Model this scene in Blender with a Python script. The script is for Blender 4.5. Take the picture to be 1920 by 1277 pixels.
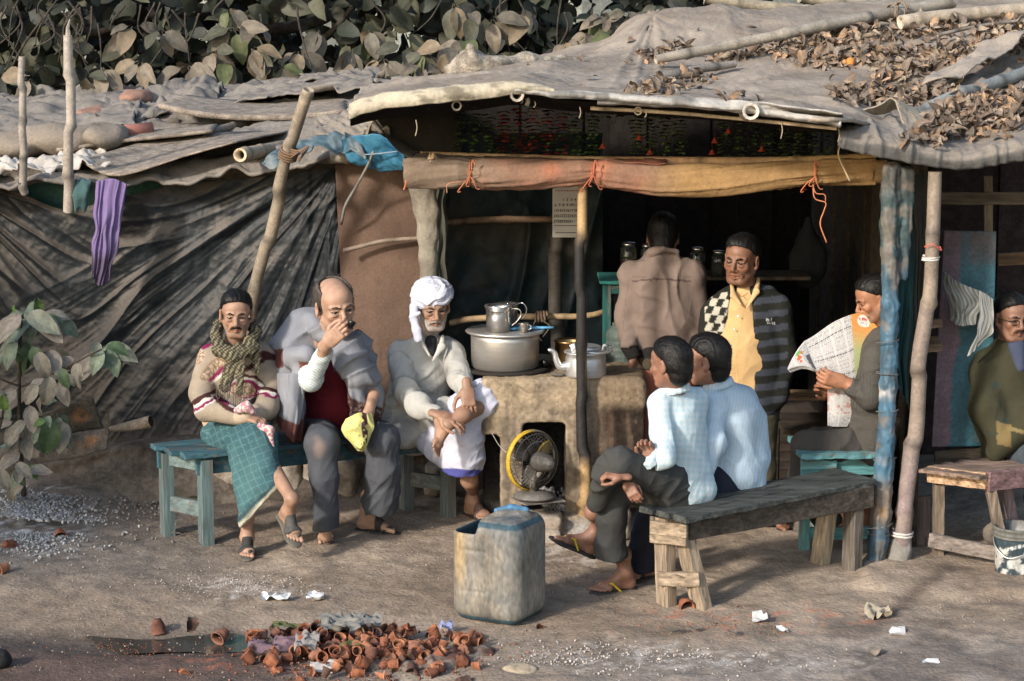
import bpy, math, random
import numpy as np
from mathutils import Vector, Matrix
random.seed(11)
RNG = np.random.default_rng(11)
for _o in list(bpy.data.objects):
 bpy.data.objects.remove(_o)
SC = bpy.context.scene
COL = SC.collection
# ------------------------------------------------------------------ camera
CAM_H, FPX = 3.1, 4200.0
PITCH = math.atan(698.5 / FPX)
cam_data = bpy.data.cameras.new("camera")
cam = bpy.data.objects.new("camera", cam_data)
COL.objects.link(cam)
cam.location = (0, 0, CAM_H)
cam.rotation_euler = (math.pi / 2 - PITCH, 0, 0)
cam_data.sensor_width = 36.0
cam_data.lens = 36.0 * FPX / 1920
cam_data.clip_start = 0.1
cam_data.clip_end = 600
SC.camera = cam
# ------------------------------------------------------------------ light
SUN_EL = math.radians(25)
SUN_DIR = (-0.66, -0.75)          # horizontal direction towards the sun (left, towards the camera)
world = bpy.data.worlds.new("World")
SC.world = world
world.use_nodes = True
_nt = world.node_tree
_sky = _nt.nodes.new("ShaderNodeTexSky")
_sky.sky_type = 'NISHITA'
_sky.sun_disc = False
_sky.sun_elevation = SUN_EL
_sky.sun_rotation = math.atan2(SUN_DIR[0], SUN_DIR[1])
_sky.dust_density = 1.6
_sky.air_density = 1.2
_nt.links.new(_sky.outputs[0], _nt.nodes["Background"].inputs[0])
_nt.nodes["Background"].inputs[1].default_value = 0.15
sun_data = bpy.data.lights.new("sun", 'SUN')
sun_data.energy = 2.75
sun_data.angle = math.radians(5.0)
sun_data.color = (1.0, 0.92, 0.82)
sun = bpy.data.objects.new("sun", sun_data)
COL.objects.link(sun)
_d = Vector((SUN_DIR[0] * math.cos(SUN_EL), SUN_DIR[1] * math.cos(SUN_EL), math.sin(SUN_EL))).normalized()
sun.rotation_euler = _d.to_track_quat('Z', 'Y').to_euler()
sun.location = (-8, -8, 9)
vs = SC.view_settings
vs.view_transform = 'Standard'
vs.look = 'None'
vs.exposure = 0.9
vs.gamma = 1.0
vs.use_curve_mapping = False
SC.cycles.max_bounces = 6
SC.cycles.diffuse_bounces = 3
SC.cycles.transparent_max_bounces = 6
SC.cycles.use_denoising = True
_c, _s = math.cos(PITCH), math.sin(PITCH)
def W(px, py, Y):
 """world point at depth Y seen at photo pixel (px, py)"""
 x = (px - 960) / FPX
 u = -(py - 638.5) / FPX
 t = Y / (_c + u * _s)
 return np.array([x * t, Y, CAM_H + (-_s + u * _c) * t])
def G(px, py, z=0.0):
 """world point on height z seen at photo pixel (px, py)"""
 x = (px - 960) / FPX
 u = -(py - 638.5) / FPX
 t = (z - CAM_H) / (-_s + u * _c)
 return np.array([x * t, (_c + u * _s) * t, z])
def PX(P):
 """photo pixels of world points (n,3)"""
 P = np.asarray(P, float)
 d = P - np.array([0, 0, CAM_H])
 fw = d[:, 1] * _c - d[:, 2] * _s
 up = d[:, 1] * _s + d[:, 2] * _c
 return 960 + FPX * d[:, 0] / fw, 638.5 - FPX * up / fw
# ------------------------------------------------------------------ noise
def _hash(ix, iy, iz, seed):
 h = (ix.astype(np.int64) * 374761393 + iy.astype(np.int64) * 668265263 + iz.astype(np.int64) * 2147483647 + seed * 974634777) & 0xffffffff
 h = ((h ^ (h >> 13)) * 1274126177) & 0xffffffff
 h = (h ^ (h >> 16)) & 0xffff
 return h / 32767.5 - 1.0
def vnoise(P, seed=0):
 P = np.asarray(P, float)
 i = np.floor(P).astype(np.int64)
 f = P - i
 u = f * f * (3 - 2 * f)
 r = 0
 for dx in (0, 1):
  wx = u[:, 0] if dx else 1 - u[:, 0]
  for dy in (0, 1):
   wy = u[:, 1] if dy else 1 - u[:, 1]
   for dz in (0, 1):
    wz = u[:, 2] if dz else 1 - u[:, 2]
    r = r + wx * wy * wz * _hash(i[:, 0] + dx, i[:, 1] + dy, i[:, 2] + dz, seed)
 return r
def fbm(P, seed=0, octaves=3):
 r, a = 0, 1.0
 for k in range(octaves):
  r = r + a * vnoise(np.asarray(P) * (2.03 ** k) + 17.3 * k, seed + k)
  a *= 0.5
 return r
def ridge(n, p=1.5):
 return (1 - np.clip(np.abs(n), 0, 1)) ** p
def sstep(a, b, x):
 t = np.clip((x - a) / (b - a + 1e-12), 0, 1)
 return t * t * (3 - 2 * t)
def nrm(v):
 v = np.asarray(v, float)
 return v / (np.linalg.norm(v) + 1e-12)
def mix(a, b, t):
 a = np.asarray(a, float); b = np.asarray(b, float)
 t = np.asarray(t, float)
 if t.ndim: t = t[:, None]
 return a * (1 - t) + b * t
def srgb(r, g, b):
 return tuple(((c / 255 + .055) / 1.055) ** 2.4 if c > 10 else c / 255 / 12.92 for c in (r, g, b))
# ------------------------------------------------------------------ materials
_M = {}
def M(name, rough=.85, var=.25, scale=7, bump=.25, bscale=70, stretch=(1, 1, 1), metallic=0.0, spec=.3,
 dust=0.0, dustcol=(.30, .25, .20), sss=0.0, coat=0.0, alpha=1.0, fine=0.0, crease=0.0, chip=None, trans=0.0, twosided=None, bdist=.01):
 if name in _M: return _M[name]
 m = bpy.data.materials.new(name)
 m.use_nodes = True
 nt = m.node_tree
 N, L = nt.nodes, nt.links
 b = N["Principled BSDF"]
 tc = N.new("ShaderNodeTexCoord")
 mp = N.new("ShaderNodeMapping"); mp.inputs['Scale'].default_value = stretch
 L.new(tc.outputs['Object'], mp.inputs[0])
 at = N.new("ShaderNodeAttribute"); at.attribute_name = "Col"
 ns = N.new("ShaderNodeTexNoise"); ns.inputs['Scale'].default_value = scale; ns.inputs['Detail'].default_value = 5
 L.new(mp.outputs[0], ns.inputs['Vector'])
 mr = N.new("ShaderNodeMapRange")
 mr.inputs[1].default_value = .3; mr.inputs[2].default_value = .7
 mr.inputs[3].default_value = 1 - var; mr.inputs[4].default_value = 1 + var
 L.new(ns.outputs[0], mr.inputs[0])
 mul = N.new("ShaderNodeMix"); mul.data_type = 'RGBA'; mul.blend_type = 'MULTIPLY'; mul.inputs[0].default_value = 1
 L.new(at.outputs['Color'], mul.inputs[6]); L.new(mr.outputs[0], mul.inputs[7])
 out = mul.outputs[2]
 if fine:
  n2 = N.new("ShaderNodeTexNoise"); n2.inputs['Scale'].default_value = bscale * 1.3; n2.inputs['Detail'].default_value = 4
  L.new(mp.outputs[0], n2.inputs['Vector'])
  m2 = N.new("ShaderNodeMapRange"); m2.inputs[1].default_value = .3; m2.inputs[2].default_value = .7
  m2.inputs[3].default_value = 1 - fine; m2.inputs[4].default_value = 1 + fine
  L.new(n2.outputs[0], m2.inputs[0])
  mm = N.new("ShaderNodeMix"); mm.data_type = 'RGBA'; mm.blend_type = 'MULTIPLY'; mm.inputs[0].default_value = 1
  L.new(out, mm.inputs[6]); L.new(m2.outputs[0], mm.inputs[7])
  out = mm.outputs[2]
 if chip:
  n4 = N.new("ShaderNodeTexNoise"); n4.inputs['Scale'].default_value = chip[1]; n4.inputs['Detail'].default_value = 8; n4.inputs['Roughness'].default_value = .65
  L.new(mp.outputs[0], n4.inputs['Vector'])
  m4 = N.new("ShaderNodeMapRange"); m4.inputs[1].default_value = chip[2]; m4.inputs[2].default_value = chip[2] + .035
  m4.inputs[4].default_value = chip[3]
  L.new(n4.outputs[0], m4.inputs[0])
  mc4 = N.new("ShaderNodeMix"); mc4.data_type = 'RGBA'; L.new(m4.outputs[0], mc4.inputs[0]); L.new(out, mc4.inputs[6]); mc4.inputs[7].default_value = (*chip[0], 1)
  out = mc4.outputs[2]
 if dust:
  geo = N.new("ShaderNodeNewGeometry")
  sx = N.new("ShaderNodeSeparateXYZ"); L.new(geo.outputs['Normal'], sx.inputs[0])
  n3 = N.new("ShaderNodeTexNoise"); n3.inputs['Scale'].default_value = scale * .8; n3.inputs['Detail'].default_value = 6
  L.new(tc.outputs['Object'], n3.inputs['Vector'])
  ad = N.new("ShaderNodeMath"); ad.operation = 'MULTIPLY_ADD'
  L.new(sx.outputs[2], ad.inputs[0]); ad.inputs[1].default_value = 1.0; L.new(n3.outputs[0], ad.inputs[2])
  m3 = N.new("ShaderNodeMapRange"); m3.inputs[1].default_value = .35; m3.inputs[2].default_value = 1.25
  m3.inputs[3].default_value = 0; m3.inputs[4].default_value = dust
  L.new(ad.outputs[0], m3.inputs[0])
  md = N.new("ShaderNodeMix"); md.data_type = 'RGBA'
  L.new(m3.outputs[0], md.inputs[0]); L.new(out, md.inputs[6]); md.inputs[7].default_value = (*dustcol, 1)
  out = md.outputs[2]
 L.new(out, b.inputs['Base Color'])
 b.inputs['Roughness'].default_value = rough
 b.inputs['Metallic'].default_value = metallic
 b.inputs['Specular IOR Level'].default_value = spec
 b.inputs['Alpha'].default_value = alpha
 if coat: b.inputs['Coat Weight'].default_value = coat; b.inputs['Coat Roughness'].default_value = .25
 if trans: b.inputs['Transmission Weight'].default_value = trans
 if sss:
  b.inputs['Subsurface Weight'].default_value = sss
  b.inputs['Subsurface Radius'].default_value = (1, .35, .2)
  b.inputs['Subsurface Scale'].default_value = .006
 if bump:
  nb = N.new("ShaderNodeTexNoise"); nb.inputs['Scale'].default_value = bscale; nb.inputs['Detail'].default_value = 5
  L.new(mp.outputs[0], nb.inputs['Vector'])
  bp = N.new("ShaderNodeBump"); bp.inputs['Strength'].default_value = bump; bp.inputs['Distance'].default_value = bdist
  L.new(nb.outputs[0], bp.inputs['Height'])
  if crease:
   wv = N.new("ShaderNodeTexNoise"); wv.noise_type = 'RIDGED_MULTIFRACTAL'; wv.inputs['Scale'].default_value = 9; wv.inputs['Detail'].default_value = 2; wv.inputs['Distortion'].default_value = 1.2
   mc = N.new("ShaderNodeMapping"); mc.inputs['Scale'].default_value = (1.6, 1.2, .6); mc.inputs['Rotation'].default_value = (.3, .5, .2)
   L.new(tc.outputs['Object'], mc.inputs[0]); L.new(mc.outputs[0], wv.inputs['Vector'])
   b2 = N.new("ShaderNodeBump"); b2.inputs['Strength'].default_value = crease; b2.inputs['Distance'].default_value = .012
   L.new(wv.outputs[0], b2.inputs['Height']); L.new(bp.outputs[0], b2.inputs['Normal']); bp = b2
  L.new(bp.outputs[0], b.inputs['Normal'])
 _M[name] = m
 return m
CLOTH = M('cloth', rough=.95, var=.10, scale=9, bump=.25, crease=.28, bscale=160, spec=.15, fine=.06)
KNIT = M('knit', rough=1, var=.08, scale=12, bump=.6, bscale=220, spec=.1, fine=.14)
CANVAS = M('canvas', rough=.97, var=.10, scale=7, bump=.3, bscale=50, spec=.06, fine=.12, crease=.3, chip=((.12, .10, .085), 26, .66, .4))
TARP = M('tarp', rough=.55, var=.12, scale=9, bump=.2, bscale=30, spec=.3, fine=.08, crease=.22)
WOOD = M('weathered_wood', rough=.9, var=.4, scale=6, bump=.5, bscale=24, stretch=(3, 3, 3), fine=.3, spec=.15)
WOODX = M('wood_grain_along', rough=.9, var=.4, scale=3, bump=.6, bscale=6, stretch=(.8, 9, 9), fine=.35, spec=.15, chip=((.05, .042, .035), 4, .60, .7))
WOODZ = M('wood_grain_up', rough=.9, var=.4, scale=3, bump=.6, bscale=6, stretch=(9, 9, .8), fine=.35, spec=.15, chip=((.06, .05, .04), 4, .60, .7))
PAINTX = M('chipped_paint_along', rough=.65, var=.3, scale=4, bump=.5, bscale=6, stretch=(.9, 8, 8), fine=.25, spec=.3, chip=((.13, .11, .09), 3, .56, .85))
PAINTZ = M('chipped_paint_up', rough=.65, var=.3, scale=4, bump=.5, bscale=6, stretch=(8, 8, .9), fine=.25, spec=.3, chip=((.13, .11, .09), 3, .55, .85))
BAMBOO = M('bamboo', rough=.6, var=.28, scale=9, bump=.25, bscale=50, fine=.2, spec=.3)
SKIN = M('skin', rough=.52, var=.10, scale=30, bump=.12, bscale=260, spec=.4, sss=.12)
HAIR = M('hair', rough=.45, var=.2, scale=60, bump=.3, bscale=200, spec=.22)
MUD = M('dried_mud', rough=.97, var=.3, scale=9, bump=.8, bscale=32, fine=.25, spec=.06, chip=((.09, .075, .06), 14, .62, .6))
EARTH = M('earth', rough=.97, var=.10, scale=3.5, bump=.8, bscale=48, fine=.16, spec=.08, bdist=.010, chip=((.36, .33, .30), 40, .665, .45))
STONE = M('stone', rough=.9, var=.25, scale=14, bump=.5, bscale=50, fine=.2, spec=.2)
CLAY = M('terracotta', rough=.9, var=.22, scale=20, bump=.25, bscale=90, fine=.12, spec=.15)
METAL = M('aluminium', rough=.42, var=.08, scale=5, bump=.08, bscale=30, stretch=(1, 1, 14), metallic=.85, fine=.07, spec=.5)
STEEL = M('steel', rough=.22, var=.05, scale=5, bump=.04, bscale=20, stretch=(1, 1, 10), metallic=.95, spec=.6)
PLASTIC = M('worn_plastic', rough=.6, var=.3, scale=9, bump=.3, bscale=40, fine=.3, spec=.3, stretch=(1, 1, .5), chip=((.28, .25, .21), 26, .64, .5))
PAINT = M('old_paint', rough=.6, var=.25, scale=9, bump=.4, bscale=45, fine=.25, spec=.4)
LEAF = M('leaf', rough=.6, var=.22, scale=14, bump=.3, bscale=40, fine=.1, spec=.35)
DRYLEAF = M('dry_leaf', rough=.85, var=.3, scale=12, bump=.5, bscale=50, fine=.15, spec=.2)
PAPER = M('paper', rough=.9, var=.04, scale=8, bump=.15, bscale=60, spec=.15)
RUBBER = M('rubber', rough=.7, var=.2, scale=20, bump=.2, bscale=90, fine=.15, spec=.3)
GLASS = M('glass', rough=.08, var=0.0, bump=0, trans=.9, spec=.5)
PLASTICFILM = M('clear_film', rough=.2, var=0.05, bump=.2, trans=.5, spec=.6)
EYE = M('eye', rough=.15, var=0, bump=0, spec=.6)
WATER = M('puddle_water', rough=.05, var=.1, bump=.02, spec=.6)
# ------------------------------------------------------------------ objects
def _link(o, parent=None):
 COL.objects.link(o)
 if parent is not None: o.parent = parent
 return o
def tag(o, label=None, cat=None, group=None, kind=None):
 if label: o['label'] = label
 if cat: o['category'] = cat
 if group: o['group'] = group
 if kind: o['kind'] = kind
 return o
def thing(name, label, cat, loc=(0, 0, 0), group=None):
 o = bpy.data.objects.new(name, None)
 o.empty_display_size = .1
 COL.objects.link(o)
 o.location = tuple(float(v) for v in loc)
 return tag(o, label, cat, group)
def rootloc(o):
 p = np.zeros(3)
 while o is not None:
  p += np.array(o.location)
  o = o.parent
 return p
def make_mesh(name, V, F, mat, col=None, smooth=True):
 V = np.asarray(V, float)
 me = bpy.data.meshes.new(name)
 if isinstance(F, np.ndarray):
  n, k = F.shape
  me.vertices.add(len(V)); me.vertices.foreach_set("co", V.astype(np.float32).ravel())
  me.loops.add(n * k); me.loops.foreach_set("vertex_index", F.astype(np.int32).ravel())
  me.polygons.add(n)
  me.polygons.foreach_set("loop_start", np.arange(0, n * k, k, dtype=np.int32))
  me.update(calc_edges=True)
 else:
  me.from_pydata([tuple(v) for v in V], [], F)
 me.validate()
 if col is not None:
  c = np.asarray(col, float)
  if c.ndim == 1: c = np.tile(c[:3], (len(V), 1))
  a = me.attributes.new("Col", 'FLOAT_COLOR', 'POINT')
  buf = np.ones((len(V), 4), np.float32); buf[:, :3] = np.clip(c[:, :3], 0, 1)
  a.data.foreach_set("color", buf.ravel())
 if mat is not None: me.materials.append(mat)
 if smooth: me.polygons.foreach_set("use_smooth", np.ones(len(me.polygons), bool))
 return me
def obj(name, V, F, mat, col=(.5, .5, .5), parent=None, smooth=True, origin=None):
 """mesh from WORLD coordinates; origin at the parent's root, else at its own base"""
 V = np.asarray(V, float)
 if parent is not None:
  me = make_mesh(name, V - rootloc(parent), F, mat, col, smooth)
  return _link(bpy.data.objects.new(name, me), parent)
 o0 = np.array([V[:, 0].mean(), V[:, 1].mean(), V[:, 2].min()]) if origin is None else np.asarray(origin, float)
 me = make_mesh(name, V - o0, F, mat, col, smooth)
 o = _link(bpy.data.objects.new(name, me))
 o.location = tuple(o0)
 return o
def place(name, me, loc, R=None, scale=1.0, parent=None):
 o = bpy.data.objects.new(name, me)
 COL.objects.link(o)
 R = np.eye(3) if R is None else np.asarray(R)
 if parent is not None:
  o.parent = parent
  loc = np.asarray(loc) - rootloc(parent)
 Mx = Matrix([[*(R[i] * scale), float(loc[i])] for i in range(3)] + [[0, 0, 0, 1]])
 o.matrix_local = Mx
 return o
def dup(root, loc, rotz=0, label=None):
 r = root.copy(); COL.objects.link(r)
 r.location = tuple(loc); r.rotation_euler = (root.rotation_euler[0], root.rotation_euler[1], rotz)
 if label: r['label'] = label
 for ch in list(root.children):
  c = ch.copy(); COL.objects.link(c); c.parent = r
  for g in ch.children:
   d = g.copy(); COL.objects.link(d); d.parent = c
 return r
def rotm(axis, ang):
 return np.array(Matrix.Rotation(ang, 3, Vector(axis)))
def euler(rx, ry, rz):
 return rotm((0, 0, 1), rz) @ rotm((0, 1, 0), ry) @ rotm((1, 0, 0), rx)
def randrot():
 return euler(*RNG.uniform(0, 6.28, 3))
def frame(fwd, up):
 """columns: right, forward, up"""
 f = nrm(fwd); r = nrm(np.cross(f, up)); u = np.cross(r, f)
 return np.stack([r, f, u], 1)
class MB:
 """collects primitive shapes (world coordinates) into one mesh"""
 def __init__(s): s.V, s.F, s.C, s.n = [], [], [], 0
 def add(s, V, F, c=(.5, .5, .5)):
  V = np.asarray(V, float)
  c = np.asarray(c, float)
  if c.ndim == 1: c = np.tile(c, (len(V), 1))
  s.V.append(V); s.C.append(c)
  for f in F: s.F.append(tuple(int(i) + s.n for i in f))
  s.n += len(V)
  return s
 def box(s, c, size, c0=(.5, .5, .5), R=None, taper=1.0):
  c = np.asarray(c, float); h = np.asarray(size, float) / 2
  V = np.array([[x, y, z] for z in (-1, 1) for y in (-1, 1) for x in (-1, 1)], float) * h
  V[V[:, 2] > 0, :2] *= taper
  if R is not None: V = V @ np.asarray(R).T
  return s.add(V + c, [(0, 2, 3, 1), (4, 5, 7, 6), (0, 1, 5, 4), (2, 6, 7, 3), (0, 4, 6, 2), (1, 3, 7, 5)], c0)
 def beam(s, a, b, w, t, c0=(.5, .5, .5), up=(0, 0, 1), seg=1, jit=0.0):
  """rectangular bar from a to b, w wide sideways, t thick along up"""
  a = np.asarray(a, float); b = np.asarray(b, float)
  R = frame(b - a, up)
  V, F = [], []
  rng = np.random.default_rng(int(abs(a[0] * 1000 + b[2] * 777)) % 9999)
  for i in range(seg + 1):
   p = a + (b - a) * i / seg
   for (x, z) in ((-1, -1), (1, -1), (1, 1), (-1, 1)):
    V.append(p + R[:, 0] * (x * w / 2 + rng.uniform(-jit, jit)) + R[:, 2] * (z * t / 2 + rng.uniform(-jit, jit)))
  for i in range(seg):
   o = i * 4
   for k in range(4): F.append((o + k, o + (k + 1) % 4, o + 4 + (k + 1) % 4, o + 4 + k))
  F.append((3, 2, 1, 0)); o = seg * 4; F.append((o, o + 1, o + 2, o + 3))
  return s.add(V, F, c0)
 def tube(s, pts, r, seg=10, c0=(.5, .5, .5), caps=True, up=(0, 0, 1), squash=1.0):
  P = np.asarray(pts, float); n = len(P)
  r = np.broadcast_to(np.asarray(r, float), (n,))
  T = np.gradient(P, axis=0); T /= np.linalg.norm(T, axis=1)[:, None] + 1e-12
  u = np.asarray(up, float)
  if abs(T[0] @ u) > .95: u = np.array([1., 0, 0])
  V, F, C = [], [], []
  x = nrm(np.cross(T[0], u))
  c0 = np.asarray(c0, float)
  for i in range(n):
   x = nrm(x - T[i] * (x @ T[i])); y = np.cross(T[i], x)
   a = np.arange(seg) * 2 * math.pi / seg
   V.append(P[i] + r[i] * (np.cos(a)[:, None] * x + squash * np.sin(a)[:, None] * y))
   C.append(np.tile(c0 if c0.ndim == 1 else c0[i], (seg, 1)))
  for i in range(n - 1):
   for k in range(seg):
    F.append((i * seg + k, i * seg + (k + 1) % seg, (i + 1) * seg + (k + 1) % seg, (i + 1) * seg + k))
  if caps:
   F.append(tuple(range(seg))[::-1]); F.append(tuple((n - 1) * seg + k for k in range(seg)))
  return s.add(np.concatenate(V), F, np.concatenate(C))
 def lathe(s, prof, c=(0, 0, 0), seg=24, c0=(.5, .5, .5), R=None, noise=0.0, caps=True):
  """prof: list of (radius, z); revolves about local z"""
  c0 = np.asarray(c0, float)
  V, F, C = [], [], []
  a = np.arange(seg) * 2 * math.pi / seg
  for i, (r, z) in enumerate(prof):
   V.append(np.stack([r * np.cos(a), r * np.sin(a), np.full(seg, z)], 1))
   C.append(np.tile(c0 if c0.ndim == 1 else c0[i], (seg, 1)))
  V = np.concatenate(V)
  if noise: V += noise * np.stack([vnoise(V * 30, 1), vnoise(V * 30, 2), vnoise(V * 30, 3)], 1)
  for i in range(len(prof) - 1):
   for k in range(seg):
    F.append((i * seg + k, i * seg + (k + 1) % seg, (i + 1) * seg + (k + 1) % seg, (i + 1) * seg + k))
  if caps and prof[0][0] > 1e-4: F.append(tuple(range(seg))[::-1])
  if caps and prof[-1][0] > 1e-4: F.append(tuple((len(prof) - 1) * seg + k for k in range(seg)))
  if R is not None: V = V @ np.asarray(R).T
  return s.add(V + np.asarray(c, float), F, np.concatenate(C))
 def ball(s, c, r, c0=(.5, .5, .5), seg=10, rings=6, R=None):
  r = np.broadcast_to(np.asarray(r, float), (3,))
  V, F = [], []
  for i in range(rings + 1):
   t = math.pi * i / rings
   for k in range(seg):
    p = 2 * math.pi * k / seg
    V.append((math.sin(t) * math.cos(p), math.sin(t) * math.sin(p), math.cos(t)))
  V = np.array(V) * r
  if R is not None: V = V @ np.asarray(R).T
  for i in range(rings):
   for k in range(seg):
    F.append((i * seg + k, (i + 1) * seg + k, (i + 1) * seg + (k + 1) % seg, i * seg + (k + 1) % seg))
  return s.add(V + np.asarray(c, float), F, c0)
 def build(s, name, mat, parent=None, smooth=False, origin=None):
  return obj(name, np.concatenate(s.V), s.F, mat, np.concatenate(s.C), parent, smooth, origin)
 def mesh(s, name, mat, smooth=False):
  return make_mesh(name, np.concatenate(s.V), s.F, mat, np.concatenate(s.C), smooth)
def gridfaces(nu, nv, closed=False):
 i = np.arange((nu - 1) * (nv - 1))
 a, b = i // (nv - 1), i % (nv - 1)
 v = a * nv + b
 F = np.stack([v, v + nv, v + nv + 1, v + 1], 1)
 if closed:
  b = np.arange(nv - 1); v = (nu - 1) * nv + b
  F = np.concatenate([F, np.stack([v, b, b + 1, v + 1], 1)])
 return F
def poly(pts, n):
 """n points evenly (by index) along a Catmull-Rom curve through pts"""
 P = np.asarray(pts, float)
 if len(P) == 2: return P[0] + (P[1] - P[0]) * np.linspace(0, 1, n)[:, None]
 Q = np.vstack([2 * P[0] - P[1], P, 2 * P[-1] - P[-2]])
 d = np.concatenate([[0], np.cumsum(np.linalg.norm(np.diff(P, axis=0), axis=1))])
 s = np.linspace(0, d[-1], n)
 k = np.clip(np.searchsorted(d, s, side='right') - 1, 0, len(P) - 2)
 t = ((s - d[k]) / (d[k + 1] - d[k] + 1e-12))[:, None]
 p0, p1, p2, p3 = Q[k], Q[k + 1], Q[k + 2], Q[k + 3]
 return .5 * (2 * p1 + (p2 - p0) * t + (2 * p0 - 5 * p1 + 4 * p2 - p3) * t ** 2 + (3 * p1 - p0 - 3 * p2 + p3) * t ** 3)
def polyl(pts, n):
 P = np.asarray(pts, float)
 d = np.concatenate([[0], np.cumsum(np.linalg.norm(np.diff(P, axis=0), axis=1))])
 s = np.linspace(0, d[-1], n)
 return np.stack([np.interp(s, d, P[:, k]) for k in range(3)], 1)
def loft(rows, nu, nv, straight=False):
 """rows: polylines of world points; returns (nu*nv,3) grid: u along the polylines, v across them, plus U, Vv"""
 R = np.stack([(polyl if straight else poly)(r, nu) for r in rows])      # rows, nu, 3
 out = np.stack([poly(R[:, i], nv) for i in range(nu)])    # nu, nv, 3
 U, Vv = np.meshgrid(np.linspace(0, 1, nu), np.linspace(0, 1, nv), indexing='ij')
 return out.reshape(-1, 3), U.ravel(), Vv.ravel()
def vnormals(V, F):
 if not isinstance(F, np.ndarray): F = np.array(F)
 a, b, c = V[F[:, 0]], V[F[:, 1]], V[F[:, 2]]
 n = np.cross(b - a, c - a)
 if F.shape[1] == 4:
  d = V[F[:, 3]]; n = np.cross(c - a, d - b)
 N = np.zeros_like(V)
 for k in range(F.shape[1]): np.add.at(N, F[:, k], n)
 return N / (np.linalg.norm(N, axis=1)[:, None] + 1e-12)
def solid(o, t, offset=0):
 m = o.modifiers.new("thickness", 'SOLIDIFY'); m.thickness = t; m.offset = offset
 return o
# ------------------------------------------------------------------ implicit surfaces
class Sdf:
 def __init__(s, h=.008): s.ops, s.h, s.axes = [], h, []
 def cap(s, a, b, ra, rb=None, k=.02, flat=None, neg=False, ends=(0, 0)):
  """tapered capsule; flat=(direction, factor) squashes; ends: 1 cuts that end flat"""
  a = np.asarray(a, float); b = np.asarray(b, float); rb = ra if rb is None else rb
  r = max(ra, rb)
  if not neg: s.axes.append((a, b, r))
  fn = None if flat is None else nrm(flat[0]); fs = 1 if flat is None else flat[1]
  ax = nrm(b - a); L = np.linalg.norm(b - a)
  def d(P):
   Q = P - a
   if ends[0] or ends[1]: ta = Q @ ax
   ab = b - a
   if fn is not None:
    Q = Q + np.outer(Q @ fn, fn) * (1 / fs - 1)
    ab = ab + fn * (ab @ fn) * (1 / fs - 1)
   t = np.clip(Q @ ab / (ab @ ab + 1e-12), 0, 1)
   D = np.linalg.norm(Q - t[:, None] * ab, axis=1) - (ra + (rb - ra) * t)
   if fn is not None: D = D * math.sqrt(min(fs, 1))
   if ends[0]: D = np.maximum(D, -ta)
   if ends[1]: D = np.maximum(D, ta - L)
   return D
  s.ops.append((d, np.minimum(a, b) - r * max(fs, 1), np.maximum(a, b) + r * max(fs, 1), k, neg))
  return s
 def chain(s, pts, rs, k=.02, flat=None, ends=(0, 0)):
  n = len(pts)
  for i in range(n - 1):
   s.cap(pts[i], pts[i + 1], rs[i], rs[i + 1], k, flat, ends=(ends[0] if i == 0 else 0, ends[1] if i == n - 2 else 0))
  return s
 def ell(s, c, r, R=None, k=.02, neg=False):
  c = np.asarray(c, float); r = np.broadcast_to(np.asarray(r, float), (3,))
  Rm = np.eye(3) if R is None else np.asarray(R)
  def d(P):
   Q = (P - c) @ Rm
   q1 = np.linalg.norm(Q / r, axis=1); q2 = np.linalg.norm(Q / r ** 2, axis=1)
   return q1 * (q1 - 1) / (q2 + 1e-9)
  m = np.abs(Rm) @ r
  s.ops.append((d, c - m, c + m, k, neg))
  return s
 def box(s, c, half, R=None, rd=.01, k=.01, neg=False):
  c = np.asarray(c, float); h = np.asarray(half, float)
  Rm = np.eye(3) if R is None else np.asarray(R)
  def d(P):
   Q = np.abs((P - c) @ Rm) - h + rd
   return np.linalg.norm(np.maximum(Q, 0), axis=1) + np.minimum(Q.max(axis=1), 0) - rd
  m = np.abs(Rm) @ h
  s.ops.append((d, c - m, c + m, k, neg))
  return s
 def cut(s, p, n, k=.004, c=None, r=None):
  """remove everything on the n side of the plane (within r of c)"""
  p = np.asarray(p, float); n = nrm(n)
  if c is None:
   d = lambda P: -((P - p) @ n)
   s.ops.append((d, None, None, k, True))
  else:
   c = np.asarray(c, float)
   d = lambda P: np.maximum(-((P - p) @ n), np.linalg.norm(P - c, axis=1) - r)
   s.ops.append((d, c - r, c + r, k, True))
  return s
 def mesh(s):
  h = s.h
  adds = [o for o in s.ops if not o[4]]
  lo = np.min([o[1] for o in adds], axis=0) - 3 * h - .01
  hi = np.max([o[2] for o in adds], axis=0) + 3 * h + .01
  n = np.ceil((hi - lo) / h).astype(int) + 1
  X = [lo[i] + h * np.arange(n[i]) for i in range(3)]
  F = np.full(n, .08)
  for d, a, b, k, neg in s.ops:
   if a is None: i0, i1 = np.zeros(3, int), n
   else:
    pad = k + 3 * h
    i0 = np.clip(np.floor((a - pad - lo) / h).astype(int), 0, n); i1 = np.clip(np.ceil((b + pad - lo) / h).astype(int) + 1, 0, n)
    if (i1 <= i0).any(): continue
   sl = tuple(slice(i0[j], i1[j]) for j in range(3))
   g = np.meshgrid(*[X[j][sl[j]] for j in range(3)], indexing='ij')
   P = np.stack([q.ravel() for q in g], 1)
   D = d(P).reshape(F[sl].shape)
   A = F[sl]
   if neg:
    D = -D
    hh = np.clip(.5 - .5 * (A - D) / k, 0, 1)
    F[sl] = A * (1 - hh) + D * hh + k * hh * (1 - hh)
   else:
    hh = np.clip(.5 + .5 * (D - A) / k, 0, 1)
    F[sl] = D * (1 - hh) + A * hh - k * hh * (1 - hh)
  return surfnet(F, lo, h)
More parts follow.
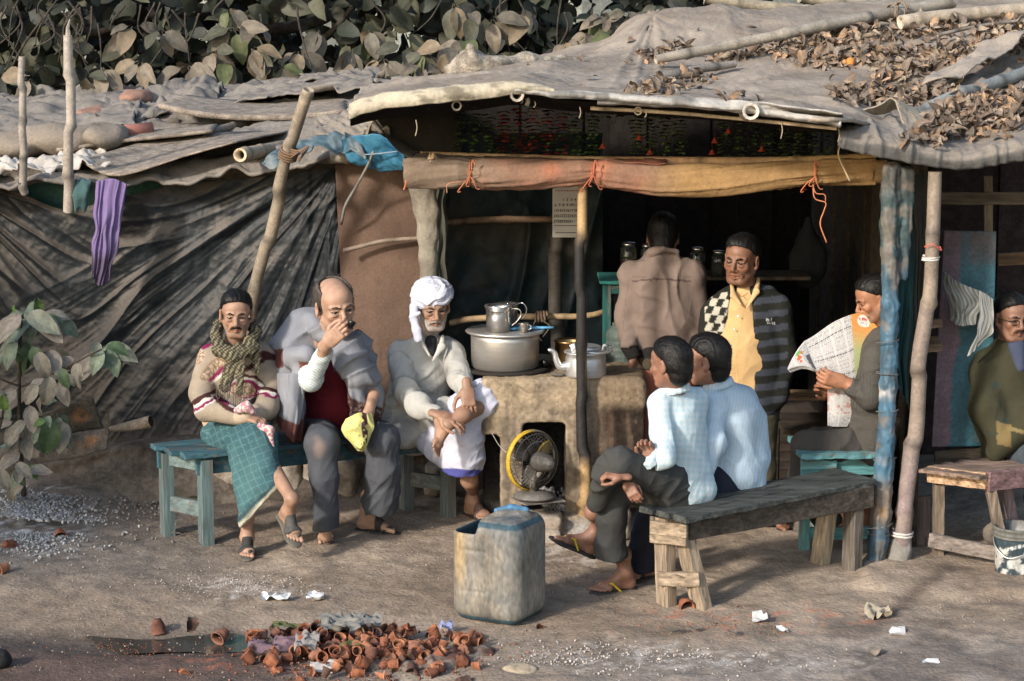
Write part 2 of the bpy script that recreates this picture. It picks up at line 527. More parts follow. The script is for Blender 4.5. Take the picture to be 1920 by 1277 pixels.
def surfnet(F, lo, h):
 S = F < 0
 n = np.array(F.shape)
 c = [S[dx:n[0] - 1 + dx, dy:n[1] - 1 + dy, dz:n[2] - 1 + dz] for dx in (0, 1) for dy in (0, 1) for dz in (0, 1)]
 cnt = sum(x.astype(np.int8) for x in c)
 act = (cnt > 0) & (cnt < 8)
 I = np.argwhere(act)
 ids = np.full(act.shape, -1, np.int64); ids[act] = np.arange(len(I))
 offs = np.array([(dx, dy, dz) for dx in (0, 1) for dy in (0, 1) for dz in (0, 1)])
 vals = np.stack([F[I[:, 0] + o[0], I[:, 1] + o[1], I[:, 2] + o[2]] for o in offs], 1)
 acc = np.zeros((len(I), 3)); k = np.zeros(len(I))
 for i in range(8):
  for j in range(i + 1, 8):
   if np.abs(offs[i] - offs[j]).sum() != 1: continue
   a, b = vals[:, i], vals[:, j]
   m = (a < 0) != (b < 0)
   t = np.where(m, a / np.where(m, a - b, 1), 0)
   acc += np.where(m[:, None], offs[i] + (offs[j] - offs[i]) * t[:, None], 0); k += m
 V = lo + h * (I + acc / k[:, None])
 Q = []
 for ax in range(3):
  o1, o2 = [(1, 2), (2, 0), (0, 1)][ax]
  sl = [slice(1, n[d] - 1) for d in range(3)]
  s0, s1 = list(sl), list(sl)
  s1[ax] = slice(2, n[ax])
  a = S[tuple(s0)]; b = S[tuple(s1)]
  E = np.argwhere(a != b)
  if not len(E): continue
  sg = a[tuple(E.T)]
  E = E + 1
  def cid(d1, d2):
   e = E.copy(); e[:, o1] -= d1; e[:, o2] -= d2
   return ids[e[:, 0], e[:, 1], e[:, 2]]
  q = np.stack([cid(1, 1), cid(0, 1), cid(0, 0), cid(1, 0)], 1)
  q = np.where(sg[:, None], q, q[:, ::-1])
  Q.append(q)
 Fc = np.concatenate(Q)
 Fc = Fc[(Fc >= 0).all(1)]
 return V, Fc
def smooth_mesh(V, F, it=1, lam=.5):
 E = np.concatenate([F[:, [0, 1]], F[:, [1, 2]], F[:, [2, 3]], F[:, [3, 0]]])
 for _ in range(it):
  A = np.zeros_like(V); c = np.zeros(len(V))
  np.add.at(A, E[:, 0], V[E[:, 1]]); np.add.at(c, E[:, 0], 1)
  np.add.at(A, E[:, 1], V[E[:, 0]]); np.add.at(c, E[:, 1], 1)
  V = V + lam * (A / c[:, None] - V)
 return V
def wrinkle(V, F, axes, amp=.006, fu=20, fv=5, seed=3, sharp=1.6, slant=.5):
 """cloth folds running across (and slanting round) the nearest limb axis"""
 N = vnormals(V, F)
 W_, A_ = [], []
 for a, b, r in axes:
  ax = nrm(b - a); L = np.linalg.norm(b - a)
  Q = V - a
  t = np.clip(Q @ ax, 0, L)
  d = np.linalg.norm(Q - t[:, None] * ax, axis=1) / (r + .01)
  s_ = nrm(np.cross(ax, (0.3, .5, .8))); s2 = np.cross(ax, s_)
  u, v, w = Q @ ax, Q @ s_, Q @ s2
  n = vnoise(np.stack([(u + slant * v) * fu, v * fv + 3.1, w * fv], 1) + .6 * vnoise(V * 6, seed)[:, None], seed)
  n2 = vnoise(np.stack([(u - slant * w) * fu * 1.9, v * fv * 2, w * fv * 2], 1), seed + 5)
  W_.append(np.exp(-6 * np.clip(d - .2, 0, 9))); A_.append(ridge(n * 1.5, sharp) - .45 + .35 * (ridge(n2 * 1.4, sharp) - .4))
 W_ = np.stack(W_) + 1e-9; A_ = np.stack(A_)
 m = (W_ * A_).sum(0) / W_.sum(0)
 mod = .55 + .45 * vnoise(V * 5 + 9, seed + 9)
 return V + N * (m * amp * mod)[:, None]
# ================================================================== GROUND
def build_ground():
 fx = np.arange(-4.2, 4.2, .024); fy = np.arange(9.0, 14.4, .024)
 xs = np.concatenate([[-300, -120, -50, -22, -12, -8, -6, -5, -4.5], fx, [4.5, 5, 6, 8, 12, 22, 50, 120, 300]])
 ys = np.concatenate([[-60, -20, -5, 2, 5, 7, 8, 8.6], fy, [14.7, 15.2, 16, 18, 22, 30, 60, 140, 400]])
 X, Y = np.meshgrid(xs, ys, indexing='ij')
 V = np.stack([X.ravel(), Y.ravel(), np.zeros(X.size)], 1)
 px, py = PX(V)
 py = np.where(V[:, 1] < 2, 3000, py)
 q = V * [1, 1, 0]
 z = .012 * fbm(q * 1.3, 4, 3) + .007 * fbm(q * 9, 8, 3) + .0035 * fbm(q * 32, 2, 2)
 # gutter where the dirt meets the road, lower left, and the sunken road surface
 edge = 1150 + 20 * np.sin(px / 170.) + np.clip(px - 450, 0, 900) * .14
 gut = np.exp(-((py - edge - 32) / 26.) ** 2)
 z = z * (1 - .8 * gut * sstep(1000, 600, px)) - .05 * gut * sstep(900, 480, px)
 # rubble rising to the left wall, low slab on the right
 heap = sstep(330, 60, px) * sstep(1010, 900, py) * sstep(400, 800, py)
 z += .10 * heap * (1 + .4 * fbm(q * 6, 3, 2))
 slab = sstep(1590, 1625, px + 14 * vnoise(q * 5, 3)) * sstep(1122, 1108, py + 12 * vnoise(q * 4, 6))
 z += .035 * slab
 V[:, 2] = z
 n1 = fbm(q * 1.1, 21, 4); n2 = fbm(q * 5, 22, 4); n3 = fbm(q * 26, 23, 3)
 c = mix((.225, .175, .132), (.30, .24, .185), sstep(-.5, .6, n1 + .4 * n2))
 grey = sstep(560, 250, px + 90 * n1) * sstep(1130, 1060, py)
 c = mix(c, (.175, .148, .125), grey * .8)
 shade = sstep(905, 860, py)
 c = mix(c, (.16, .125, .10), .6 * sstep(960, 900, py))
 # road surface
 road = sstep(0, 40, py - edge - 25 - 12 * n2) * sstep(760, 500, px + 60 * n1)
 c = mix(c, (.095, .066, .056), road * .95)
 dirty = sstep(1165, 1240, py + 30 * n1) * sstep(800, 1300, px)
 c = mix(c, (.21, .185, .165), dirty * .7)
 # damp patches and pale ash scatter
 damp = sstep(.25, .6, n1 - .25 * n2) * sstep(1140, 1180, py) * .5
 c = mix(c, (.10, .08, .07), damp)
 wet = np.exp(-((px - (1740 - (py - 1100) * 1.4)) / (26 + 12 * n2)) ** 2) * sstep(1060, 1085, py) * sstep(1215, 1150, py)
 c = mix(c, (.105, .08, .065), np.clip(wet * .8, 0, 1))
 wet2 = sstep(.1, .5, .8 - np.hypot((px - 1790) / 130, (py - 1075) / 22) + .35 * n2)
 c = mix(c, (.12, .095, .078), wet2 * .7)
 gw = gut * sstep(900, 300, px)
 c = mix(c, (.075, .062, .055), np.clip(gw * 1.0, 0, 1))
 def pale(cx, cy, rx, ry, s, col=(.5, .46, .42)):
  nonlocal c
  m = sstep(1.1, .2, np.hypot((px - cx) / rx, (py - cy) / ry) + .5 * n2) * sstep(-.15, .55, n3 + .4 * n2)
  c = mix(c, col, np.clip(m * s, 0, 1))
 pale(430, 1095, 60, 30, .85); pale(520, 1110, 90, 22, .5); pale(1060, 1040, 90, 32, .6); pale(1200, 1230, 260, 36, .55)
 pale(1090, 990, 60, 24, .7); pale(1480, 1250, 200, 30, .35); pale(60, 985, 130, 60, .9, (.45, .45, .45))
 red = sstep(.35, .75, n3 + .3 * n2) * sstep(1.2, .3, np.hypot((px - 520) / 240, (py - 1225) / 50))
 c = mix(c, (.33, .10, .05), red * .7)
 red = sstep(.45, .8, n3 + .3 * n2) * sstep(1.2, .3, np.hypot((px - 1400) / 330, (py - 1165) / 40))
 c = mix(c, (.36, .13, .07), red * .6)
 c = c * (1 + .18 * n3 + .09 * n2)[:, None]
 F = gridfaces(len(xs), len(ys))
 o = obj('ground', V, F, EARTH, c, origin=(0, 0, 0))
 tag(o, kind='structure')
build_ground()
def build_puddle():
 a = np.linspace(0, 2 * np.pi, 60, endpoint=False)
 r = 1 + .18 * np.sin(3 * a + 1) + .1 * np.sin(7 * a) + .06 * np.sin(13 * a)
 P = [G(335 + 170 * math.cos(t) * q, 1200 + 27 * math.sin(t) * q + 10 * math.cos(t) * q, -.030) for t, q in zip(a, r)]
 V = np.array(P + [np.mean(P, axis=0)])
 F = [(i, (i + 1) % 60, 60) for i in range(60)]
 o = obj('puddle', V, F, WATER, (.05, .042, .036)); tag(o, kind='structure')
build_puddle()
# ================================================================== helpers for poles
def bamboo(path, r0, r1, name='bamboo_pole', label=None, cat='pole', group=None, col=(.33, .26, .17), col2=None, node=.27, parent=None,
  dusty=.3, n=None, hollow=True, seed=1, cut=0.0):
 """a jointed bamboo culm along world points; rings are real swellings, the end shows its hollow"""
 P = np.asarray(path, float)
 L = np.linalg.norm(np.diff(P, axis=0), axis=1).sum()
 n = n or int(max(12, L / .035))
 Q = poly(P, n)
 s = np.linspace(0, L, n)
 rng = np.random.default_rng(seed)
 off = rng.uniform(0, node)
 ph = ((s + off) % node) / node
 ringd = np.minimum(ph, 1 - ph) * node
 r = (r0 + (r1 - r0) * s / L)
 sw = np.exp(-(ringd / .014) ** 2)
 r = r * (1 + .20 * sw + .03 * np.sin(s * 9 + seed))
 k = np.floor((s + off) / node)
 Q = Q + .008 * np.stack([np.sin(k * 2.4 + seed), np.cos(k * 1.7 + seed), 0 * k], 1)
 base = mix(col, col2 if col2 is not None else np.array(col) * .75, (vnoise(np.stack([s * 3, k * 5, 0 * s + seed], 1), seed) * .5 + .5))
 base = base * (1 - .65 * np.exp(-((ringd - .012) / .009) ** 2))[:, None]
 mb = MB()
 mb.tube(Q, r, 12, base, caps=False)
 # hollow ends
 for e, d in ((0, 1), (-1, -1)):
  T = nrm(Q[1] - Q[0]) if e == 0 else nrm(Q[-1] - Q[-2])
  x = nrm(np.cross(T, (0.1, .2, 1.))); y = np.cross(T, x)
  a = np.arange(12) * np.pi / 6
  rr = r[e]
  ring = lambda q, dd: Q[e] + T * dd * d + q * (np.cos(a)[:, None] * x + np.sin(a)[:, None] * y)
  V = np.concatenate([ring(rr, 0), ring(rr * .66, 0), ring(rr * .6, .08)])
  cc = np.concatenate([np.tile(np.array(col) * 1.15, (24, 1)), np.tile((.03, .022, .015), (12, 1))])
  F = [(i, (i + 1) % 12, 12 + (i + 1) % 12, 12 + i) for i in range(12)] + [(12 + i, 12 + (i + 1) % 12, 24 + (i + 1) % 12, 24 + i) for i in range(12)] + [tuple(range(24, 36))]
  mb.add(V, F, cc)
 o = mb.build(name, BAMBOO, parent, True)
 if parent is None: tag(o, label, cat, group)
 return o
def rope_coil(mb, c, axis, r, turns=3, w=.006, col=(.2, .15, .10), seed=1):
 ax = nrm(axis); x = nrm(np.cross(ax, (.2, .3, .9))); y = np.cross(ax, x)
 t = np.linspace(0, turns * 2 * np.pi, int(turns * 12))
 rng = np.random.default_rng(seed)
 P = np.asarray(c) + np.outer(np.linspace(-.5, .5, len(t)) * turns * w * 2.2, ax) + (r + w * .7) * (np.cos(t)[:, None] * x + np.sin(t)[:, None] * y) + rng.normal(0, .0015, (len(t), 3))
 mb.tube(P, w, 5, col)
def strand(mb, pts, w=.003, col=(.2, .15, .1), n=16):
 mb.tube(poly(pts, n), w, 5, col)
# ================================================================== LEFT HUT
def lpx(pts):
 return [W(*p) for p in pts]
DUST = (.215, .18, .148)
GREYDUST = (.19, .17, .15)
def tarp_wall():
 top = lpx([(-120, 325, 13.35), (0, 338, 13.33), (60, 372, 13.3), (130, 392, 13.3), (215, 372, 13.3), (330, 347, 13.3), (470, 333, 13.3), (560, 322, 13.25), (645, 312, 13.2)])
 bot = lpx([(-120, 905, 13.3), (0, 900, 13.25), (200, 875, 13.2), (330, 835, 13.2), (470, 835, 13.2), (560, 835, 13.2), (655, 830, 13.2)])
 nu, nv = 420, 300
 V, U, Vv = loft([top, bot], nu, nv)
 px, py = PX(V)
 # folds fanning from the right upper tie
 ax, ay = 668., 265.
 phi = np.arctan2(py - ay, ax - px); dist = np.hypot(px - ax, py - ay)
 z0 = np.zeros_like(px)
 w = vnoise(np.stack([px / 150, py / 150, z0], 1), 3)
 fan = ridge(1.6 * vnoise(np.stack([phi * 5.5 + .35 * w, dist / 420, z0], 1), 5), 2.0) - .42
 fan2 = ridge(1.6 * vnoise(np.stack([phi * 15 + .4 * w, dist / 260, z0 + 4], 1), 6), 2.0) - .42
 fan3 = ridge(1.5 * vnoise(np.stack([phi * 60 + .3 * w, dist / 160, z0 + 9], 1), 7), 1.6) - .42
 wf = sstep(.30, .62, phi) * sstep(20, 200, dist)
 # swags hanging between the left post and the tie
 tt = np.clip((px + 40) / 640, 0, 1.1)
 sag = py - (345 + 4 * 170 * tt * (1 - tt) * (1.2 - .5 * tt)) + 0 * px
 sw = ridge(1.5 * vnoise(np.stack([sag / 62 + .5 * w, px / 330, z0], 1), 9), 1.7) - .42
 sw2 = ridge(1.5 * vnoise(np.stack([sag / 26 + .4 * w, px / 170, z0 + 2], 1), 10), 1.5) - .42
 wl = 1 - wf
 vert = (ridge(1.5 * vnoise(np.stack([px / 16, py / 300, z0], 1), 12), 1.5) - .4) * sstep(520, 610, px)
 # folds fanning from the upper left corner
 phi2 = np.arctan2(py - 320, px + 130)
 fl = (ridge(1.6 * vnoise(np.stack([phi2 * 12, px / 300, z0 + 7], 1), 14), 1.8) - .42) * sstep(260, 30, px)
 d = wf * (.055 * fan * sstep(0, 380, dist) + .018 * fan2 + .004 * fan3) + wl * (.055 * sw * (1 - .6 * sstep(260, 30, px)) + .018 * sw2 + .04 * fl) + .022 * vert
 d += .004 * fbm(np.stack([px / 14, py / 14, z0], 1), 15, 3)
 V[:, 1] -= d
 F = gridfaces(nu, nv)
 N = vnormals(V, F)
 if N[:, 1].mean() > 0: N = -N
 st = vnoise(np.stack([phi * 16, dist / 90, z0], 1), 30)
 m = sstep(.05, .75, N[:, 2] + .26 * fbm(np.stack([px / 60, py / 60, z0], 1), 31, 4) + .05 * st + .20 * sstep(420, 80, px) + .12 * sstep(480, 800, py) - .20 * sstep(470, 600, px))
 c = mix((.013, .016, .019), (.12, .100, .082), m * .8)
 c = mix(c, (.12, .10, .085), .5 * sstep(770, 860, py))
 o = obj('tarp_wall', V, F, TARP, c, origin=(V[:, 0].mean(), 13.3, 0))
 tag(o, 'black dusty plastic tarp stretched as the wall of the low hut, folds fanning to its upper right tie', 'tarpaulin')
tarp_wall()
def left_hut():
 # painted board behind the top of the tarp, wall body behind
 mb = MB()
 a, b = W(-150, 345, 13.5), W(650, 330, 13.5)
 mb.box(((a[0] + b[0]) / 2, 13.52, a[2] / 2), (b[0] - a[0], .03, a[2] + .04), (.03, .12, .10))
 tag(mb.build('green_board_wall', PAINT), 'green painted board showing above the tarp of the low hut', 'wall')
 mb = MB()
 mb.box(((a[0] + b[0]) / 2, 17.4, .9), (b[0] - a[0] + .2, .05, 1.9), (.06, .05, .04))
 o = mb.build('rear_wall', WOOD); tag(o, 'dark rear wall of the low hut beneath its roof', 'wall')
 # mud plinth
 top = lpx([(-140, 880, 13.16), (100, 865, 13.14), (230, 838, 13.12), (330, 822, 13.1), (480, 830, 13.1), (640, 835, 13.1), (800, 845, 13.2), (940, 850, 13.3)])
 front = [p * [1, 1, 1] + np.array([0, -.05, -.08]) for p in top]
 bot = [np.array([p[0], p[1] - .22 - (.10 if p[0] < -1.9 else 0), -.02]) for p in top]
 back = [p + np.array([0, .35, .01]) for p in top]
 V, U, Vv = loft([back, top, front, bot], 260, 60)
 n = fbm(V * 5, 3, 4)
 N = vnormals(V, gridfaces(260, 60))
 V = V - [0, 1, 0] * (n * .03 + .010 * fbm(V * 22, 8, 2))[:, None]
 c = mix((.085, .072, .06), (.14, .118, .098), sstep(-.6, .6, fbm(V * 3, 9, 3)))
 o = obj('mud_plinth', V, gridfaces(260, 60), MUD, c)
 tag(o, 'low grey mud plinth along the foot of the tarp wall behind the blue bench', 'plinth')
left_hut()
def sheet(name, label, cat, rows, mat, colf, amp=.02, fr=4, seed=1, nu=90, nv=60, thick=0.0, straight=False, group=None, kind=None, fold=None, fine=.004, ragged=0.0, origin=None):
 """a cloth or board laid through rows of world points, with folds and a ragged edge"""
 V, U, Vv = loft(rows, nu, nv, straight)
 F = gridfaces(nu, nv)
 N = vnormals(V, F)
 if N[:, 2].mean() < 0: N = -N
 d = amp * fbm(V * fr, seed, 3) + fine * fbm(V * 28, seed + 3, 2)
 if fold is not None: d = d + fold(V, U, Vv)
 V = V + N * d[:, None]
 if ragged:
  e = sstep(.06, 0, np.minimum(Vv, 1 - Vv))[:, None]
  V = V + e * ragged * np.stack([vnoise(V * 9, 5), vnoise(V * 11, 6), vnoise(V * 10, 7)], 1)
 N = vnormals(V, F)
 if N[:, 2].mean() < 0: N = -N
 c = colf(V, N, U, Vv)
 o = obj(name, V, F, mat, c)
 if thick: solid(o, thick)
 tag(o, label, cat, group, kind)
 return o
def dusty(base, dust=DUST, bias=0.0, s=1.0):
 return lambda V, N, U, Vv: mix(base, dust, s * sstep(.15, .8, N[:, 2] + .3 * fbm(V * 3.5, 44, 3) + bias)) * (1 + .15 * fbm(V * 9, 45, 3))[:, None]
def left_roof():
 y0, y1 = 13.05, 17.3
 fr = lpx([(-160, 352, y0), (0, 345, y0), (130, 342, y0), (240, 350, y0), (360, 338, y0), (450, 318, y0), (600, 296, y0), (700, 288, y0), (790, 282, y0)])
 m1 = lpx([(-160, 300, 14.0), (0, 292, 14.0), (130, 285, 14.0), (240, 275, 14.0), (360, 262, 14), (450, 250, 14), (600, 235, 14), (700, 226, 14.0), (800, 220, 14.0)])
 m2 = lpx([(-160, 225, 15.4), (0, 222, 15.4), (130, 214, 15.4), (240, 208, 15.4), (360, 200, 15.4), (450, 192, 15.4), (600, 183, 15.4), (700, 178, 15.4), (800, 172, 15.4)])
 bk = lpx([(-160, 178, y1), (0, 180, y1), (130, 170, y1), (240, 165, y1), (360, 160, y1), (450, 158, y1), (600, 146, y1), (700, 140, y1), (800, 138, y1)])
 def fold(V, U, Vv):
  n = vnoise(np.stack([V[:, 0] * 1.3 + V[:, 1] * .8, V[:, 1] * 4.5 - V[:, 0] * 1.6, V[:, 0] * 0], 1), 3)
  n2 = vnoise(np.stack([V[:, 0] * 4, V[:, 1] * 11 - V[:, 0] * 4, V[:, 0] * 0], 1), 8)
  return .05 * (ridge(n * 1.5, 2) - .4) + .018 * (ridge(n2 * 1.5, 1.6) - .4)
 sheet('hut_roof', 'low hut roof of dusty grey tarps, boards and sacks weighed down behind the tarp wall', 'roof', [fr, m1, m2, bk], CANVAS,
  dusty((.07, .065, .06), GREYDUST, .12), .03, 3, 12, 360, 200, .02, fold=fold, ragged=.04)
 # loose layers: crumpled tarps and cloths lying on the roof
 def rag(pts, lab, base, name='tarp_sheet', cat='tarpaulin', dz=.03, amp=.03, fr=6, seed=1, thick=.008, mat=CANVAS, n=(70, 46), bias=.1, group=None, dust=GREYDUST):
  rows = [[W(*p) + np.array([0, 0, dz]) for p in r] for r in pts]
  def fold(V, U, Vv):
   q = np.stack([U * 3, Vv * 7 + U * 2, U * 0], 1)
   return .5 * amp * (ridge(1.5 * vnoise(q, seed + 2), 2) - .4) + .25 * amp * (ridge(1.5 * vnoise(q * 2.4, seed + 4), 2) - .4)
  return sheet(name, lab, cat, rows, mat, dusty(base, dust, bias), amp, fr, seed, n[0], n[1], thick, fold=fold, ragged=.05, group=group)
 rag([[(-60, 255, 14.3), (120, 262, 14.2), (250, 240, 14.2)], [(-60, 200, 15.6), (120, 190, 15.6), (270, 178, 15.7)]], 'pale crumpled tarp sheet lying highest at the left end of the low roof', (.16, .15, .13), seed=2)
 rag([[(180, 238, 14.5), (300, 228, 14.6), (400, 200, 14.8)], [(200, 190, 15.6), (320, 172, 16.0), (420, 165, 16.3)]], 'crumpled heap of grey cloth in the middle of the low roof', (.13, .12, .11), seed=5, amp=.06, name='cloth_heap', cat='cloth')
 rag([[(400, 206, 14.8), (520, 186, 14.8), (700, 168, 14.8)], [(430, 176, 15.9), (540, 160, 15.9), (700, 142, 15.9)]], 'long smooth tarp fold running up to the tea stall roof', (.12, .115, .11), seed=7, amp=.03)
 rag([[(560, 168, 15.6), (640, 158, 15.7), (720, 150, 15.6)], [(570, 150, 16.6), (640, 136, 16.8), (720, 146, 16.6)]], 'grey tarp corner raised at the back of the low roof', (.1, .105, .11), seed=8, amp=.04)
 rag([[(-40, 335, 13.15), (60, 332, 13.12), (130, 322, 13.12), (205, 310, 13.12)], [(-40, 315, 13.6), (60, 312, 13.6), (130, 296, 13.7), (200, 300, 13.7)]],
  'crumpled dirty white cloth along the front edge of the low roof', (.42, .39, .36), name='white_cloth', cat='cloth', seed=9, amp=.05, fr=12, bias=-.45, dust=(.4, .36, .31))
 rag([[(590, 262, 13.1), (650, 262, 12.9), (700, 250, 12.7), (732, 262, 12.6)], [(600, 236, 13.8), (650, 226, 13.6), (700, 215, 13.3), (730, 212, 13.0)]],
  'grey green cloth draped over the corner where both roofs meet', (.24, .21, .165), seed=10, amp=.05)
 # two flat boards and a curved ply sheet
 def slab(pts, lab, th=.012, name='board', c=(.26, .215, .17), cat='board', seg=24):
  rows = [[W(*p) + np.array([0, -.05, .055]) for p in r] for r in pts]
  return sheet(name, lab, cat, rows, WOOD, lambda V, N, U, Vv: mix(c, DUST, .6) * (1 + .1 * fbm(V * 8, 3, 3))[:, None], .004, 3, 3, seg, 12, th, fine=.001)
 slab([[(150, 318, 13.25), (222, 346, 13.0), (350, 308, 13.05)], [(150, 318, 13.3), (330, 272, 14.0), (505, 262, 13.9)]], 'thin flat dusty board jutting over the purple cloth', .01)
 slab([[(350, 308, 13.05), (440, 284, 13.0)], [(420, 268, 13.9), (560, 258, 13.9)]], 'flat dusty board beside the leaning bamboo on the low roof', .01)
 slab([[(300, 213, 14.3), (360, 228, 14.2), (440, 236, 14.2), (560, 236, 14.2), (650, 226, 14.2)], [(350, 196, 15.0), (440, 206, 15.0), (540, 209, 15.0), (650, 202, 15.0)]], 'long curved plywood sheet lying across the low roof', .03, 'plywood_sheet')
 slab([[(110, 298, 13.7), (230, 282, 13.75), (400, 262, 13.8)], [(100, 285, 14.0), (240, 268, 14.1), (410, 250, 14.1)]], 'narrow dusty plank on the low roof behind the thin board', .02, 'plank')
 bamboo(lpx([(-60, 270, 14.2), (140, 246, 14.4), (330, 228, 14.6)]), .03, .025, label='dusty bamboo lying along the low roof above the sacks', col=(.2, .17, .14), seed=3)
 bamboo(lpx([(-40, 212, 15.4), (50, 196, 15.7), (110, 183, 16.0)]), .035, .03, label='short dusty bamboo at the far left of the low roof', col=(.2, .17, .14), seed=4)
 bamboo(lpx([(380, 250, 13.9), (520, 215, 14.6), (650, 190, 15.2)]), .025, .02, label='thin bamboo lying beneath the curved plywood sheet', col=(.2, .17, .14), seed=5)
 bamboo(lpx([(520, 160, 16.3), (640, 150, 15.8), (760, 160, 15.2)]), .03, .03, label='grey bamboo at the back where the roofs meet', col=(.2, .18, .16), seed=6)
 bamboo(lpx([(448, 291, 12.85), (500, 281, 13.3), (560, 270, 13.8)]), .04, .04, label='thick bamboo end poking out under the low roof beside the blue plastic', col=(.42, .33, .22), seed=7)
 bamboo(lpx([(666, 289, 12.75), (640, 292, 13.0), (560, 296, 13.6)]), .045, .045, label='hollow bamboo end poking out above the brown cloth wall', col=(.3, .26, .2), seed=8)
 bamboo(lpx([(-60, 268, 13.9), (30, 262, 14.0), (110, 250, 14.1)]), .02, .02, label='thin stick at the left end of the low roof', name='stick', cat='stick', col=(.17, .14, .12), seed=9)
 # clay roof tile / pipe pieces
 mb = MB(); mb.tube(lpx([(205, 252, 13.9), (286, 243, 14.0)]), .048, 16, (.30, .13, .10))
 tag(mb.build('clay_pipe', CLAY, smooth=True), 'dusty red clay pipe piece lying on the low roof', 'pipe')
 for i, (x, y, w_, h_, Y) in enumerate([(30, 272, .22, .08, 13.8), (110, 262, .26, .1, 13.8), (195, 258, .12, .08, 13.75), (250, 182, .1, .05, 15.4), (165, 215, .09, .04, 15.0)]):
  c = W(x, y, Y)
  s = Sdf(.02); s.ell(c, (w_, .16, h_), k=.05); s.ell(c + [w_ * .6, .05, .01], (w_ * .6, .13, h_ * .8), k=.05)
  V, F = s.mesh(); V = V + .02 * np.stack([vnoise(V * 9, 1), vnoise(V * 9, 2), vnoise(V * 9, 3)], 1)
  lab = ['grey brown sack at the left end of the low roof', 'large slumped sack behind the broken tall bamboo', 'small sack beside the red clay pipe', 'brick lump at the back of the low roof', 'reddish tile lump on the low roof above the sacks'][i]
  tag(obj('sack' if i < 3 else 'brick', V, F, CANVAS, (.22, .185, .15) if i < 3 else (.27, .16, .12)), lab, 'sack' if i < 3 else 'brick')
 # posts in front of the roof
 bamboo(lpx([(44, 106, 12.9), (40, 205, 12.9), (46, 300, 12.95), (44, 362, 13.0)]), .02, .024, label='slender grey bamboo post at the far left of the low hut', col=(.33, .29, .25), seed=11, node=.2)
 p = bamboo(lpx([(128, 66, 12.85), (130, 170, 12.85), (131, 280, 12.9), (128, 396, 13.0)]), .026, .032, label='grey bamboo post with a split top left of the purple cloth', col=(.37, .32, .27), seed=12, node=.3)
 mb = MB()
 mb.tube(lpx([(128, 70, 12.85), (127, 52, 12.85), (131, 36, 12.85)]), [.018, .011, .003], 6, (.33, .29, .24))
 mb.build('splinter', WOOD, p)
 # leaning thick bamboo
 p = bamboo(lpx([(577, 168, 12.45), (540, 290, 12.6), (508, 430, 12.75), (478, 545, 12.85), (466, 640, 12.95), (462, 830, 13.0)]), .033, .040, label='thick leaning bamboo tied at the hut edge behind the man in the patterned sweater', col=(.26, .21, .155), col2=(.19, .16, .125), seed=13, node=.31)
 mb = MB()
 rope_coil(mb, W(541, 288, 12.58), W(577, 168, 12.45) - W(540, 290, 12.6), .045, 4, .007, (.17, .11, .07))
 for k in range(5): strand(mb, lpx([(545, 280 + k * 4, 12.53), (566 + k * 3, 286 - k * 3, 12.5), (560, 300 + k, 12.54)]), .004, (.19, .12, .08))
 tag(mb.build('rope_knot', CLOTH, smooth=True), 'brown rope knotted round the thick leaning bamboo', 'rope')
left_roof()
def hanging_cloth(name, label, cat, top, bot, col, y, folds=5, amp=.02, mids=None, mat=CLOTH, thick=.004, seed=3, n=(60, 80), colf=None, group=None):
 """cloth hanging in vertical folds between two world polylines"""
 rows = [top] + (mids or []) + [bot]
 V, U, Vv = loft(rows, n[0], n[1])
 U0 = U; U = U + .12 * vnoise(np.stack([U * 3, Vv * 2.5, U * 0], 1), seed + 7)
 w = amp * (ridge(1.5 * vnoise(np.stack([U * folds * 1.6 + .3 * vnoise(np.stack([U * 2, Vv * 3, U * 0], 1), seed), Vv * 1.2, U * 0 + seed], 1), seed), 1.6) - .4)
 w += amp * .35 * vnoise(np.stack([U * folds * 4, Vv * 5, U * 0], 1), seed + 2)
 V = V.copy(); V[:, 1] -= w * (.4 + .6 * Vv)
 V[:, 0] += .01 * vnoise(np.stack([U * 2, Vv * 6, U * 0], 1), seed + 5)
 F = gridfaces(*n)
 c = np.tile(np.asarray(col, float), (len(V), 1)) if colf is None else colf(V, U, Vv)
 o = obj(name, V, F, mat, c)
 solid(o, thick)
 if cat: tag(o, label, cat, group)
 return o
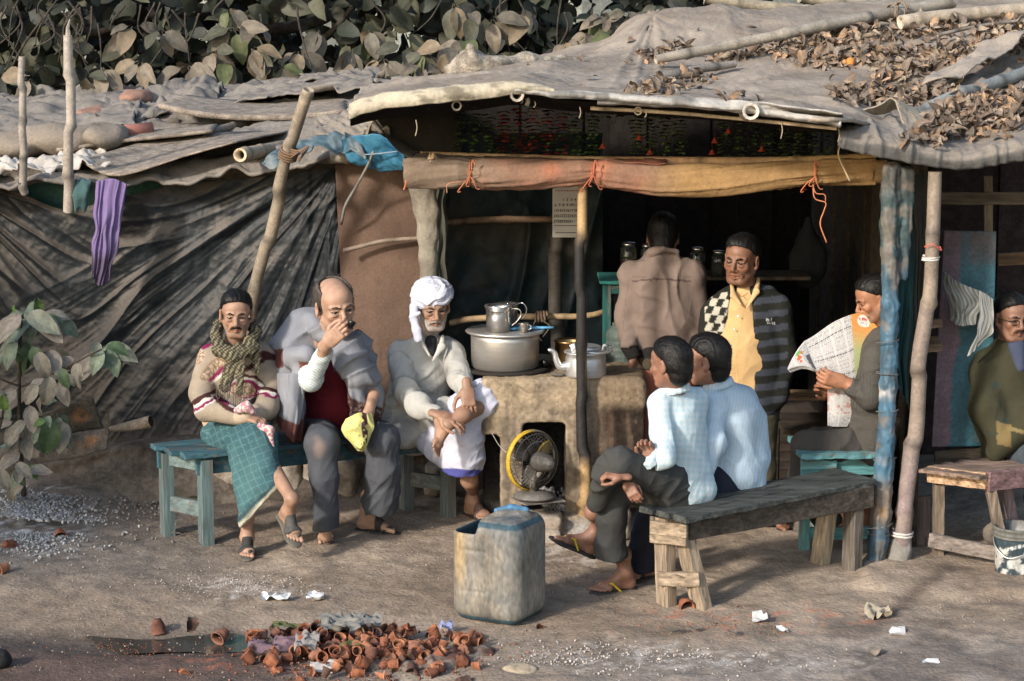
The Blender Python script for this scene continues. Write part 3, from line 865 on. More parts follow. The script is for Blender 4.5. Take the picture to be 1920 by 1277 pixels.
def left_cloths():
 o = hanging_cloth('hanging_cloth', 'purple cloth hanging from the low roof over the black tarp', 'cloth', lpx([(178, 340, 12.95), (208, 335, 12.93), (238, 345, 12.95)]), lpx([(172, 515, 12.98), (188, 536, 12.96), (205, 525, 12.98)]),
     (.30, .20, .46), 13, 4, .035, mids=[lpx([(176, 430, 12.96), (200, 430, 12.93), (226, 440, 12.96)])], seed=4,
     colf=lambda V, U, Vv: mix((.17, .125, .26), (.10, .075, .125), sstep(.45, 1.0, Vv + .4 * vnoise(V * 8, 3))))
 s = Sdf(.012)
 rng = np.random.default_rng(3)
 for k in range(14):
  a = W(rng.uniform(140, 172), rng.uniform(334, 350), 12.97); b = W(rng.uniform(138, 168), rng.uniform(365, 398), 12.97); m = (a + b) / 2 + [rng.uniform(-.03, .03), -.03, 0]
  s.chain([a, m, b], [.012, .014, .011], k=.008)
 V, F = s.mesh()
 tag(obj('cord_bundle', V, F, CLOTH, (.055, .105, .105)), 'bundle of teal cord and rag tied at the hut edge left of the purple cloth', 'rag')
 def bl(V, U, Vv): return mix((.06, .10, .125), (.15, .165, .17), sstep(-.2, .6, fbm(V * 7, 5, 3)))
 rows = [lpx([(498, 300, 12.8), (515, 284, 12.75), (560, 262, 12.9), (620, 250, 12.9), (680, 258, 12.7)]), lpx([(492, 312, 12.7), (520, 318, 12.65), (570, 285, 12.85), (630, 278, 12.75), (690, 300, 12.65)])]
 sheet('blue_plastic_strip', 'torn light blue plastic tied round the bamboo ends at the low roof corner', 'plastic sheet', rows, TARP, lambda V, N, U, Vv: bl(V, U, Vv), .05, 9, 5, 70, 24, .006, fine=.01)
 rows = [lpx([(640, 262, 12.75), (700, 250, 12.6), (760, 283, 12.45)]), lpx([(655, 300, 12.75), (710, 285, 12.65), (762, 300, 12.5)]), lpx([(690, 322, 12.8), (730, 322, 12.7), (762, 317, 12.6)])]
 sheet('blue_tarp_corner', 'bright blue tarp corner hanging under the tea stall roof at its left end', 'tarpaulin', rows, TARP, lambda V, N, U, Vv: mix((.02, .10, .19), (.04, .16, .26), sstep(-.4, .5, fbm(V * 6, 8, 3))), .03, 6, 6, 70, 40, .005)
left_cloths()
# ================================================================== TEA STALL
def brown_wall():
 rows = [lpx([(628, 300, 13.15), (700, 312, 13.1), (800, 318, 13.0)]), lpx([(640, 560, 13.15), (700, 560, 13.1), (800, 560, 13.05)]), lpx([(640, 860, 13.2), (720, 860, 13.15), (830, 850, 13.1)])]
 V, U, Vv = loft(rows, 60, 90)
 V[:, 1] -= .012 * fbm(V * 4, 5, 3) + .01 * (ridge(1.5 * vnoise(np.stack([U * 4, Vv * 1.5, U * 0], 1), 4), 1.5))
 c = mix((.085, .055, .042), (.125, .083, .062), sstep(-.6, .6, fbm(V * 2.5, 6, 4)))
 c = mix(c, (.09, .07, .055), sstep(.6, .9, Vv))
 o = obj('brown_cloth_wall', V, gridfaces(60, 90), CANVAS, c); solid(o, .01)
 tag(o, 'reddish brown sacking wall between the black tarp and the tea stall', 'wall')
 bamboo(lpx([(646, 470, 13.0), (720, 452, 12.97), (800, 446, 12.95)]), .014, .012, 'thin_pole', 'thin crooked stick tied across the brown sacking wall', 'stick', col=(.22, .17, .13), seed=4)
 mb = MB()
 strand(mb, lpx([(700, 285, 12.6), (690, 310, 12.7), (668, 350, 12.85), (648, 385, 12.9), (640, 420, 13.0)]), .009, (.20, .19, .17))
 strand(mb, lpx([(672, 290, 12.7), (700, 289, 12.6), (745, 284, 12.5)]), .004, (.2, .25, .3))
 tag(mb.build('rope', CLOTH, smooth=True), 'grey rope running down from the roof corner past the brown wall', 'rope')
brown_wall()
def net_wall():
 # dark green netting / tarp inside, left of the shop
 rows = [lpx([(790, 250, 13.9), (940, 250, 14.0), (1130, 250, 14.2)]), lpx([(800, 560, 13.85), (940, 560, 13.95), (1130, 560, 14.2)]), lpx([(800, 860, 13.9), (940, 850, 14), (1130, 845, 14.2)])]
 V, U, Vv = loft(rows, 120, 120)
 q = np.stack([U * 6 + Vv * 3, Vv * 2, U * 0], 1)
 V[:, 1] -= .07 * (ridge(1.5 * vnoise(q, 4), 1.7) - .4) + .02 * fbm(V * 6, 3, 3)
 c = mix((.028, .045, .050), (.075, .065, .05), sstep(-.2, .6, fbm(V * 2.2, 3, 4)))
 tag(obj('dark_tarp_wall', V, gridfaces(120, 120), TARP, c), 'dark green tarp wall inside the tea stall behind the steel pan', 'wall')
 # back and side walls, ceiling boards of the room
 mb = MB()
 for k in range(34):
  x = -1.0 + k * .23
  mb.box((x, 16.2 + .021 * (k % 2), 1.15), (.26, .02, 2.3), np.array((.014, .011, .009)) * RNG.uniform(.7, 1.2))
 tag(mb.build('back_wall', WOOD), 'dark plank back wall of the tea stall', 'wall')
 mb = MB(); mb.box((-.6, 14.7, 1.12), (.02, 2.9, 2.24), (.03, .025, .02))
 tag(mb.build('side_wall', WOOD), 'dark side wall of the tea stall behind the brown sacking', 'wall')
 # posts and rails of bamboo inside
 bamboo(lpx([(1043, 440, 13.5), (1043, 560, 13.5), (1045, 700, 13.5), (1045, 830, 13.5)]), .040, .045, 'bamboo_post', 'thick grey wooden post behind the steel pan and kettle', 'post', col=(.13, .11, .09), seed=21, node=.45)
 bamboo(lpx([(820, 418, 13.6), (920, 412, 13.6), (1090, 412, 13.6)]), .022, .018, 'bamboo_rail', 'bamboo rail high on the dark tarp wall left of the calendar', 'rail', col=(.22, .14, .09), seed=22)
 bamboo(lpx([(845, 606, 13.3), (890, 598, 13.3), (1000, 594, 13.3), (1100, 592, 13.3), (1150, 580, 13.4)]), .020, .018, 'bamboo_rail', 'bamboo rail running behind the steel mug', 'rail', col=(.36, .25, .14), seed=23, node=.3)
 bamboo(lpx([(1095, 740, 13.7), (1180, 560, 13.8), (1250, 420, 13.9)]), .02, .018, 'bamboo_rail', 'slanting bamboo brace in the dark behind the black bamboo post', 'rail', col=(.10, .08, .06), seed=24)
 mb = MB(); rope_coil(mb, W(1015, 594, 13.25), (1, 0, 0), .026, 4, .008, (.19, .13, .09)); strand(mb, lpx([(1005, 600, 13.2), (1000, 615, 13.2), (1016, 640, 13.2)]), .003, (.2, .16, .12))
 strand(mb, lpx([(1015, 600, 13.2), (1030, 612, 13.2), (1018, 632, 13.2)]), .003, (.2, .16, .12))
 tag(mb.build('rope_knot', CLOTH, smooth=True), 'rope wound round the bamboo rail above the small steel cup', 'rope')
net_wall()
def cloth_post():
 # post wrapped in grey sacking, left corner of the stall
 pts = lpx([(792, 348, 12.55), (800, 400, 12.55), (803, 450, 12.55), (803, 540, 12.6), (803, 700, 12.7), (803, 840, 12.8)])
 P = poly(pts, 90)
 s = Sdf(.012)
 rs = np.interp(np.linspace(0, 1, 12), [0, .12, .3, 1], [.078, .060, .046, .042])
 Q = poly(pts, 12)
 s.chain(Q, rs, k=.03, flat=((0, 1, 0), .8))
 V, F = s.mesh()
 V = wrinkle(V, F, [(Q[-1], Q[0], .05)], .014, 6, 16, 5, slant=.2)
 c = mix((.25, .225, .18), (.15, .13, .105), sstep(-.5, .6, fbm(V * 7, 3, 3)))
 tag(obj('sacking_post', V, F, CANVAS, c), 'corner post wrapped in pale grey sacking behind the man in the turban', 'post')
 hanging_cloth('dark_drape', 'dark green drape hanging just right of the sacking wrapped post', 'curtain', lpx([(812, 346, 12.75), (838, 346, 12.8)]), lpx([(812, 560, 12.8), (836, 560, 12.8)]), (.07, .07, .055), 12.7, 2, .03, seed=7)
cloth_post()
def main_posts():
 # black and tan bamboo at the front of the counter
 P = lpx([(1090, 330, 12.02), (1089, 440, 12.02), (1089, 560, 12.03), (1090, 700, 12.05), (1094, 850, 12.08), (1096, 1004, 12.1)])
 o = bamboo(P, .0255, .033, 'bamboo_post', 'charred black and tan bamboo post in front of the clay stove', 'post', col=(.36, .24, .12), seed=31, node=.30)
 me = o.data; a = me.attributes['Col']
 V = np.array([v.co[:] for v in me.vertices]) + np.array(o.location)
 px, py = PX(V)
 ch = sstep(420, 470, py + 30 * vnoise(V * 9, 3)) * sstep(905, 850, py + 26 * vnoise(V * 8, 4))
 tan = sstep(.25, .5, vnoise(V * [14, 14, 3], 7)) * sstep(1095, 1101, px) * .8
 buf = np.ones((len(V), 4), np.float32)
 base = np.zeros(len(V) * 4, np.float32); a.data.foreach_get('color', base); base = base.reshape(-1, 4)
 base[:, :3] = mix(base[:, :3], (.022, .020, .020), ch * (1 - tan))
 a.data.foreach_set('color', base.ravel())
 # right bamboo, thick, pink stains, foot wrapped in a grey sack
 P = lpx([(1752, 322, 11.45), (1748, 440, 11.45), (1742, 560, 11.45), (1724, 680, 11.45), (1716, 800, 11.45), (1702, 920, 11.45), (1690, 1020, 11.45)])
 o = bamboo(P, .034, .046, 'bamboo_post', 'thick knobbly bamboo post with pink stains right of the blue wrapped post', 'post', col=(.21, .17, .125), col2=(.20, .155, .15), seed=32, node=.37)
 s = Sdf(.008)
 s.chain([W(1691, 1000, 11.45), W(1688, 1030, 11.45), W(1683, 1056, 11.45)], [.048, .055, .062], k=.02, ends=(1, 1))
 V, F = s.mesh(); V = wrinkle(V, F, s.axes, .02, 14, 14, 8)
 obj('sack_wrap', V, F, CANVAS, (.19, .18, .165), o)
 mb = MB(); rope_coil(mb, W(1692, 1000, 11.45), (.1, 0, 1), .047, 2, .007, (.5, .48, .45)); mb.build('white_band', CLOTH, o, True)
 mb = MB(); rope_coil(mb, W(1745, 484, 11.45), (0, 0, 1), .038, 2, .005, (.55, .52, .48)); mb.build('white_band', CLOTH, o, True)
 mb = MB(); rope_coil(mb, W(1748, 462, 11.45), (0, 0, 1), .036, 1, .003, (.5, .12, .08))
 strand(mb, lpx([(1735, 462, 11.4), (1748, 458, 11.38), (1765, 470, 11.4), (1762, 462, 11.4)]), .003, (.5, .12, .08)); mb.build('red_wire', CLOTH, o, True)
 # blue tarp wrapped post
 P = lpx([(1672, 320, 11.5), (1668, 420, 11.48), (1668, 520, 11.46), (1668, 640, 11.45), (1664, 760, 11.43), (1658, 880, 11.42), (1650, 980, 11.42), (1640, 1062, 11.42)])
 s = Sdf(.009)
 Q = poly(P, 16)
 rs = np.interp(np.linspace(0, 1, 16), [0, .2, .45, .7, .85, 1], [.048, .042, .042, .045, .052, .044])
 s.chain(Q, rs, k=.02)
 s.cap(W(1698, 330, 11.5), W(1695, 520, 11.48), .05, .022, k=.03, flat=((0, 1, 0), .6))
 V, F = s.mesh()
 V = wrinkle(V, F, [(Q[0], Q[-1], .06)], .012, 5, 24, 9, slant=.2)
 V = V + vnormals(V, F) * (.008 * (ridge(1.6 * vnoise((V + .5 * V[:, [0]]) * [30, 30, 9] + .8 * vnoise(V * 8, 2)[:, None], 4), 1.6) - .4) + .004 * (ridge(1.5 * vnoise(V * 45, 6), 1.4) - .4))[:, None]
 px, py = PX(V)
 n = fbm(V * 9, 5, 4)
 c = mix((.04, .075, .105), (.05, .12, .18), sstep(-.5, .5, n))
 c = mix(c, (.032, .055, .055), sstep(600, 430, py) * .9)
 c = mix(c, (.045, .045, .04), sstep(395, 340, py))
 c = mix(c, (.17, .135, .105), sstep(880, 930, py) * sstep(1010, 960, py) * .85 + .55 * sstep(.0, .5, fbm(V * 14, 8, 3)))
 c = mix(c, (.42, .40, .38), np.exp(-((py - 735) / 12) ** 2) * sstep(-.2, .4, n))
 o = obj('tarp_wrapped_post', V, F, TARP, c)
 tag(o, 'post wrapped tightly in faded blue tarp beside the newspaper reader', 'post')
 mb = MB()
 for y in (640, 700, 770, 860, 985, 1000):
  mb = MB()
  q = W(1664 - max(0, y - 800) * .09, y, 11.44)
  rope_coil(mb, q, (.15 * math.sin(y), .1, 1), .058 if y < 900 else .066, 1, .003, (.12, .12, .12) if y != 985 else (.3, .3, .28), seed=y)
  mb.build('binding_string', CLOTH, o, True)
 # curtain gathered between the two posts
 def dc(V, U, Vv):
  px, py = PX(V)
  return mix(mix((.065, .06, .045), (.018, .055, .062), sstep(360, 520, py) * sstep(.9, .4, U)), (.03, .028, .022), sstep(.55, .9, U))
 hanging_cloth('dark_curtain', 'dark green and teal curtain gathered between the blue post and the thick bamboo', 'curtain', lpx([(1655, 315, 11.6), (1700, 325, 11.58), (1745, 330, 11.6)]),
    lpx([(1672, 700, 11.62), (1700, 760, 11.62), (1722, 800, 11.65)]), None, 11.6, 6, .05, mids=[lpx([(1660, 500, 11.6), (1695, 510, 11.58), (1735, 520, 11.62)])], colf=dc, seed=6, n=(90, 90))
 # dark room divider behind them
 mb = MB()
 for k in range(15):
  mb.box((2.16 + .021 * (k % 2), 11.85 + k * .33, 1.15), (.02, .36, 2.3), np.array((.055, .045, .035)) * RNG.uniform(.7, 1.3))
 tag(mb.build('divider_wall', WOOD), 'dark plank divider between the tea stall and the right hand stall', 'wall')
main_posts()
def roll():
 # rolled cloth blind tied up along the front
 P = lpx([(757, 326, 12.0), (880, 324, 11.98), (1000, 328, 11.97), (1110, 322, 11.96), (1240, 338, 11.95), (1360, 338, 11.95), (1480, 328, 11.95), (1560, 322, 11.96), (1640, 322, 11.98)])
 n, m = 460, 56
 Q = polyl(P, n); T = np.gradient(Q, axis=0); T /= np.linalg.norm(T, axis=1)[:, None]
 px, py = PX(Q)
 r = np.interp(px, [757, 770, 860, 882, 905, 1000, 1090, 1112, 1135, 1300, 1500, 1525, 1545, 1640], [.072, .078, .074, .058, .078, .074, .060, .044, .068, .082, .062, .054, .062, .064])
 x = np.array([0, 0, 1.]); a = np.linspace(0, 2 * np.pi, m, endpoint=False)
 tie = sum(np.exp(-((px - t) / 55) ** 2) for t in (882, 1112, 1525))
 V = []
 for i in range(n):
  s_ = nrm(np.cross(T[i], x)); u_ = np.cross(s_, T[i])
  q = np.stack([np.full(m, px[i] / 90), a * 1.0, 0 * a], 1)
  tw = a + px[i] / 210
  fo = .014 * (ridge(1.5 * vnoise(np.stack([np.cos(tw) * 2.2 + px[i] / 240, np.sin(tw) * 2.2, np.full(m, px[i] / 400)], 1), 3), 1.6) - .4)
  fo2 = tie[i] * .016 * (ridge(1.4 * vnoise(np.stack([np.cos(a) * 5, np.sin(a) * 5, np.full(m, px[i] / 260)], 1), 5), 1.4) - .4)
  rr = r[i] + fo + fo2
  V.append(Q[i] + rr[:, None] * (np.cos(a)[:, None] * u_ * 1.05 + np.sin(a)[:, None] * s_ * .9))
 V = np.concatenate(V)
 F = gridfaces(n, m, False)
 # close around
 i = np.arange(n - 1)
 Fw = np.stack([i * m + m - 1, (i + 1) * m + m - 1, (i + 1) * m, i * m], 1)
 F = np.concatenate([F, Fw])
 vx, vy = PX(V)
 nn = fbm(V * 4, 3, 3)
 c = mix((.18, .135, .10), (.32, .135, .085), sstep(830, 980, vx + 40 * nn) * sstep(1290, 1150, vx + 40 * nn) * (.4 + .6 * sstep(-.5, .4, nn)))
 c = mix(c, (.30, .185, .085), sstep(1180, 1300, vx + 30 * nn))
 c = c * (1 + .12 * fbm(V * 20, 8, 2))[:, None]
 o = obj('rolled_blind', V, F, CANVAS, c)
 tag(o, 'rolled up cloth blind along the front of the tea stall, brown to salmon to ochre', 'blind')
 # inner end of the roll
 mb = MB()
 mb.tube([Q[-1] - T[-1] * .01, Q[-1] + T[-1] * .06], [.062, .064], 20, (.28, .19, .10), caps=False)
 mb.tube([Q[-1] - T[-1] * .01, Q[-1] + T[-1] * .058], [.056, .058], 20, (.12, .08, .05), caps=False)
 mb.lathe([(.0, 0), (.06, 0)], Q[-1] - T[-1] * .02, 20, (.02, .015, .01), R=frame((0, 0, 1), T[-1]))
 mb.lathe([(.0, 0), (.07, 0)], Q[0], 20, (.25, .19, .13), R=frame((0, 0, 1), T[0]))
 mb.build('roll_end', CANVAS, o, True)
 mb = MB()
 for t, cc in ((882, (.42, .15, .08)), (1112, (.40, .12, .07)), (1525, (.45, .16, .08))):
  mb = MB(); j = int(np.argmin(abs(px - t)))
  rope_coil(mb, Q[j], T[j], r[j] + .006, 2, .0035, cc, seed=t)
  for (dx, dy) in ((-24, 34), (-8, 22), (12, 28), (4, -26)):
   strand(mb, [Q[j] + [0, -.085, -.01], W(t + dx * .5, 330 + dy * .4, 11.86), W(t + dx, 326 + dy, 11.87), W(t + dx + 6, 332 + dy * .8, 11.87)], .0032, cc)
  mb.build('tie_string', CLOTH, o, True)
 mb = MB()
 strand(mb, lpx([(1524, 345, 11.88), (1528, 372, 11.88), (1548, 380, 11.88), (1545, 395, 11.88), (1538, 420, 11.88), (1550, 455, 11.88)]), .0035, (.5, .19, .1), 30)
 strand(mb, lpx([(1524, 345, 11.88), (1530, 362, 11.88), (1546, 365, 11.88), (1548, 378, 11.88)]), .003, (.5, .19, .1), 20)
 strand(mb, lpx([(866, 340, 11.9), (840, 345, 11.9), (838, 362, 11.9)]), .003, (.42, .2, .12))
 strand(mb, lpx([(1575, 270, 11.85), (1572, 290, 11.85), (1582, 315, 11.85), (1594, 340, 11.85)]), .005, (.5, .4, .25))
 strand(mb, lpx([(762, 338, 11.9), (760, 348, 11.9), (757, 356, 11.9)]), .004, (.5, .16, .08))
 mb.build('tie_string', CLOTH, o, True)
 # batten wrapped in cloth above the roll
 bamboo(lpx([(790, 292, 12.15), (900, 296, 12.12), (1100, 302, 12.1), (1300, 303, 12.08), (1480, 303, 12.06), (1640, 296, 12.06)]), .026, .028, 'bamboo_beam', 'bamboo beam half covered in cloth just above the rolled blind', 'beam', col=(.40, .22, .12), col2=(.45, .30, .14), seed=41, node=.5)
 sheet('cloth_flap', 'cloth flap folded over the beam above the left part of the rolled blind', 'cloth', [lpx([(780, 285, 12.1), (900, 293, 12.06), (1100, 298, 12.04), (1250, 300, 12.04)]), lpx([(770, 310, 12.0), (900, 304, 11.96), (1100, 306, 11.94), (1250, 308, 11.94)])], CANVAS,
  lambda V, N, U, Vv: mix((.12, .09, .065), (.27, .11, .07), sstep(.3, .75, U)), .01, 7, 3, 90, 14, .006)
 mb = MB()
 for (x, y, s_) in ((806, 300, .8), (812, 294, .6)):
  mb.add([W(x - 14 * s_, y + 6, 11.98), W(x, y - 16 * s_, 12.0), W(x + 22 * s_, y + 8, 11.98), W(x + 2, y + 3, 11.95)], [(0, 3, 1), (3, 2, 1)], (.55, .38, .22))
 tag(mb.build('dry_leaf', DRYLEAF), 'dry orange leaf caught on the left end of the rolled blind', 'leaf')
roll()
# ------------------------------------------------------------------ main roof
RF = [(655, 222, 11.55), (700, 205, 11.5), (800, 192, 11.40), (900, 182, 11.38), (968, 172, 11.36), (1050, 184, 11.36), (1150, 190, 11.36), (1280, 196, 11.36), (1400, 205, 11.36), (1500, 220, 11.35), (1580, 236, 11.32)]
def main_roof():
 ext = [(1700, 236, 12.1), (1850, 240, 12.3), (2060, 240, 12.4)]
 fr = lpx([(x, y - 8, Y) for x, y, Y in RF] + ext)
 def row(pts): return lpx(pts)
 m0 = row([(662, 190, 12.3), (710, 182, 12.3), (800, 172, 12.3), (900, 163, 12.3), (968, 155, 12.3), (1050, 163, 12.3), (1150, 172, 12.3), (1280, 180, 12.3), (1400, 186, 12.3), (1500, 190, 12.3), (1600, 190, 12.4), (1700, 196, 12.6), (1850, 190, 12.7), (2060, 186, 12.8)])
 m1 = row([(690, 172, 13.2), (760, 160, 13.2), (830, 150, 13.2), (900, 145, 13.2), (980, 138, 13.2), (1050, 136, 13.2), (1150, 142, 13.2), (1280, 148, 13.2), (1400, 146, 13.2), (1500, 136, 13.2), (1600, 130, 13.2), (1700, 128, 13.3), (1850, 120, 13.4), (2060, 110, 13.4)])
 m2 = row([(720, 160, 14.2), (800, 150, 14.2), (860, 138, 14.2), (940, 128, 14.2), (1000, 118, 14.2), (1080, 110, 14.2), (1150, 105, 14.2), (1240, 104, 14.2), (1400, 92, 14.2), (1500, 80, 14.2), (1600, 72, 14.2), (1700, 62, 14.2), (1850, 50, 14.2), (2060, 35, 14.2)])
 bk = row([(740, 158, 15.2), (820, 146, 15.2), (880, 134, 15.2), (950, 122, 15.2), (1010, 110, 15.2), (1080, 88, 15.2), (1145, 70, 15.2), (1185, 30, 15.1), (1230, 16, 15.0), (1330, 12, 15.2), (1450, 16, 15.4), (1600, 4, 15.8), (1750, -10, 16), (2060, -30, 16)])
 def fold(V, U, Vv):
  px, py = PX(V)
  phi = np.arctan2(py - 25, px - 1226); ds = np.hypot(px - 1226, py - 25)
  f = ridge(1.5 * vnoise(np.stack([phi * 3.6, ds / 260, 0 * px], 1), 3), 2) - .4
  w = sstep(420, 60, ds)
  g = ridge(1.5 * vnoise(np.stack([V[:, 0] * 1.3 + V[:, 1] * .5, V[:, 1] * 1.9, 0 * px], 1), 6), 2.2) - .4
  g2 = ridge(1.5 * vnoise(np.stack([V[:, 0] * 3.3 - V[:, 1], V[:, 1] * 4, 0 * px], 1), 7), 1.8) - .4
  h = .016 * f * w + .030 * g + .010 * g2
  return h * sstep(0, .10, Vv)
 def cf(V, N, U, Vv):
  n = fbm(V * 2.2, 31, 4)
  c = mix((.21, .178, .148), (.275, .235, .195), sstep(-.6, .6, n))
  px, py = PX(V)
  c = mix(c, (.12, .11, .10), sstep(.35, .9, np.abs(vnoise(V * [2.2, 5, 2], 12))) * sstep(.9, .6, N[:, 2]) * .35)
  c = mix(c, (.15, .12, .095), sstep(.15, .6, fbm(V * 6, 33, 3)) * .4)
  return c
 sheet('stall_roof', 'sagging dusty tarp roof of the tea stall strewn with dry leaves', 'roof', [fr, m0, m1, m2, bk], CANVAS, cf, .02, 2.2, 12, 460, 220, .02, fold=fold)
 o = bpy.data.objects['stall_roof']
 V, U, Vv = loft([fr, m0, m1, m2, bk], 90, 40); V[:, 2] -= .03 + .07 * sstep(0, .1, Vv); V[:, 1] += .03 * (Vv < .05)
 obj('soot_black_lining', V, gridfaces(90, 40), MUD, (.012, .010, .009), o)
 # pale hem of folded canvas along the front edge
 def hem(pt, pb, name, lab, c, seed, amp=.010):
  V, U, Vv = loft([lpx(pt), lpx(pb)], 260, 14)
  V[:, 1] -= .02 * np.sin(Vv * np.pi) + amp * fbm(V * 12, seed, 3)
  V[:, 2] += .006 * vnoise(V * [14, 2, 2], seed + 2)
  cc = mix(c, np.array(c) * .5, sstep(.1, .6, fbm(V * [7, 10, 30], seed + 4, 3)))
  h = obj(name, V, gridfaces(260, 14), CANVAS, cc, o); solid(h, .008); h['label'] = lab
 hem([(x, y - 26 + 6 * sstep(900, 968, x) * 1.0, Y - .02) for x, y, Y in RF[:5]] + [(1040, 166, 11.34)], [(x, y + 3, Y - .03) for x, y, Y in RF[:4]] + [(968, 176, 11.34), (1040, 172, 11.34)], 'hem', 'cream cracked hem at the left of the roof edge', (.37, .33, .255), 4)
 hem([(950, 160, 11.36), (1050, 170, 11.34), (1180, 178, 11.34), (1400, 190, 11.33), (1580, 212, 11.30)], [(950, 168, 11.35), (1050, 184, 11.33), (1180, 191, 11.33), (1400, 208, 11.32), (1580, 232, 11.79)], 'hem', 'pale grey doubled hem right of the bamboo end', (.34, .325, .30), 8, .016)
 hem([(1120, 186, 11.37), (1280, 194, 11.36), (1420, 202, 11.35), (1576, 226, 11.32)], [(1120, 194, 11.38), (1280, 202, 11.37), (1420, 214, 11.36), (1576, 238, 11.33)], 'hem', 'lower pale strip of the doubled hem', (.36, .34, .31), 9, .01)
 # battens and bamboo ends in the eaves
 bamboo(lpx([(968, 178, 11.32), (972, 176, 12.4), (980, 176, 13.4)]), .033, .034, 'bamboo_rafter', 'bamboo rafter end poking out at the middle peak of the roof edge', 'rafter', col=(.33, .28, .23), seed=51)
 bamboo(lpx([(1405, 209, 11.30), (1400, 204, 12.4), (1395, 202, 13.4)]), .042, .044, 'bamboo_rafter', 'thick bamboo rafter end poking out right of the middle of the roof edge', 'rafter', col=(.38, .34, .29), seed=52)
 bamboo(lpx([(855, 198, 11.43), (858, 196, 12.4), (860, 196, 13.4)]), .022, .024, 'bamboo_rafter', 'small bamboo rafter end under the cream hem', 'rafter', col=(.35, .31, .25), seed=53)
 bamboo(lpx([(1198, 208, 11.45), (1198, 206, 12.4), (1198, 204, 13.4)]), .022, .024, 'bamboo_rafter', 'small bamboo rafter end under the pale strip', 'rafter', col=(.4, .33, .24), seed=54)
 bamboo(lpx([(1110, 203, 11.46), (1250, 211, 11.45), (1400, 224, 11.43), (1570, 241, 11.40)]), .010, .009, 'split_batten', 'thin yellowish batten under the roof edge', 'batten', col=(.55, .42, .27), seed=55, node=.5)
 # dangling fibres
 mb = MB()
 for i, (x, y, l) in enumerate(((988, 184, 14), (978, 186, 8), (1002, 190, 12), (780, 225, 30), (1087, 200, 22), (1210, 210, 10), (1465, 230, 30), (1572, 240, 26))):
  mb = MB()
  strand(mb, [W(x, y, 11.40), W(x + 2, y + l / 2, 11.40), W(x - 1, y + l, 11.40)], .003 if x != 988 else .012, (.3, .25, .18))
  mb.build('hanging_fibre', CLOTH, o, True)
 # brace at the left end of the eaves with its cloth
 V, U, Vv = loft([lpx([(700, 222, 12.1), (735, 262, 12.15), (790, 300, 12.1)]), lpx([(706, 232, 12.0), (738, 275, 12.02), (770, 300, 12.0)])], 40, 8)
 tag(obj('side_flap', V, gridfaces(40, 8), CANVAS, (.20, .155, .11)), 'brown flap of sacking slanting from roof corner to rolled blind', 'cloth')
 V, U, Vv = loft([lpx([(690, 222, 12.12), (760, 215, 12.2), (860, 205, 12.3)]), lpx([(745, 292, 12.35), (800, 296, 12.3), (862, 298, 12.35)])], 30, 20)
 V[:, 1] += .4
 tag(obj('gable_cloth', V, gridfaces(30, 20), CANVAS, (.035, .03, .025)), 'dark sacking filling the left gable under the eaves', 'cloth')
 # right hand sheet of the roof
 fr = lpx([(1572, 272, 11.45), (1600, 285, 11.42), (1660, 296, 11.4), (1730, 310, 11.4), (1800, 318, 11.4), (1870, 308, 11.4), (1940, 296, 11.4), (2060, 280, 11.4)])
 lip = lpx([(1574, 258, 11.45), (1605, 262, 11.42), (1665, 268, 11.4), (1735, 284, 11.4), (1800, 296, 11.4), (1870, 286, 11.4), (1940, 272, 11.4), (2060, 262, 11.4)])
 s1 = lpx([(1576, 238, 11.6), (1620, 234, 11.6), (1670, 240, 11.6), (1740, 254, 11.6), (1800, 262, 11.65), (1870, 255, 11.65), (1940, 248, 11.65), (2060, 240, 11.65)])
 s2 = lpx([(1590, 222, 12.2), (1650, 214, 12.2), (1700, 205, 12.2), (1760, 200, 12.2), (1820, 195, 12.2), (1880, 190, 12.2), (1950, 185, 12.2), (2060, 178, 12.2)])
 s3 = lpx([(1620, 190, 13.0), (1680, 170, 13.0), (1740, 160, 13), (1790, 150, 13), (1850, 140, 13), (1900, 130, 13), (1960, 120, 13), (2060, 110, 13)])
 def fold2(V, U, Vv):
  return .02 * (ridge(1.5 * vnoise(np.stack([U * 9 + Vv * 2, Vv * 3, U * 0], 1), 6), 2) - .4) + .012 * (ridge(1.5 * vnoise(np.stack([U * 24, Vv * 5, U * 0], 1), 7), 1.6) - .4)
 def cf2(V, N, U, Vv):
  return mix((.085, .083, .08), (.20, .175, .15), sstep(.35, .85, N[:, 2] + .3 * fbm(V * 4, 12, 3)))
 sheet('grey_tarp_roof', 'grey tarp with a heavy drooping lip over the right hand stall', 'roof', [fr, lip, s1, s2, s3], CANVAS, cf2, .012, 3, 15, 260, 130, .014, fold=fold2)
 # raised curl of tarp
 sheet('tarp_flap', 'stiff curled tarp flap standing up beside the leaf heap at the right of the roof', 'tarpaulin',
  [lpx([(1618, 205, 11.95), (1650, 196, 11.9), (1672, 186, 11.9), (1690, 225, 11.8), (1700, 262, 11.7)]), lpx([(1640, 216, 12.0), (1665, 210, 12.0), (1700, 196, 12.0), (1730, 215, 11.95), (1745, 255, 11.75)])],
  CANVAS, lambda V, N, U, Vv: mix((.14, .135, .12), (.26, .225, .18), sstep(-.2, .7, N[:, 2])), .012, 7, 3, 60, 24, .008)
 sheet('tarp_flap', 'crumpled grey tarp edge lying among the leaves at the far right of the roof', 'tarpaulin',
  [lpx([(1730, 160, 12.6), (1790, 140, 12.6), (1850, 112, 12.9), (1910, 70, 13.2), (1960, 60, 13.4)]), lpx([(1760, 128, 13.0), (1800, 110, 13.1), (1850, 80, 13.4), (1900, 62, 13.6), (1960, 40, 13.9)])],
  CANVAS, lambda V, N, U, Vv: mix((.12, .12, .115), (.27, .235, .2), sstep(.1, .8, N[:, 2])), .03, 6, 4, 60, 24, .01)
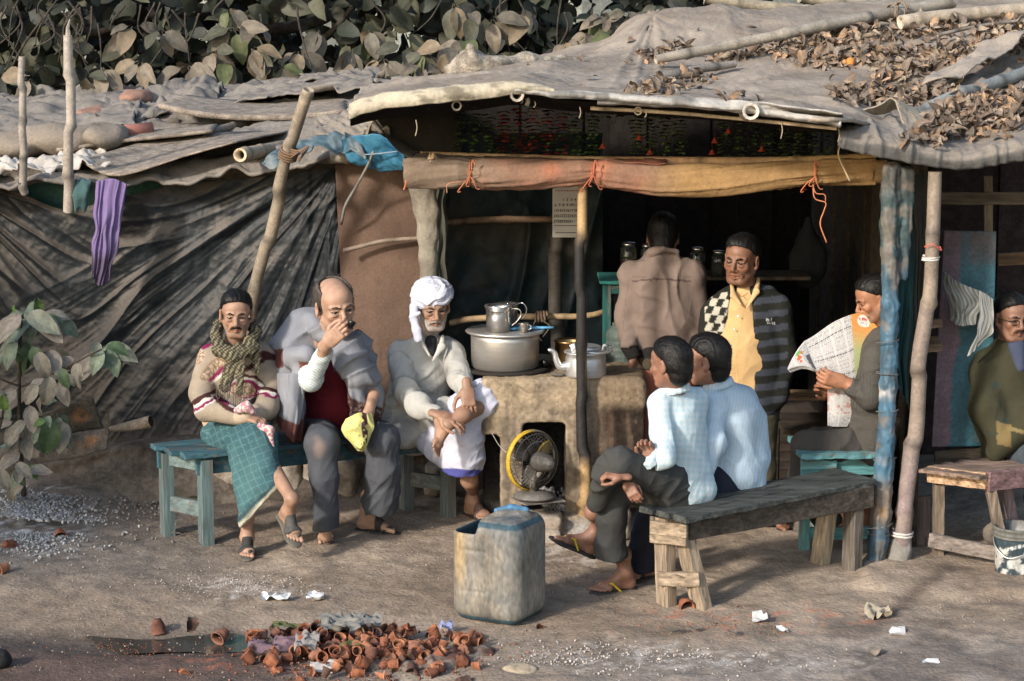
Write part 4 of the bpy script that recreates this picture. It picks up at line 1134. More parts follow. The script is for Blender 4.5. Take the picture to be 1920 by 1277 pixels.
 # bamboos and wood on the roof
 bb = lambda pts, r0, r1, lab, col=(.30, .26, .21), seed=1, **k: bamboo(lpx(pts), r0, r1, label=lab, col=col, seed=seed, **k)
 bb([(1232, 112, 13.6), (1330, 92, 13.7), (1480, 62, 13.9), (1620, 34, 14.2), (1785, 4, 14.6)], .030, .040, 'long thick bamboo lying diagonally over the middle of the stall roof', (.30, .265, .22), 61, node=.33)
 bb([(1690, 42, 14.0), (1780, 30, 14.1), (1950, 14, 14.3)], .045, .040, 'pale thick bamboo lying at the upper right of the stall roof', (.38, .32, .25), 62, node=.4)
 bb([(1184, 162, 13.0), (1230, 148, 13.1), (1300, 132, 13.3), (1375, 120, 13.5)], .032, .022, 'short grey bamboo with an open end near the roof centre', (.25, .22, .19), 63)
 bb([(1720, 215, 12.15), (1790, 180, 12.3), (1860, 158, 12.5), (1960, 122, 12.8)], .036, .036, 'blue grey bamboo pressing down the leaves at the right of the roof', (.20, .215, .21), 64, node=.34)
 bb([(1320, -6, 15.9), (1400, 8, 15.9), (1520, 18, 15.9)], .05, .03, 'bamboo behind the roof ridge at the top of the picture', (.28, .24, .18), 65)
 bb([(1500, -8, 16.1), (1580, 6, 16.1), (1680, 14, 16.1)], .05, .04, 'second bamboo behind the ridge, farther right', (.26, .22, .17), 66)
 bb([(1760, 66, 13.7), (1830, 50, 13.8), (1930, 36, 13.9)], .012, .010, 'thin stick over the leaves near the upper right corner', (.22, .19, .16), 67)
 bb([(1160, 170, 12.9), (1220, 160, 12.95), (1300, 140, 13.15)], .010, .008, 'thin dark stick lying along the short grey bamboo', (.15, .12, .10), 68)
 mb = MB()
 for (x, y) in ((1672, 22), (1690, 18)): rope_coil(mb, W(x, y, 14.28), W(1785, 4, 14.6) - W(1620, 34, 14.2), .045, 2, .006, (.2, .16, .12), seed=x)
 strand(mb, lpx([(1684, 10, 14.2), (1682, 35, 14.2), (1686, 60, 14.1)]), .006, (.14, .11, .09))
 tag(mb.build('rope_knot', CLOTH, smooth=True), 'rope tied round the long bamboo near the top right', 'rope')
 s = Sdf(.014)
 pts = lpx([(852, 130, 13.9), (880, 118, 13.9), (930, 128, 13.9), (985, 116, 14.0), (1050, 116, 14.1), (1120, 112, 14.2)])
 s.chain(pts, [.06, .075, .07, .05, .035, .02], k=.05)
 s.cap(W(890, 122, 13.85), W(882, 92, 13.8), .05, .03, k=.05)
 V, F = s.mesh(); V = V + vnormals(V, F) * (.012 * fbm(V * [8, 30, 30], 4, 3))[:, None]
 tag(obj('gnarled_log', V, F, WOOD, mix((.26, .23, .19), (.14, .12, .10), sstep(-.3, .6, fbm(V * 12, 5, 3)))), 'gnarled grey log lying at the left shoulder of the stall roof', 'log')
main_roof()
# ================================================================== FURNITURE
TEAL = (.075, .135, .145)
def wd(c, k=.15):
 return np.array(c) * RNG.uniform(1 - k, 1 + k)
def plank_obj(name, a, b, w, t, c, parent, up=(0, 0, 1), mat=WOOD, jit=.002, label=None, seg=8):
 mb = MB(); mb.beam(a, b, w, t, c, up, seg, jit)
 dv = np.abs(np.asarray(b) - np.asarray(a)); zz = dv[2] > dv[0]
 mat = {WOOD: WOODZ if zz else WOODX, PAINT: PAINTZ if zz else PAINTX}.get(mat, mat)
 o = mb.build(name, mat, parent)
 m = o.modifiers.new('edge', 'BEVEL'); m.width = .003; m.segments = 1; m.limit_method = 'ANGLE'
 if label: o['label'] = label
 return o
def blue_bench():
 A, B = G(387, 1018), G(315, 1003)      # left end legs, near and far
 C, D = G(840, 966), G(762, 954)        # right end legs
 t = thing('bench', 'long teal painted wooden bench under the three seated men in front of the tarp wall', 'bench', (A + B + C + D) / 4)
 H = .50
 for p, q in ((A, C), (B, D), (C, A), (D, B)):
  ix = nrm(q - p)
  top = p + [0, 0, H - .03] + ix * .0
  mb = MB(); Rz = frame(ix, (0, 0, 1))
  c = mix(TEAL, (.17, .16, .14), .25 if p is A or p is B else .6)
  mb.beam(p + [0, 0, -.02], top, .085, .062, c, ix, 10, .0015)
  mb.build('leg', PAINTZ, t)
 for p, q, n in ((A, B, 'end_rail'), (C, D, 'end_rail')):
  plank_obj(n, p + [0, 0, .185], q + [0, 0, .185], .03, .085, mix(TEAL, (.17, .16, .14), .35 if p is A else .7), t, mat=PAINT)
  plank_obj('end_apron', p + [0, 0, .445] - nrm(q - p) * .02, q + [0, 0, .445] + nrm(q - p) * .02, .03, .09, wd(mix(TEAL, (.17, .16, .14), .3)), t, mat=PAINT)
 for p, q in ((A, C), (B, D)):
  ix = nrm(q - p)
  plank_obj('side_apron', p + [0, 0, .435] - ix * .05, q + [0, 0, .435] + ix * .05, .025, .10, (.035, .095, .12), t, mat=PAINT)
 ix = nrm(C - A); iy = nrm(B - A); iy = iy - ix * (iy @ ix) * .6
 w = np.linalg.norm(B - A) + .10
 for k in range(4):
  o = A + iy * ((k + .5) / 4 * w - .06)
  plank_obj('seat_plank', o - ix * (.13 + .03 * (k % 2)) + [0, 0, H + .005 * (k % 2)], o + (C - A) + ix * .10 + [0, 0, H + .004 * ((k + 1) % 2)], w / 4 - .004, .028, wd((.035, .088, .11), .25), t, mat=PAINT, seg=20, jit=.003)
blue_bench()
def front_bench():
 A, B = G(1318, 1140), G(1250, 1133)
 C, D = G(1597, 1073), G(1536, 1060)
 t = thing('bench', 'weathered grey wooden bench in front holding the two men in light blue shirts', 'bench', (A + B + C + D) / 4)
 H = .475
 cc = (.235, .185, .135); dk = (.11, .095, .08)
 ax = nrm(C - A); up = np.array([0, 0, H])
 leg = lambda p, top, c: (lambda mb: (mb.beam(p + [0, 0, -.01], top, .085, .06, c, ax, 10, .0018), mb.build('leg', WOODZ, t)))(MB())
 leg(A, A + ax * -.02 + (-.10, .06, H - .03), cc); leg(B, B + (-.02, -.01, H - .03), cc)
 leg(C, C + (.0, .0, H - .03), dk); leg(D, D + ax * .08 + (0.0, 0, H - .03), (.30, .24, .17))
 r0 = B + [-.045, -.035, .14]; r1 = A + [-.02, -.035, .155]
 plank_obj('end_rail', r0, r1, .03, .07, cc, t)
 iy = nrm(np.cross((0, 0, 1), ax))
 n0 = W(1222, 968, 10.62); n1 = W(1312, 985, 10.56)
 plank_obj('end_apron', B + (-.085, -.03, H - .075), A + (-.085, -.05, H - .075), .03, .065, (.25, .195, .14), t)
 plank_obj('end_apron', B + (-.085, -.02, H - .13), A + (-.085, -.04, H - .13), .03, .045, (.25, .195, .14), t)
 plank_obj('side_apron', A + (-.08, .0, H - .075), C + (.10, .02, H - .075), .028, .115, (.06, .05, .042), t, label='dark stained side board with pale flaking')
 plank_obj('side_apron', B + (-.08, .0, H - .08), D + (.10, .02, H - .08), .028, .10, (.12, .10, .08), t)
 w = .30
 for k in range(3):
  o = A + iy * ((k + .5) / 3 * w - .05)
  plank_obj('seat_plank', o - ax * (.14 + .02 * k) + [-.02, 0, H - .004 + .004 * k], o + (C - A) + ax * .12 + [.0, 0, H - .004 + .004 * k], w / 3 - .003, .03, wd((.055, .06, .057), .2), t, seg=20, jit=.003)
front_bench()
def blue_stool():
 P = [G(1507, 1035), G(1640, 1030), G(1530, 985), G(1660, 985)]
 t = thing('stool', 'bright turquoise painted stool table under the newspaper reader', 'stool', np.mean(P, axis=0))
 T = (.10, .26, .27)
 H = W(1505, 850, 11.65)[2]
 for p in P:
  mb = MB(); mb.beam(p + [0, 0, -.01], p + [0, 0, H - .03], .075, .05, wd(T, .1), (1, 0, 0), 8, .001); mb.build('leg', PAINTZ, t)
 plank_obj('apron', P[0] + [-.03, -.03, H - .075], P[1] + [.03, -.03, H - .075], .025, .11, T, t, mat=PAINT)
 plank_obj('rail', P[0] + [0, -.01, .105], P[1] + [0, -.01, .10], .025, .07, T, t, mat=PAINT)
 for k in range(3):
  a = P[0] + [-.05, -.06 + .16 * k, H - .003]; b = P[1] + [.06, -.06 + .16 * k, H - .003]
  plank_obj('top_plank', a, b, .15, .035, wd((.08, .19, .21), .15), t, mat=PAINT, seg=16, jit=.005)
 plank_obj('patch', P[0] + [-.03, -.047, H - .065], P[0] + [.16, -.047, H - .065], .012, .05, (.11, .25, .26), t, mat=PAINT, label='small patch board nailed on the apron')
blue_stool()
def right_table():
 A = G(1758, 1048); B = G(1885, 1062); C = G(1905, 1010)
 t = thing('table', 'rough brown and pink stained wooden table under the man in the olive shawl', 'table', A)
 H = W(1742, 890, 11.5)[2]
 wc = (.17, .135, .105); pk = (.15, .11, .11)
 leg = lambda p, q, c: (lambda mb: (mb.beam(p, q, .085, .05, c, (1, 0, 0), 8, .0015), mb.build('leg', WOODZ, t)))(MB())
 leg(A + [0, 0, -.02], W(1760, 905, 11.52), wc)
 leg(W(1890, 1075, 11.35), W(1856, 912, 11.3), wc)
 leg(W(1905, 1010, 11.5), W(1884, 905, 11.5), pk)
 leg(W(1950, 1040, 12.1), W(1950, 905, 12.1), pk)
 plank_obj('rail', W(1742, 1012, 11.48), W(1890, 1042, 11.3), .03, .075, (.16, .135, .12), t)
 plank_obj('apron', W(1740, 889, 11.5), W(1850, 902, 11.25), .03, .085, (.38, .25, .16), t, label='orange brown front board with flaked pink paint')
 plank_obj('apron', W(1852, 903, 11.25), W(1990, 888, 11.5), .03, .10, (.17, .105, .105), t)
 for k, (a, b, c, d) in enumerate([((1738, 878), (1852, 893), 11.5, 11.24), ((1760, 874), (1880, 886), 11.62, 11.4), ((1790, 870), (1925, 880), 11.75, 11.55), ((1815, 866), (1965, 876), 11.9, 11.7), ((1840, 862), (1990, 872), 12.05, 11.85)]):
  pa, pb = W(*a, c), W(*b, d); pb = pb.copy(); pb = pa + (pb - pa) * 1.0
  plank_obj('top_plank', pa, pb, .16, .02, wd((.19, .135, .105), .15), t, seg=12, jit=.003)
right_table()
def right_stall():
 # dark rear wall, frames and the painted board
 mb = MB()
 for k in range(13):
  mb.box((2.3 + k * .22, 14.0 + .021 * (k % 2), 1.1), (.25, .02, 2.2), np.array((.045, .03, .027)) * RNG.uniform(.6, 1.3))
 tag(mb.build('back_wall', WOOD), 'dark reddish plank back wall of the right hand stall', 'wall')
 fr = [((1745, 372, 12.6), (1960, 372, 12.6), .07, 'top horizontal batten of the frame in the right stall', (.12, .09, .06)),
  ((1852, 330, 12.62), (1852, 440, 12.62), .05, 'short upright batten between the horizontal battens of the right stall', (.16, .12, .07)),
  ((1870, 487, 12.6), (1960, 482, 12.6), .07, 'batten behind the head of the man with glasses', (.15, .09, .05)),
  ((1715, 415, 11.9), (1748, 628, 11.9), .03, 'narrow board behind the thick bamboo', (.2, .15, .1)),
  ((1690, 640, 12.0), (1760, 640, 12.0), .06, 'batten end beside the painted board', (.14, .09, .06))]
 for a, b, w_, lab, c in fr[:3] + fr[4:]:
  o = plank_obj('batten', W(*a), W(*b), .03, w_, c, None, up=(0, 0, 1) if a[1] - b[1] in range(-20, 20) else (1, 0, 0)); tag(o, lab, 'batten')
 o = plank_obj('batten', W(1722, 330, 11.85), W(1712, 628, 11.85), .05, .03, (.33, .21, .12), None, up=(0, 1, 0)); tag(o, 'orange lit upright batten just left of the painted board', 'batten')
 for (y, lab) in ((610, 'upper short batten joining the upright to the painted board'), (655, 'lower short batten joining the upright to the painted board')):
  o = plank_obj('batten', W(1722, y, 11.9), W(1766, y - 5, 11.9), .03, .045, (.22, .14, .09), None); tag(o, lab, 'batten')
 V, U, Vv = loft([lpx([(1770, 432, 12.2), (1868, 434, 12.15)]), lpx([(1746, 838, 12.0), (1858, 836, 12.0)])], 60, 160)
 px, py = PX(V)
 n = fbm(V * 5, 3, 4)
 pinkedge = np.interp(py, [430, 520, 640, 700, 840], [1798, 1798, 1800, 1782, 1776])
 c = mix((.12, .075, .09), (.018, .08, .105), sstep(-5, 5, px - pinkedge + 6 * n))
 c = mix(c, (.08, .05, .045), sstep(520, 440, py) * .5 + .3 * sstep(.2, .6, n))
 o = obj('painted_board', V, gridfaces(60, 160), PAINT, c); solid(o, .02)
 tag(o, 'tall board painted pink and turquoise behind the hanging striped cloth', 'board')
 o = plank_obj('panel', W(1752, 862, 12.02), W(1850, 856, 12.02), .02, .10, (.07, .055, .04), None); tag(o, 'dark board between the painted board and the brown table', 'board')
 o = plank_obj('panel', W(1723, 930, 11.75), W(1722, 1046, 11.75), .12, .02, (.17, .13, .12), None, up=(0, 1, 0)); tag(o, 'grey upright plank between the thick bamboo and the brown table', 'plank')
 # striped cloth
 stripe = lambda V, U, Vv: mix((.19, .20, .19), (.11, .115, .11), sstep(.2, .7, np.sin(U * 60) * .5 + .5))
 hanging_cloth('striped_cloth', 'grey striped cloth slung over the painted board', 'cloth', lpx([(1765, 508, 11.95), (1800, 530, 11.9), (1858, 552, 11.95)]), lpx([(1784, 602, 11.95), (1805, 612, 11.92), (1842, 604, 11.95)]), None, 12, 3, .035, seed=5, colf=stripe, n=(80, 50))
 hanging_cloth('white_towel', 'white striped towel hanging at the right end of the grey striped cloth', 'cloth', lpx([(1838, 545, 11.9), (1862, 560, 11.9)]), lpx([(1812, 668, 11.9), (1836, 648, 11.9)]), None, 12, 2, .03, mids=[lpx([(1836, 610, 11.88), (1862, 615, 11.88)])], seed=6,
    colf=lambda V, U, Vv: mix((.5, .5, .47), (.2, .2, .2), sstep(.75, .9, np.sin(U * 38) * .5 + .5)), n=(50, 60))
right_stall()
# ================================================================== CLAY STOVE
def stove():
 t = thing('clay_stove', 'big mud built stove block with two fire openings and soot streaks', 'stove', G(1060, 990))
 s = Sdf(.011)
 x0 = W(905, 900, 12.3)[0]; x1 = W(1207, 900, 12.3)[0]
 H = .865
 yF = 12.14
 s.box(((x0 + x1) / 2 + .0, yF + .42, H / 2 - .05), ((x1 - x0) / 2, .42, H / 2 + .05), rd=.03)
 s.cap((x0 + .1, yF + .06, H - .06), (x1 - .06, yF + .05, H - .05), .05, .05, k=.03)
 # rounded shoulders and slumped patches
 s.ell((x1 - .25, yF + .02, H - .1), (.2, .035, .09), k=.05)
 s.ell((x0 + .3, yF, .0), (.4, .10, .09), k=.06); s.ell((x1 - .3, yF - .04, .0), (.35, .14, .10), k=.08)
 # openings
 a = W(980, 812, yF); b = W(1060, 985, yF)
 s.box(((a[0] + b[0]) / 2, yF + .1, (a[2] + .10) / 2 + .03), ((b[0] - a[0]) / 2, .34, (a[2] - .05) / 2), rd=.03, k=.015, neg=True)
 a = W(868, 815, yF); b = W(938, 975, yF)
 s.box(((a[0] + b[0]) / 2, yF + .1, a[2] / 2), ((b[0] - a[0]) / 2, .3, a[2] / 2), rd=.03, k=.015, neg=True)
 V, F = s.mesh()
 N = vnormals(V, F)
 n = fbm(V * 5, 3, 4)
 V = V + N * (.006 * n + .004 * fbm(V * 18, 9, 2))[:, None]
 px, py = PX(V)
 st = fbm(np.stack([V[:, 0] * 26, V[:, 1] * 26, V[:, 2] * 2.2], 1), 5, 4)
 c = mix((.20, .16, .118), (.28, .22, .15), sstep(-.5, .5, n))
 streak = sstep(-.35, .45, st + .25 * n) * sstep(735, 800, py + 25 * n)
 c = mix(c, (.095, .082, .068), streak * .85 * sstep(1010, 950, px))
 c = mix(c, (.11, .09, .07), streak * .6 * sstep(1000, 1060, px))
 c = mix(c, mix((.028, .021, .017), (.085, .06, .045), sstep(-.3, .6, st)), sstep(1100, 1135, px + 12 * n) * sstep(748, 772, py + 8 * n))
 c = mix(c, (.13, .09, .06), sstep(1100, 1135, px) * sstep(775, 745, py) * .6)
 c = mix(c, (.045, .04, .037), sstep(yF + .05, yF + .18, V[:, 1]) * sstep(H - .03, H - .09, V[:, 2]))
 c = mix(c, (.26, .25, .24), sstep(.16, .02, V[:, 2] + .05 * n) * sstep(1040, 1080, px) * .8)
 # cracks
 crk = ridge(2.2 * fbm(V * [4.2, 4.2, 5.5], 17, 3), 26) * sstep(790, 700, py)
 c = mix(c, (.06, .045, .035), np.clip(crk * .9, 0, 1))
 V = V - N * (crk * .008)[:, None]
 obj('stove_body', V, F, MUD, c, t)
 # sooty hole seen round the pan
 mb = MB(); mb.lathe([(.26, 0), (.27, .012), (.22, .016), (0, .016)], W(947, 712, 12.45) * [1, 1, 0] + [0, 0, H + .004], 30, (.03, .027, .025)); mb.build('hearth_ring', MUD, t, True)
 # loose stones
 for i, (x, y, w, h, z, Y, lab, nm) in enumerate([(1008, 958, .13, .045, .10, 12.0, 'flat brown brick carrying the fan', 'brick'), (1018, 985, .10, .045, .03, 11.98, 'pale brick lying under the brown one below the fan', 'brick'),
             (918, 952, .07, .05, .05, 12.68, 'round boulder in the left stove opening', 'boulder'), (1148, 905, .10, .09, .1, 12.0, 'dark boulder behind the crossed legs at the stove foot', 'boulder'),
             (815, 905, .05, .10, .12, 12.95, 'upright rough brick stack under the right end of the blue bench', 'brick'), (620, 900, .16, .12, .12, 13.0, 'grey stone leaning behind the trousers of the man in the shawl', 'stone'),
             (520, 905, .14, .12, .11, 13.0, 'pale stone under the blue bench behind the checked lungi', 'stone'), (438, 905, .12, .10, .1, 13.0, 'stone in the dark behind the left end of the blue bench', 'stone')]):
  p = W(x, y, Y); p[2] = z
  q = Sdf(.011); q.box(p, (w, .07, h), R=euler(.05, .06, RNG.uniform(-.3, .3)), rd=.02 if nm == 'brick' else .035, k=.02)
  if nm != 'brick': q.ell(p + [w * .3, 0, h * .3], (w * .7, .08, h * .8), k=.05)
  V, F = q.mesh(); V = V + vnormals(V, F) * (.012 * fbm(V * 12, i, 3))[:, None]
  tag(obj(nm, V, F, STONE, mix((.20, .165, .135), (.30, .26, .22), sstep(-.5, .5, fbm(V * 9, i + 3, 3)))), lab, nm)
 # ash and coals spilled from the opening
 V, F = [], []
 mb = MB()
 for k in range(160):
  a_ = RNG.uniform(0, 1, 2)
  p = W(1012 + 52 * a_[0], 915 + 55 * a_[1], 12.12 + .12 * (1 - a_[1])); r = RNG.uniform(.006, .016)
  mb.ball(p, (r, r, r * .7), np.array((.13, .125, .12)) * RNG.uniform(.5, 1.9), 6, 4, randrot())
 tag(mb.build('coal_ash', STONE), 'grey ash and coals spilled at the stove opening beside the fan', 'ash', kind='stuff')
stove()
def fan():
 c0 = W(1012, 866, 11.94)                # motor centre
 t = thing('fan', 'old table fan with yellow rim blowing into the stove opening', 'fan', W(1005, 935, 11.95))
 ax = nrm([-.60, .80, -.04])
 R = frame(ax, (0, 0, 1))               # local y = axis
 Rl = np.stack([R[:, 0], R[:, 2], ax], 1)   # columns for lathe: x,y in plane, z along axis
 cc = c0 + ax * .07
 rad = .160
 mb = MB(); mb.lathe([(rad, -.012), (rad + .009, -.008), (rad + .009, .014), (rad, .018), (rad - .006, .01), (rad - .006, -.008)], cc, 48, (.55, .36, .02), R=Rl, caps=False)
 V_ = mb.V[0] - cc; mb.C[0] = mix((.10, .09, .07), (.42, .27, .02), sstep(-.02, .03, V_ @ nrm((-.8, -.6, .0))))
 mb.build('rim', PAINT, t, True)
 a = np.linspace(0, 2 * np.pi, 30)
 for side, dz in (('rear_grille', -.06), ('front_grille', .06)):
  mb = MB()
  for k in range(44):
   an = 2 * np.pi * k / 44
   d = math.cos(an) * Rl[:, 0] + math.sin(an) * Rl[:, 1]
   P = [cc + d * .045 + ax * dz, cc + d * .11 + ax * dz * .95, cc + d * .155 + ax * dz * .6, cc + d * rad + ax * dz * .05]
   mb.tube(poly(P, 8), .0013, 4, (.10, .095, .09))
  for rr, dd in ((.045, 1), (.11, .95), (.15, .68)):
   mb.tube([cc + (math.cos(x) * Rl[:, 0] + math.sin(x) * Rl[:, 1]) * rr + ax * dz * dd for x in a], .0022, 4, (.22, .21, .20))
  o = mb.build(side, METAL, t); o['kind'] = 'stuff'
 s = Sdf(.006)
 s.cap(cc - ax * .075, cc - ax * .14, .058, .045, k=.02); s.cap(cc - ax * .14, cc - ax * .165, .036, .03, k=.01)
 V, F = s.mesh(); V = V - vnormals(V, F) * (.003 * ridge(vnoise(V * 60, 3), 4))[:, None]
 obj('motor', V, F, PAINT, (.05, .047, .043), t)
 for k in range(3):
  an = k * 2.094 + .4
  d = math.cos(an) * Rl[:, 0] + math.sin(an) * Rl[:, 1]; e = np.cross(ax, d)
  V, U, Vv = loft([[cc + d * .03 - e * .02 - ax * .01, cc + d * .09 - e * .055 - ax * .02, cc + d * .145 - e * .05 - ax * .02], [cc + d * .03 + e * .02 + ax * .01, cc + d * .09 + e * .045 + ax * .02, cc + d * .14 + e * .035 + ax * .02]], 10, 6)
  b = obj('blade', V, gridfaces(10, 6), PAINT, (.30, .20, .02) if k == 0 else (.09, .08, .065), t); solid(b, .003)
 base = W(1002, 925, 11.98)
 mb = MB(); mb.lathe([(.0, .0), (.115, 0), (.118, .012), (.06, .03), (.03, .034), (0, .034)], base + [0, 0, -.02], 30, (.12, .11, .10)); mb.build('base', PAINT, t, True)
 mb = MB(); mb.tube([base + [-.01, 0, .0], base + [-.005, 0, .07], cc - ax * .09 + [0, 0, -.04]], [.024, .018, .014], 10, (.16, .14, .12)); mb.build('stem', PAINT, t, True)
 mb = MB(); mb.box(W(1008, 937, 11.98), (.25, .18, .008), (.17, .155, .14), R=euler(.0, .03, .5))
 tag(mb.build('metal_plate', PAINT), 'flat grey plate on the brick under the fan', 'plate')
 mb = MB(); strand(mb, lpx([(922, 812, 12.0), (940, 840, 12.0), (975, 868, 11.95)]), .0022, (.35, .33, .3))
 tag(mb.build('thin_string', CLOTH), 'thin string running from the crossed knee down to the fan', 'string')
fan()
# ================================================================== COOKWARE
def cookware():
 H = .868
 c = W(947, 700, 12.42); c[2] = H + .012
 t = thing('cooking_pan', 'large aluminium cooking pan on the clay stove covered by a flat lid', 'pan', c)
 mb = MB(); r = .190
 mb.lathe([(0, 0), (r - .02, 0), (r, .015), (r + .002, .17), (r + .004, .205), (r - .003, .205), (r - .005, .02)], c, 56, (.55, .53, .50)); mb.build('pan_body', METAL, t, True)
 mb = MB(); mb.lathe([(r - .02, .203), (r + .028, .204), (r + .034, .212), (r + .022, .220), (r - .04, .212), (0, .214)], c, 56, (.62, .60, .58)); mb.build('lid', METAL, t, True)
 top = c[2] + .216
 # tall mug
 m = W(935, 615, 12.38); m[2] = top
 t = thing('steel_mug', 'tall shiny steel mug with curved handle standing on the pan lid', 'mug', m)
 mb = MB(); q = .070
 mb.lathe([(0, 0), (q, 0), (q, .118), (q + .002, .122), (q + .012, .142), (q + .014, .146), (q + .008, .146), (q - .003, .122), (q - .004, .01), (0, .008)], m, 40, (.68, .66, .62)); mb.build('mug_body', STEEL, t, True)
 mb = MB(); mb.tube(poly([m + [q, -.01, .128], m + [q + .045, -.02, .125], m + [q + .055, -.02, .095], m + [q + .035, -.02, .06], m + [q, -.01, .03]], 22), .006, 8, (.68, .66, .62), squash=.6); mb.build('handle', STEEL, t, True)
 m2 = W(970, 612, 12.5); m2[2] = top
 t = thing('steel_jug', 'second steel jug behind the tall mug, only its big handle showing', 'jug', m2)
 mb = MB(); mb.lathe([(0, 0), (.055, 0), (.055, .12), (.06, .135), (.054, .135), (.05, .01), (0, .008)], m2 + [-.055, .03, 0], 30, (.6, .58, .55)); mb.build('jug_body', STEEL, t, True)
 mb = MB(); mb.tube(poly([m2 + [.0, .02, .13], m2 + [.03, 0, .14], m2 + [.052, 0, .11], m2 + [.045, 0, .07], m2 + [.02, 0, .045]], 20), .007, 8, (.5, .5, .5), squash=.6); mb.build('handle', STEEL, t, True)
 m3 = W(982, 622, 12.34); m3[2] = top
 t = thing('steel_cup', 'little steel cup on the pan lid beside the tall mug', 'cup', m3)
 mb = MB(); mb.lathe([(0, 0), (.025, 0), (.027, .048), (.031, .051), (.026, .051), (.022, .004), (0, .004)], m3, 24, (.66, .62, .55)); mb.build('cup_body', STEEL, t, True)
 mb = MB(); mb.tube(poly([m3 + [.026, 0, .04], m3 + [.04, 0, .035], m3 + [.04, 0, .02], m3 + [.026, 0, .012]], 10), .004, 6, (.6, .58, .55)); mb.build('handle', STEEL, t, True)
 p0, p1 = W(955, 632, 12.42), W(1038, 629, 12.4); p0[2] = top + .008; p1[2] = top + .016
 mb = MB(); mb.tube([p0, (p0 + p1) / 2, p1], [.010, .009, .007], 10, (.10, .30, .50)); mb.lathe([(0, 0), (.045, .002), (.052, .012), (.04, .006), (0, .004)], p0 + [0, 0, -.004], 24, (.10, .30, .50))
 tag(mb.build('tea_strainer', PLASTIC, smooth=True), 'light blue plastic tea strainer lying on the pan lid', 'strainer')
 # kettle
 k = W(1098, 717, 12.22); k[2] = H + .004
 t = thing('kettle', 'aluminium kettle with curved spout behind the black bamboo post', 'kettle', k)
 q = .112
 mb = MB(); mb.lathe([(0, 0), (q, 0), (q + .003, .01), (q, .10), (q - .006, .125), (q + .008, .130), (q + .010, .136), (q - .01, .140), (q - .03, .142), (q - .032, .155), (0, .160)], k, 48, (.66, .66, .67)); mb.build('kettle_body', METAL, t, True)
 mb = MB(); mb.tube(poly([k + [-q + .01, -.02, .055], k + [-q - .03, -.03, .055], k + [-q - .05, -.035, .09], k + [-q - .062, -.04, .135], k + [-q - .085, -.045, .150], k + [-q - .095, -.045, .146]], 26), np.interp(np.linspace(0, 1, 26), [0, .3, 1], [.030, .020, .010]), 14, (.66, .66, .67)); mb.build('spout', METAL, t, True)
 mb = MB(); mb.lathe([(q - .028, .142), (q - .03, .166), (q - .05, .172), (0, .166)], k, 36, (.6, .6, .6)); mb.build('lid', METAL, t, True)
 for sx in (-1, 1):
  e = k + [sx * (q - .02) + (.0 if sx > 0 else .02), -.03, .145]
  mb = MB(); mb.tube(poly([e, e + [.004 * sx, 0, .018], e + [.012, 0, .034], e + [.018 * sx, 0, .022]], 12), [.010] * 12, 10, (.68, .68, .68)); mb.build('handle_lug', METAL, t, True)
 mb = MB(); mb.tube(poly([k + [-.02, -q + .01, .150], k + [.06, -q, .143], k + [.125, -.06, .140], k + [.145, -.02, .150], k + [.125, 0, .165]], 20), .007, 8, (.68, .68, .68)); mb.build('bail_handle', METAL, t, True)
 b = W(1068, 700, 12.5); b[2] = H + .004
 t = thing('brass_pot', 'tarnished brass pot standing in shade behind the kettle spout', 'pot', b)
 mb = MB(); mb.lathe([(0, 0), (.07, 0), (.085, .05), (.084, .14), (.092, .15), (.086, .154), (.074, .14), (.07, .02), (0, .02)], b, 36, (.34, .22, .10)); mb.build('pot_body', M('brass', rough=.35, var=.2, metallic=1, bump=.1), t, True)
 mb = MB(); mb.lathe([(0, 0), (.018, 0), (.02, .045), (.016, .05), (0, .05)], W(1021, 706, 12.4) * [1, 1, 0] + [0, 0, H + .01], 14, (.05, .05, .05))
 tag(mb.build('small_tumbler', STEEL, smooth=True), 'small dark tumbler between the pan and the kettle', 'tumbler')
 s = Sdf(.006); p = W(1048, 713, 12.2); p[2] = H + .012; s.ell(p, (.035, .02, .012), k=.01); s.ell(p + [-.03, 0, .006], (.02, .015, .012), k=.01); V, F = s.mesh()
 tag(obj('rag', V + .004 * np.stack([vnoise(V * 60, 1), vnoise(V * 60, 2), vnoise(V * 60, 3)], 1), F, CLOTH, (.10, .09, .08)), 'crumpled dark rag on the stove top left of the kettle', 'rag')
 # big glass jar on the stove's right end
 g = W(1165, 700, 12.75); g[2] = H - .02
 t = thing('ribbed_jar', 'ribbed grey green plastic jar behind the kettle', 'jar', g)
 prof = [(0, 0), (.085, 0)] + [(.09 + .004 * math.sin(z * 2.2), z * .013) for z in range(1, 15)] + [(.07, .21), (.055, .215), (.055, .235), (0, .235)]
 mb = MB(); mb.lathe(prof, g, 30, (.07, .09, .08)); mb.build('jar_body', PLASTIC, t, True)
cookware()
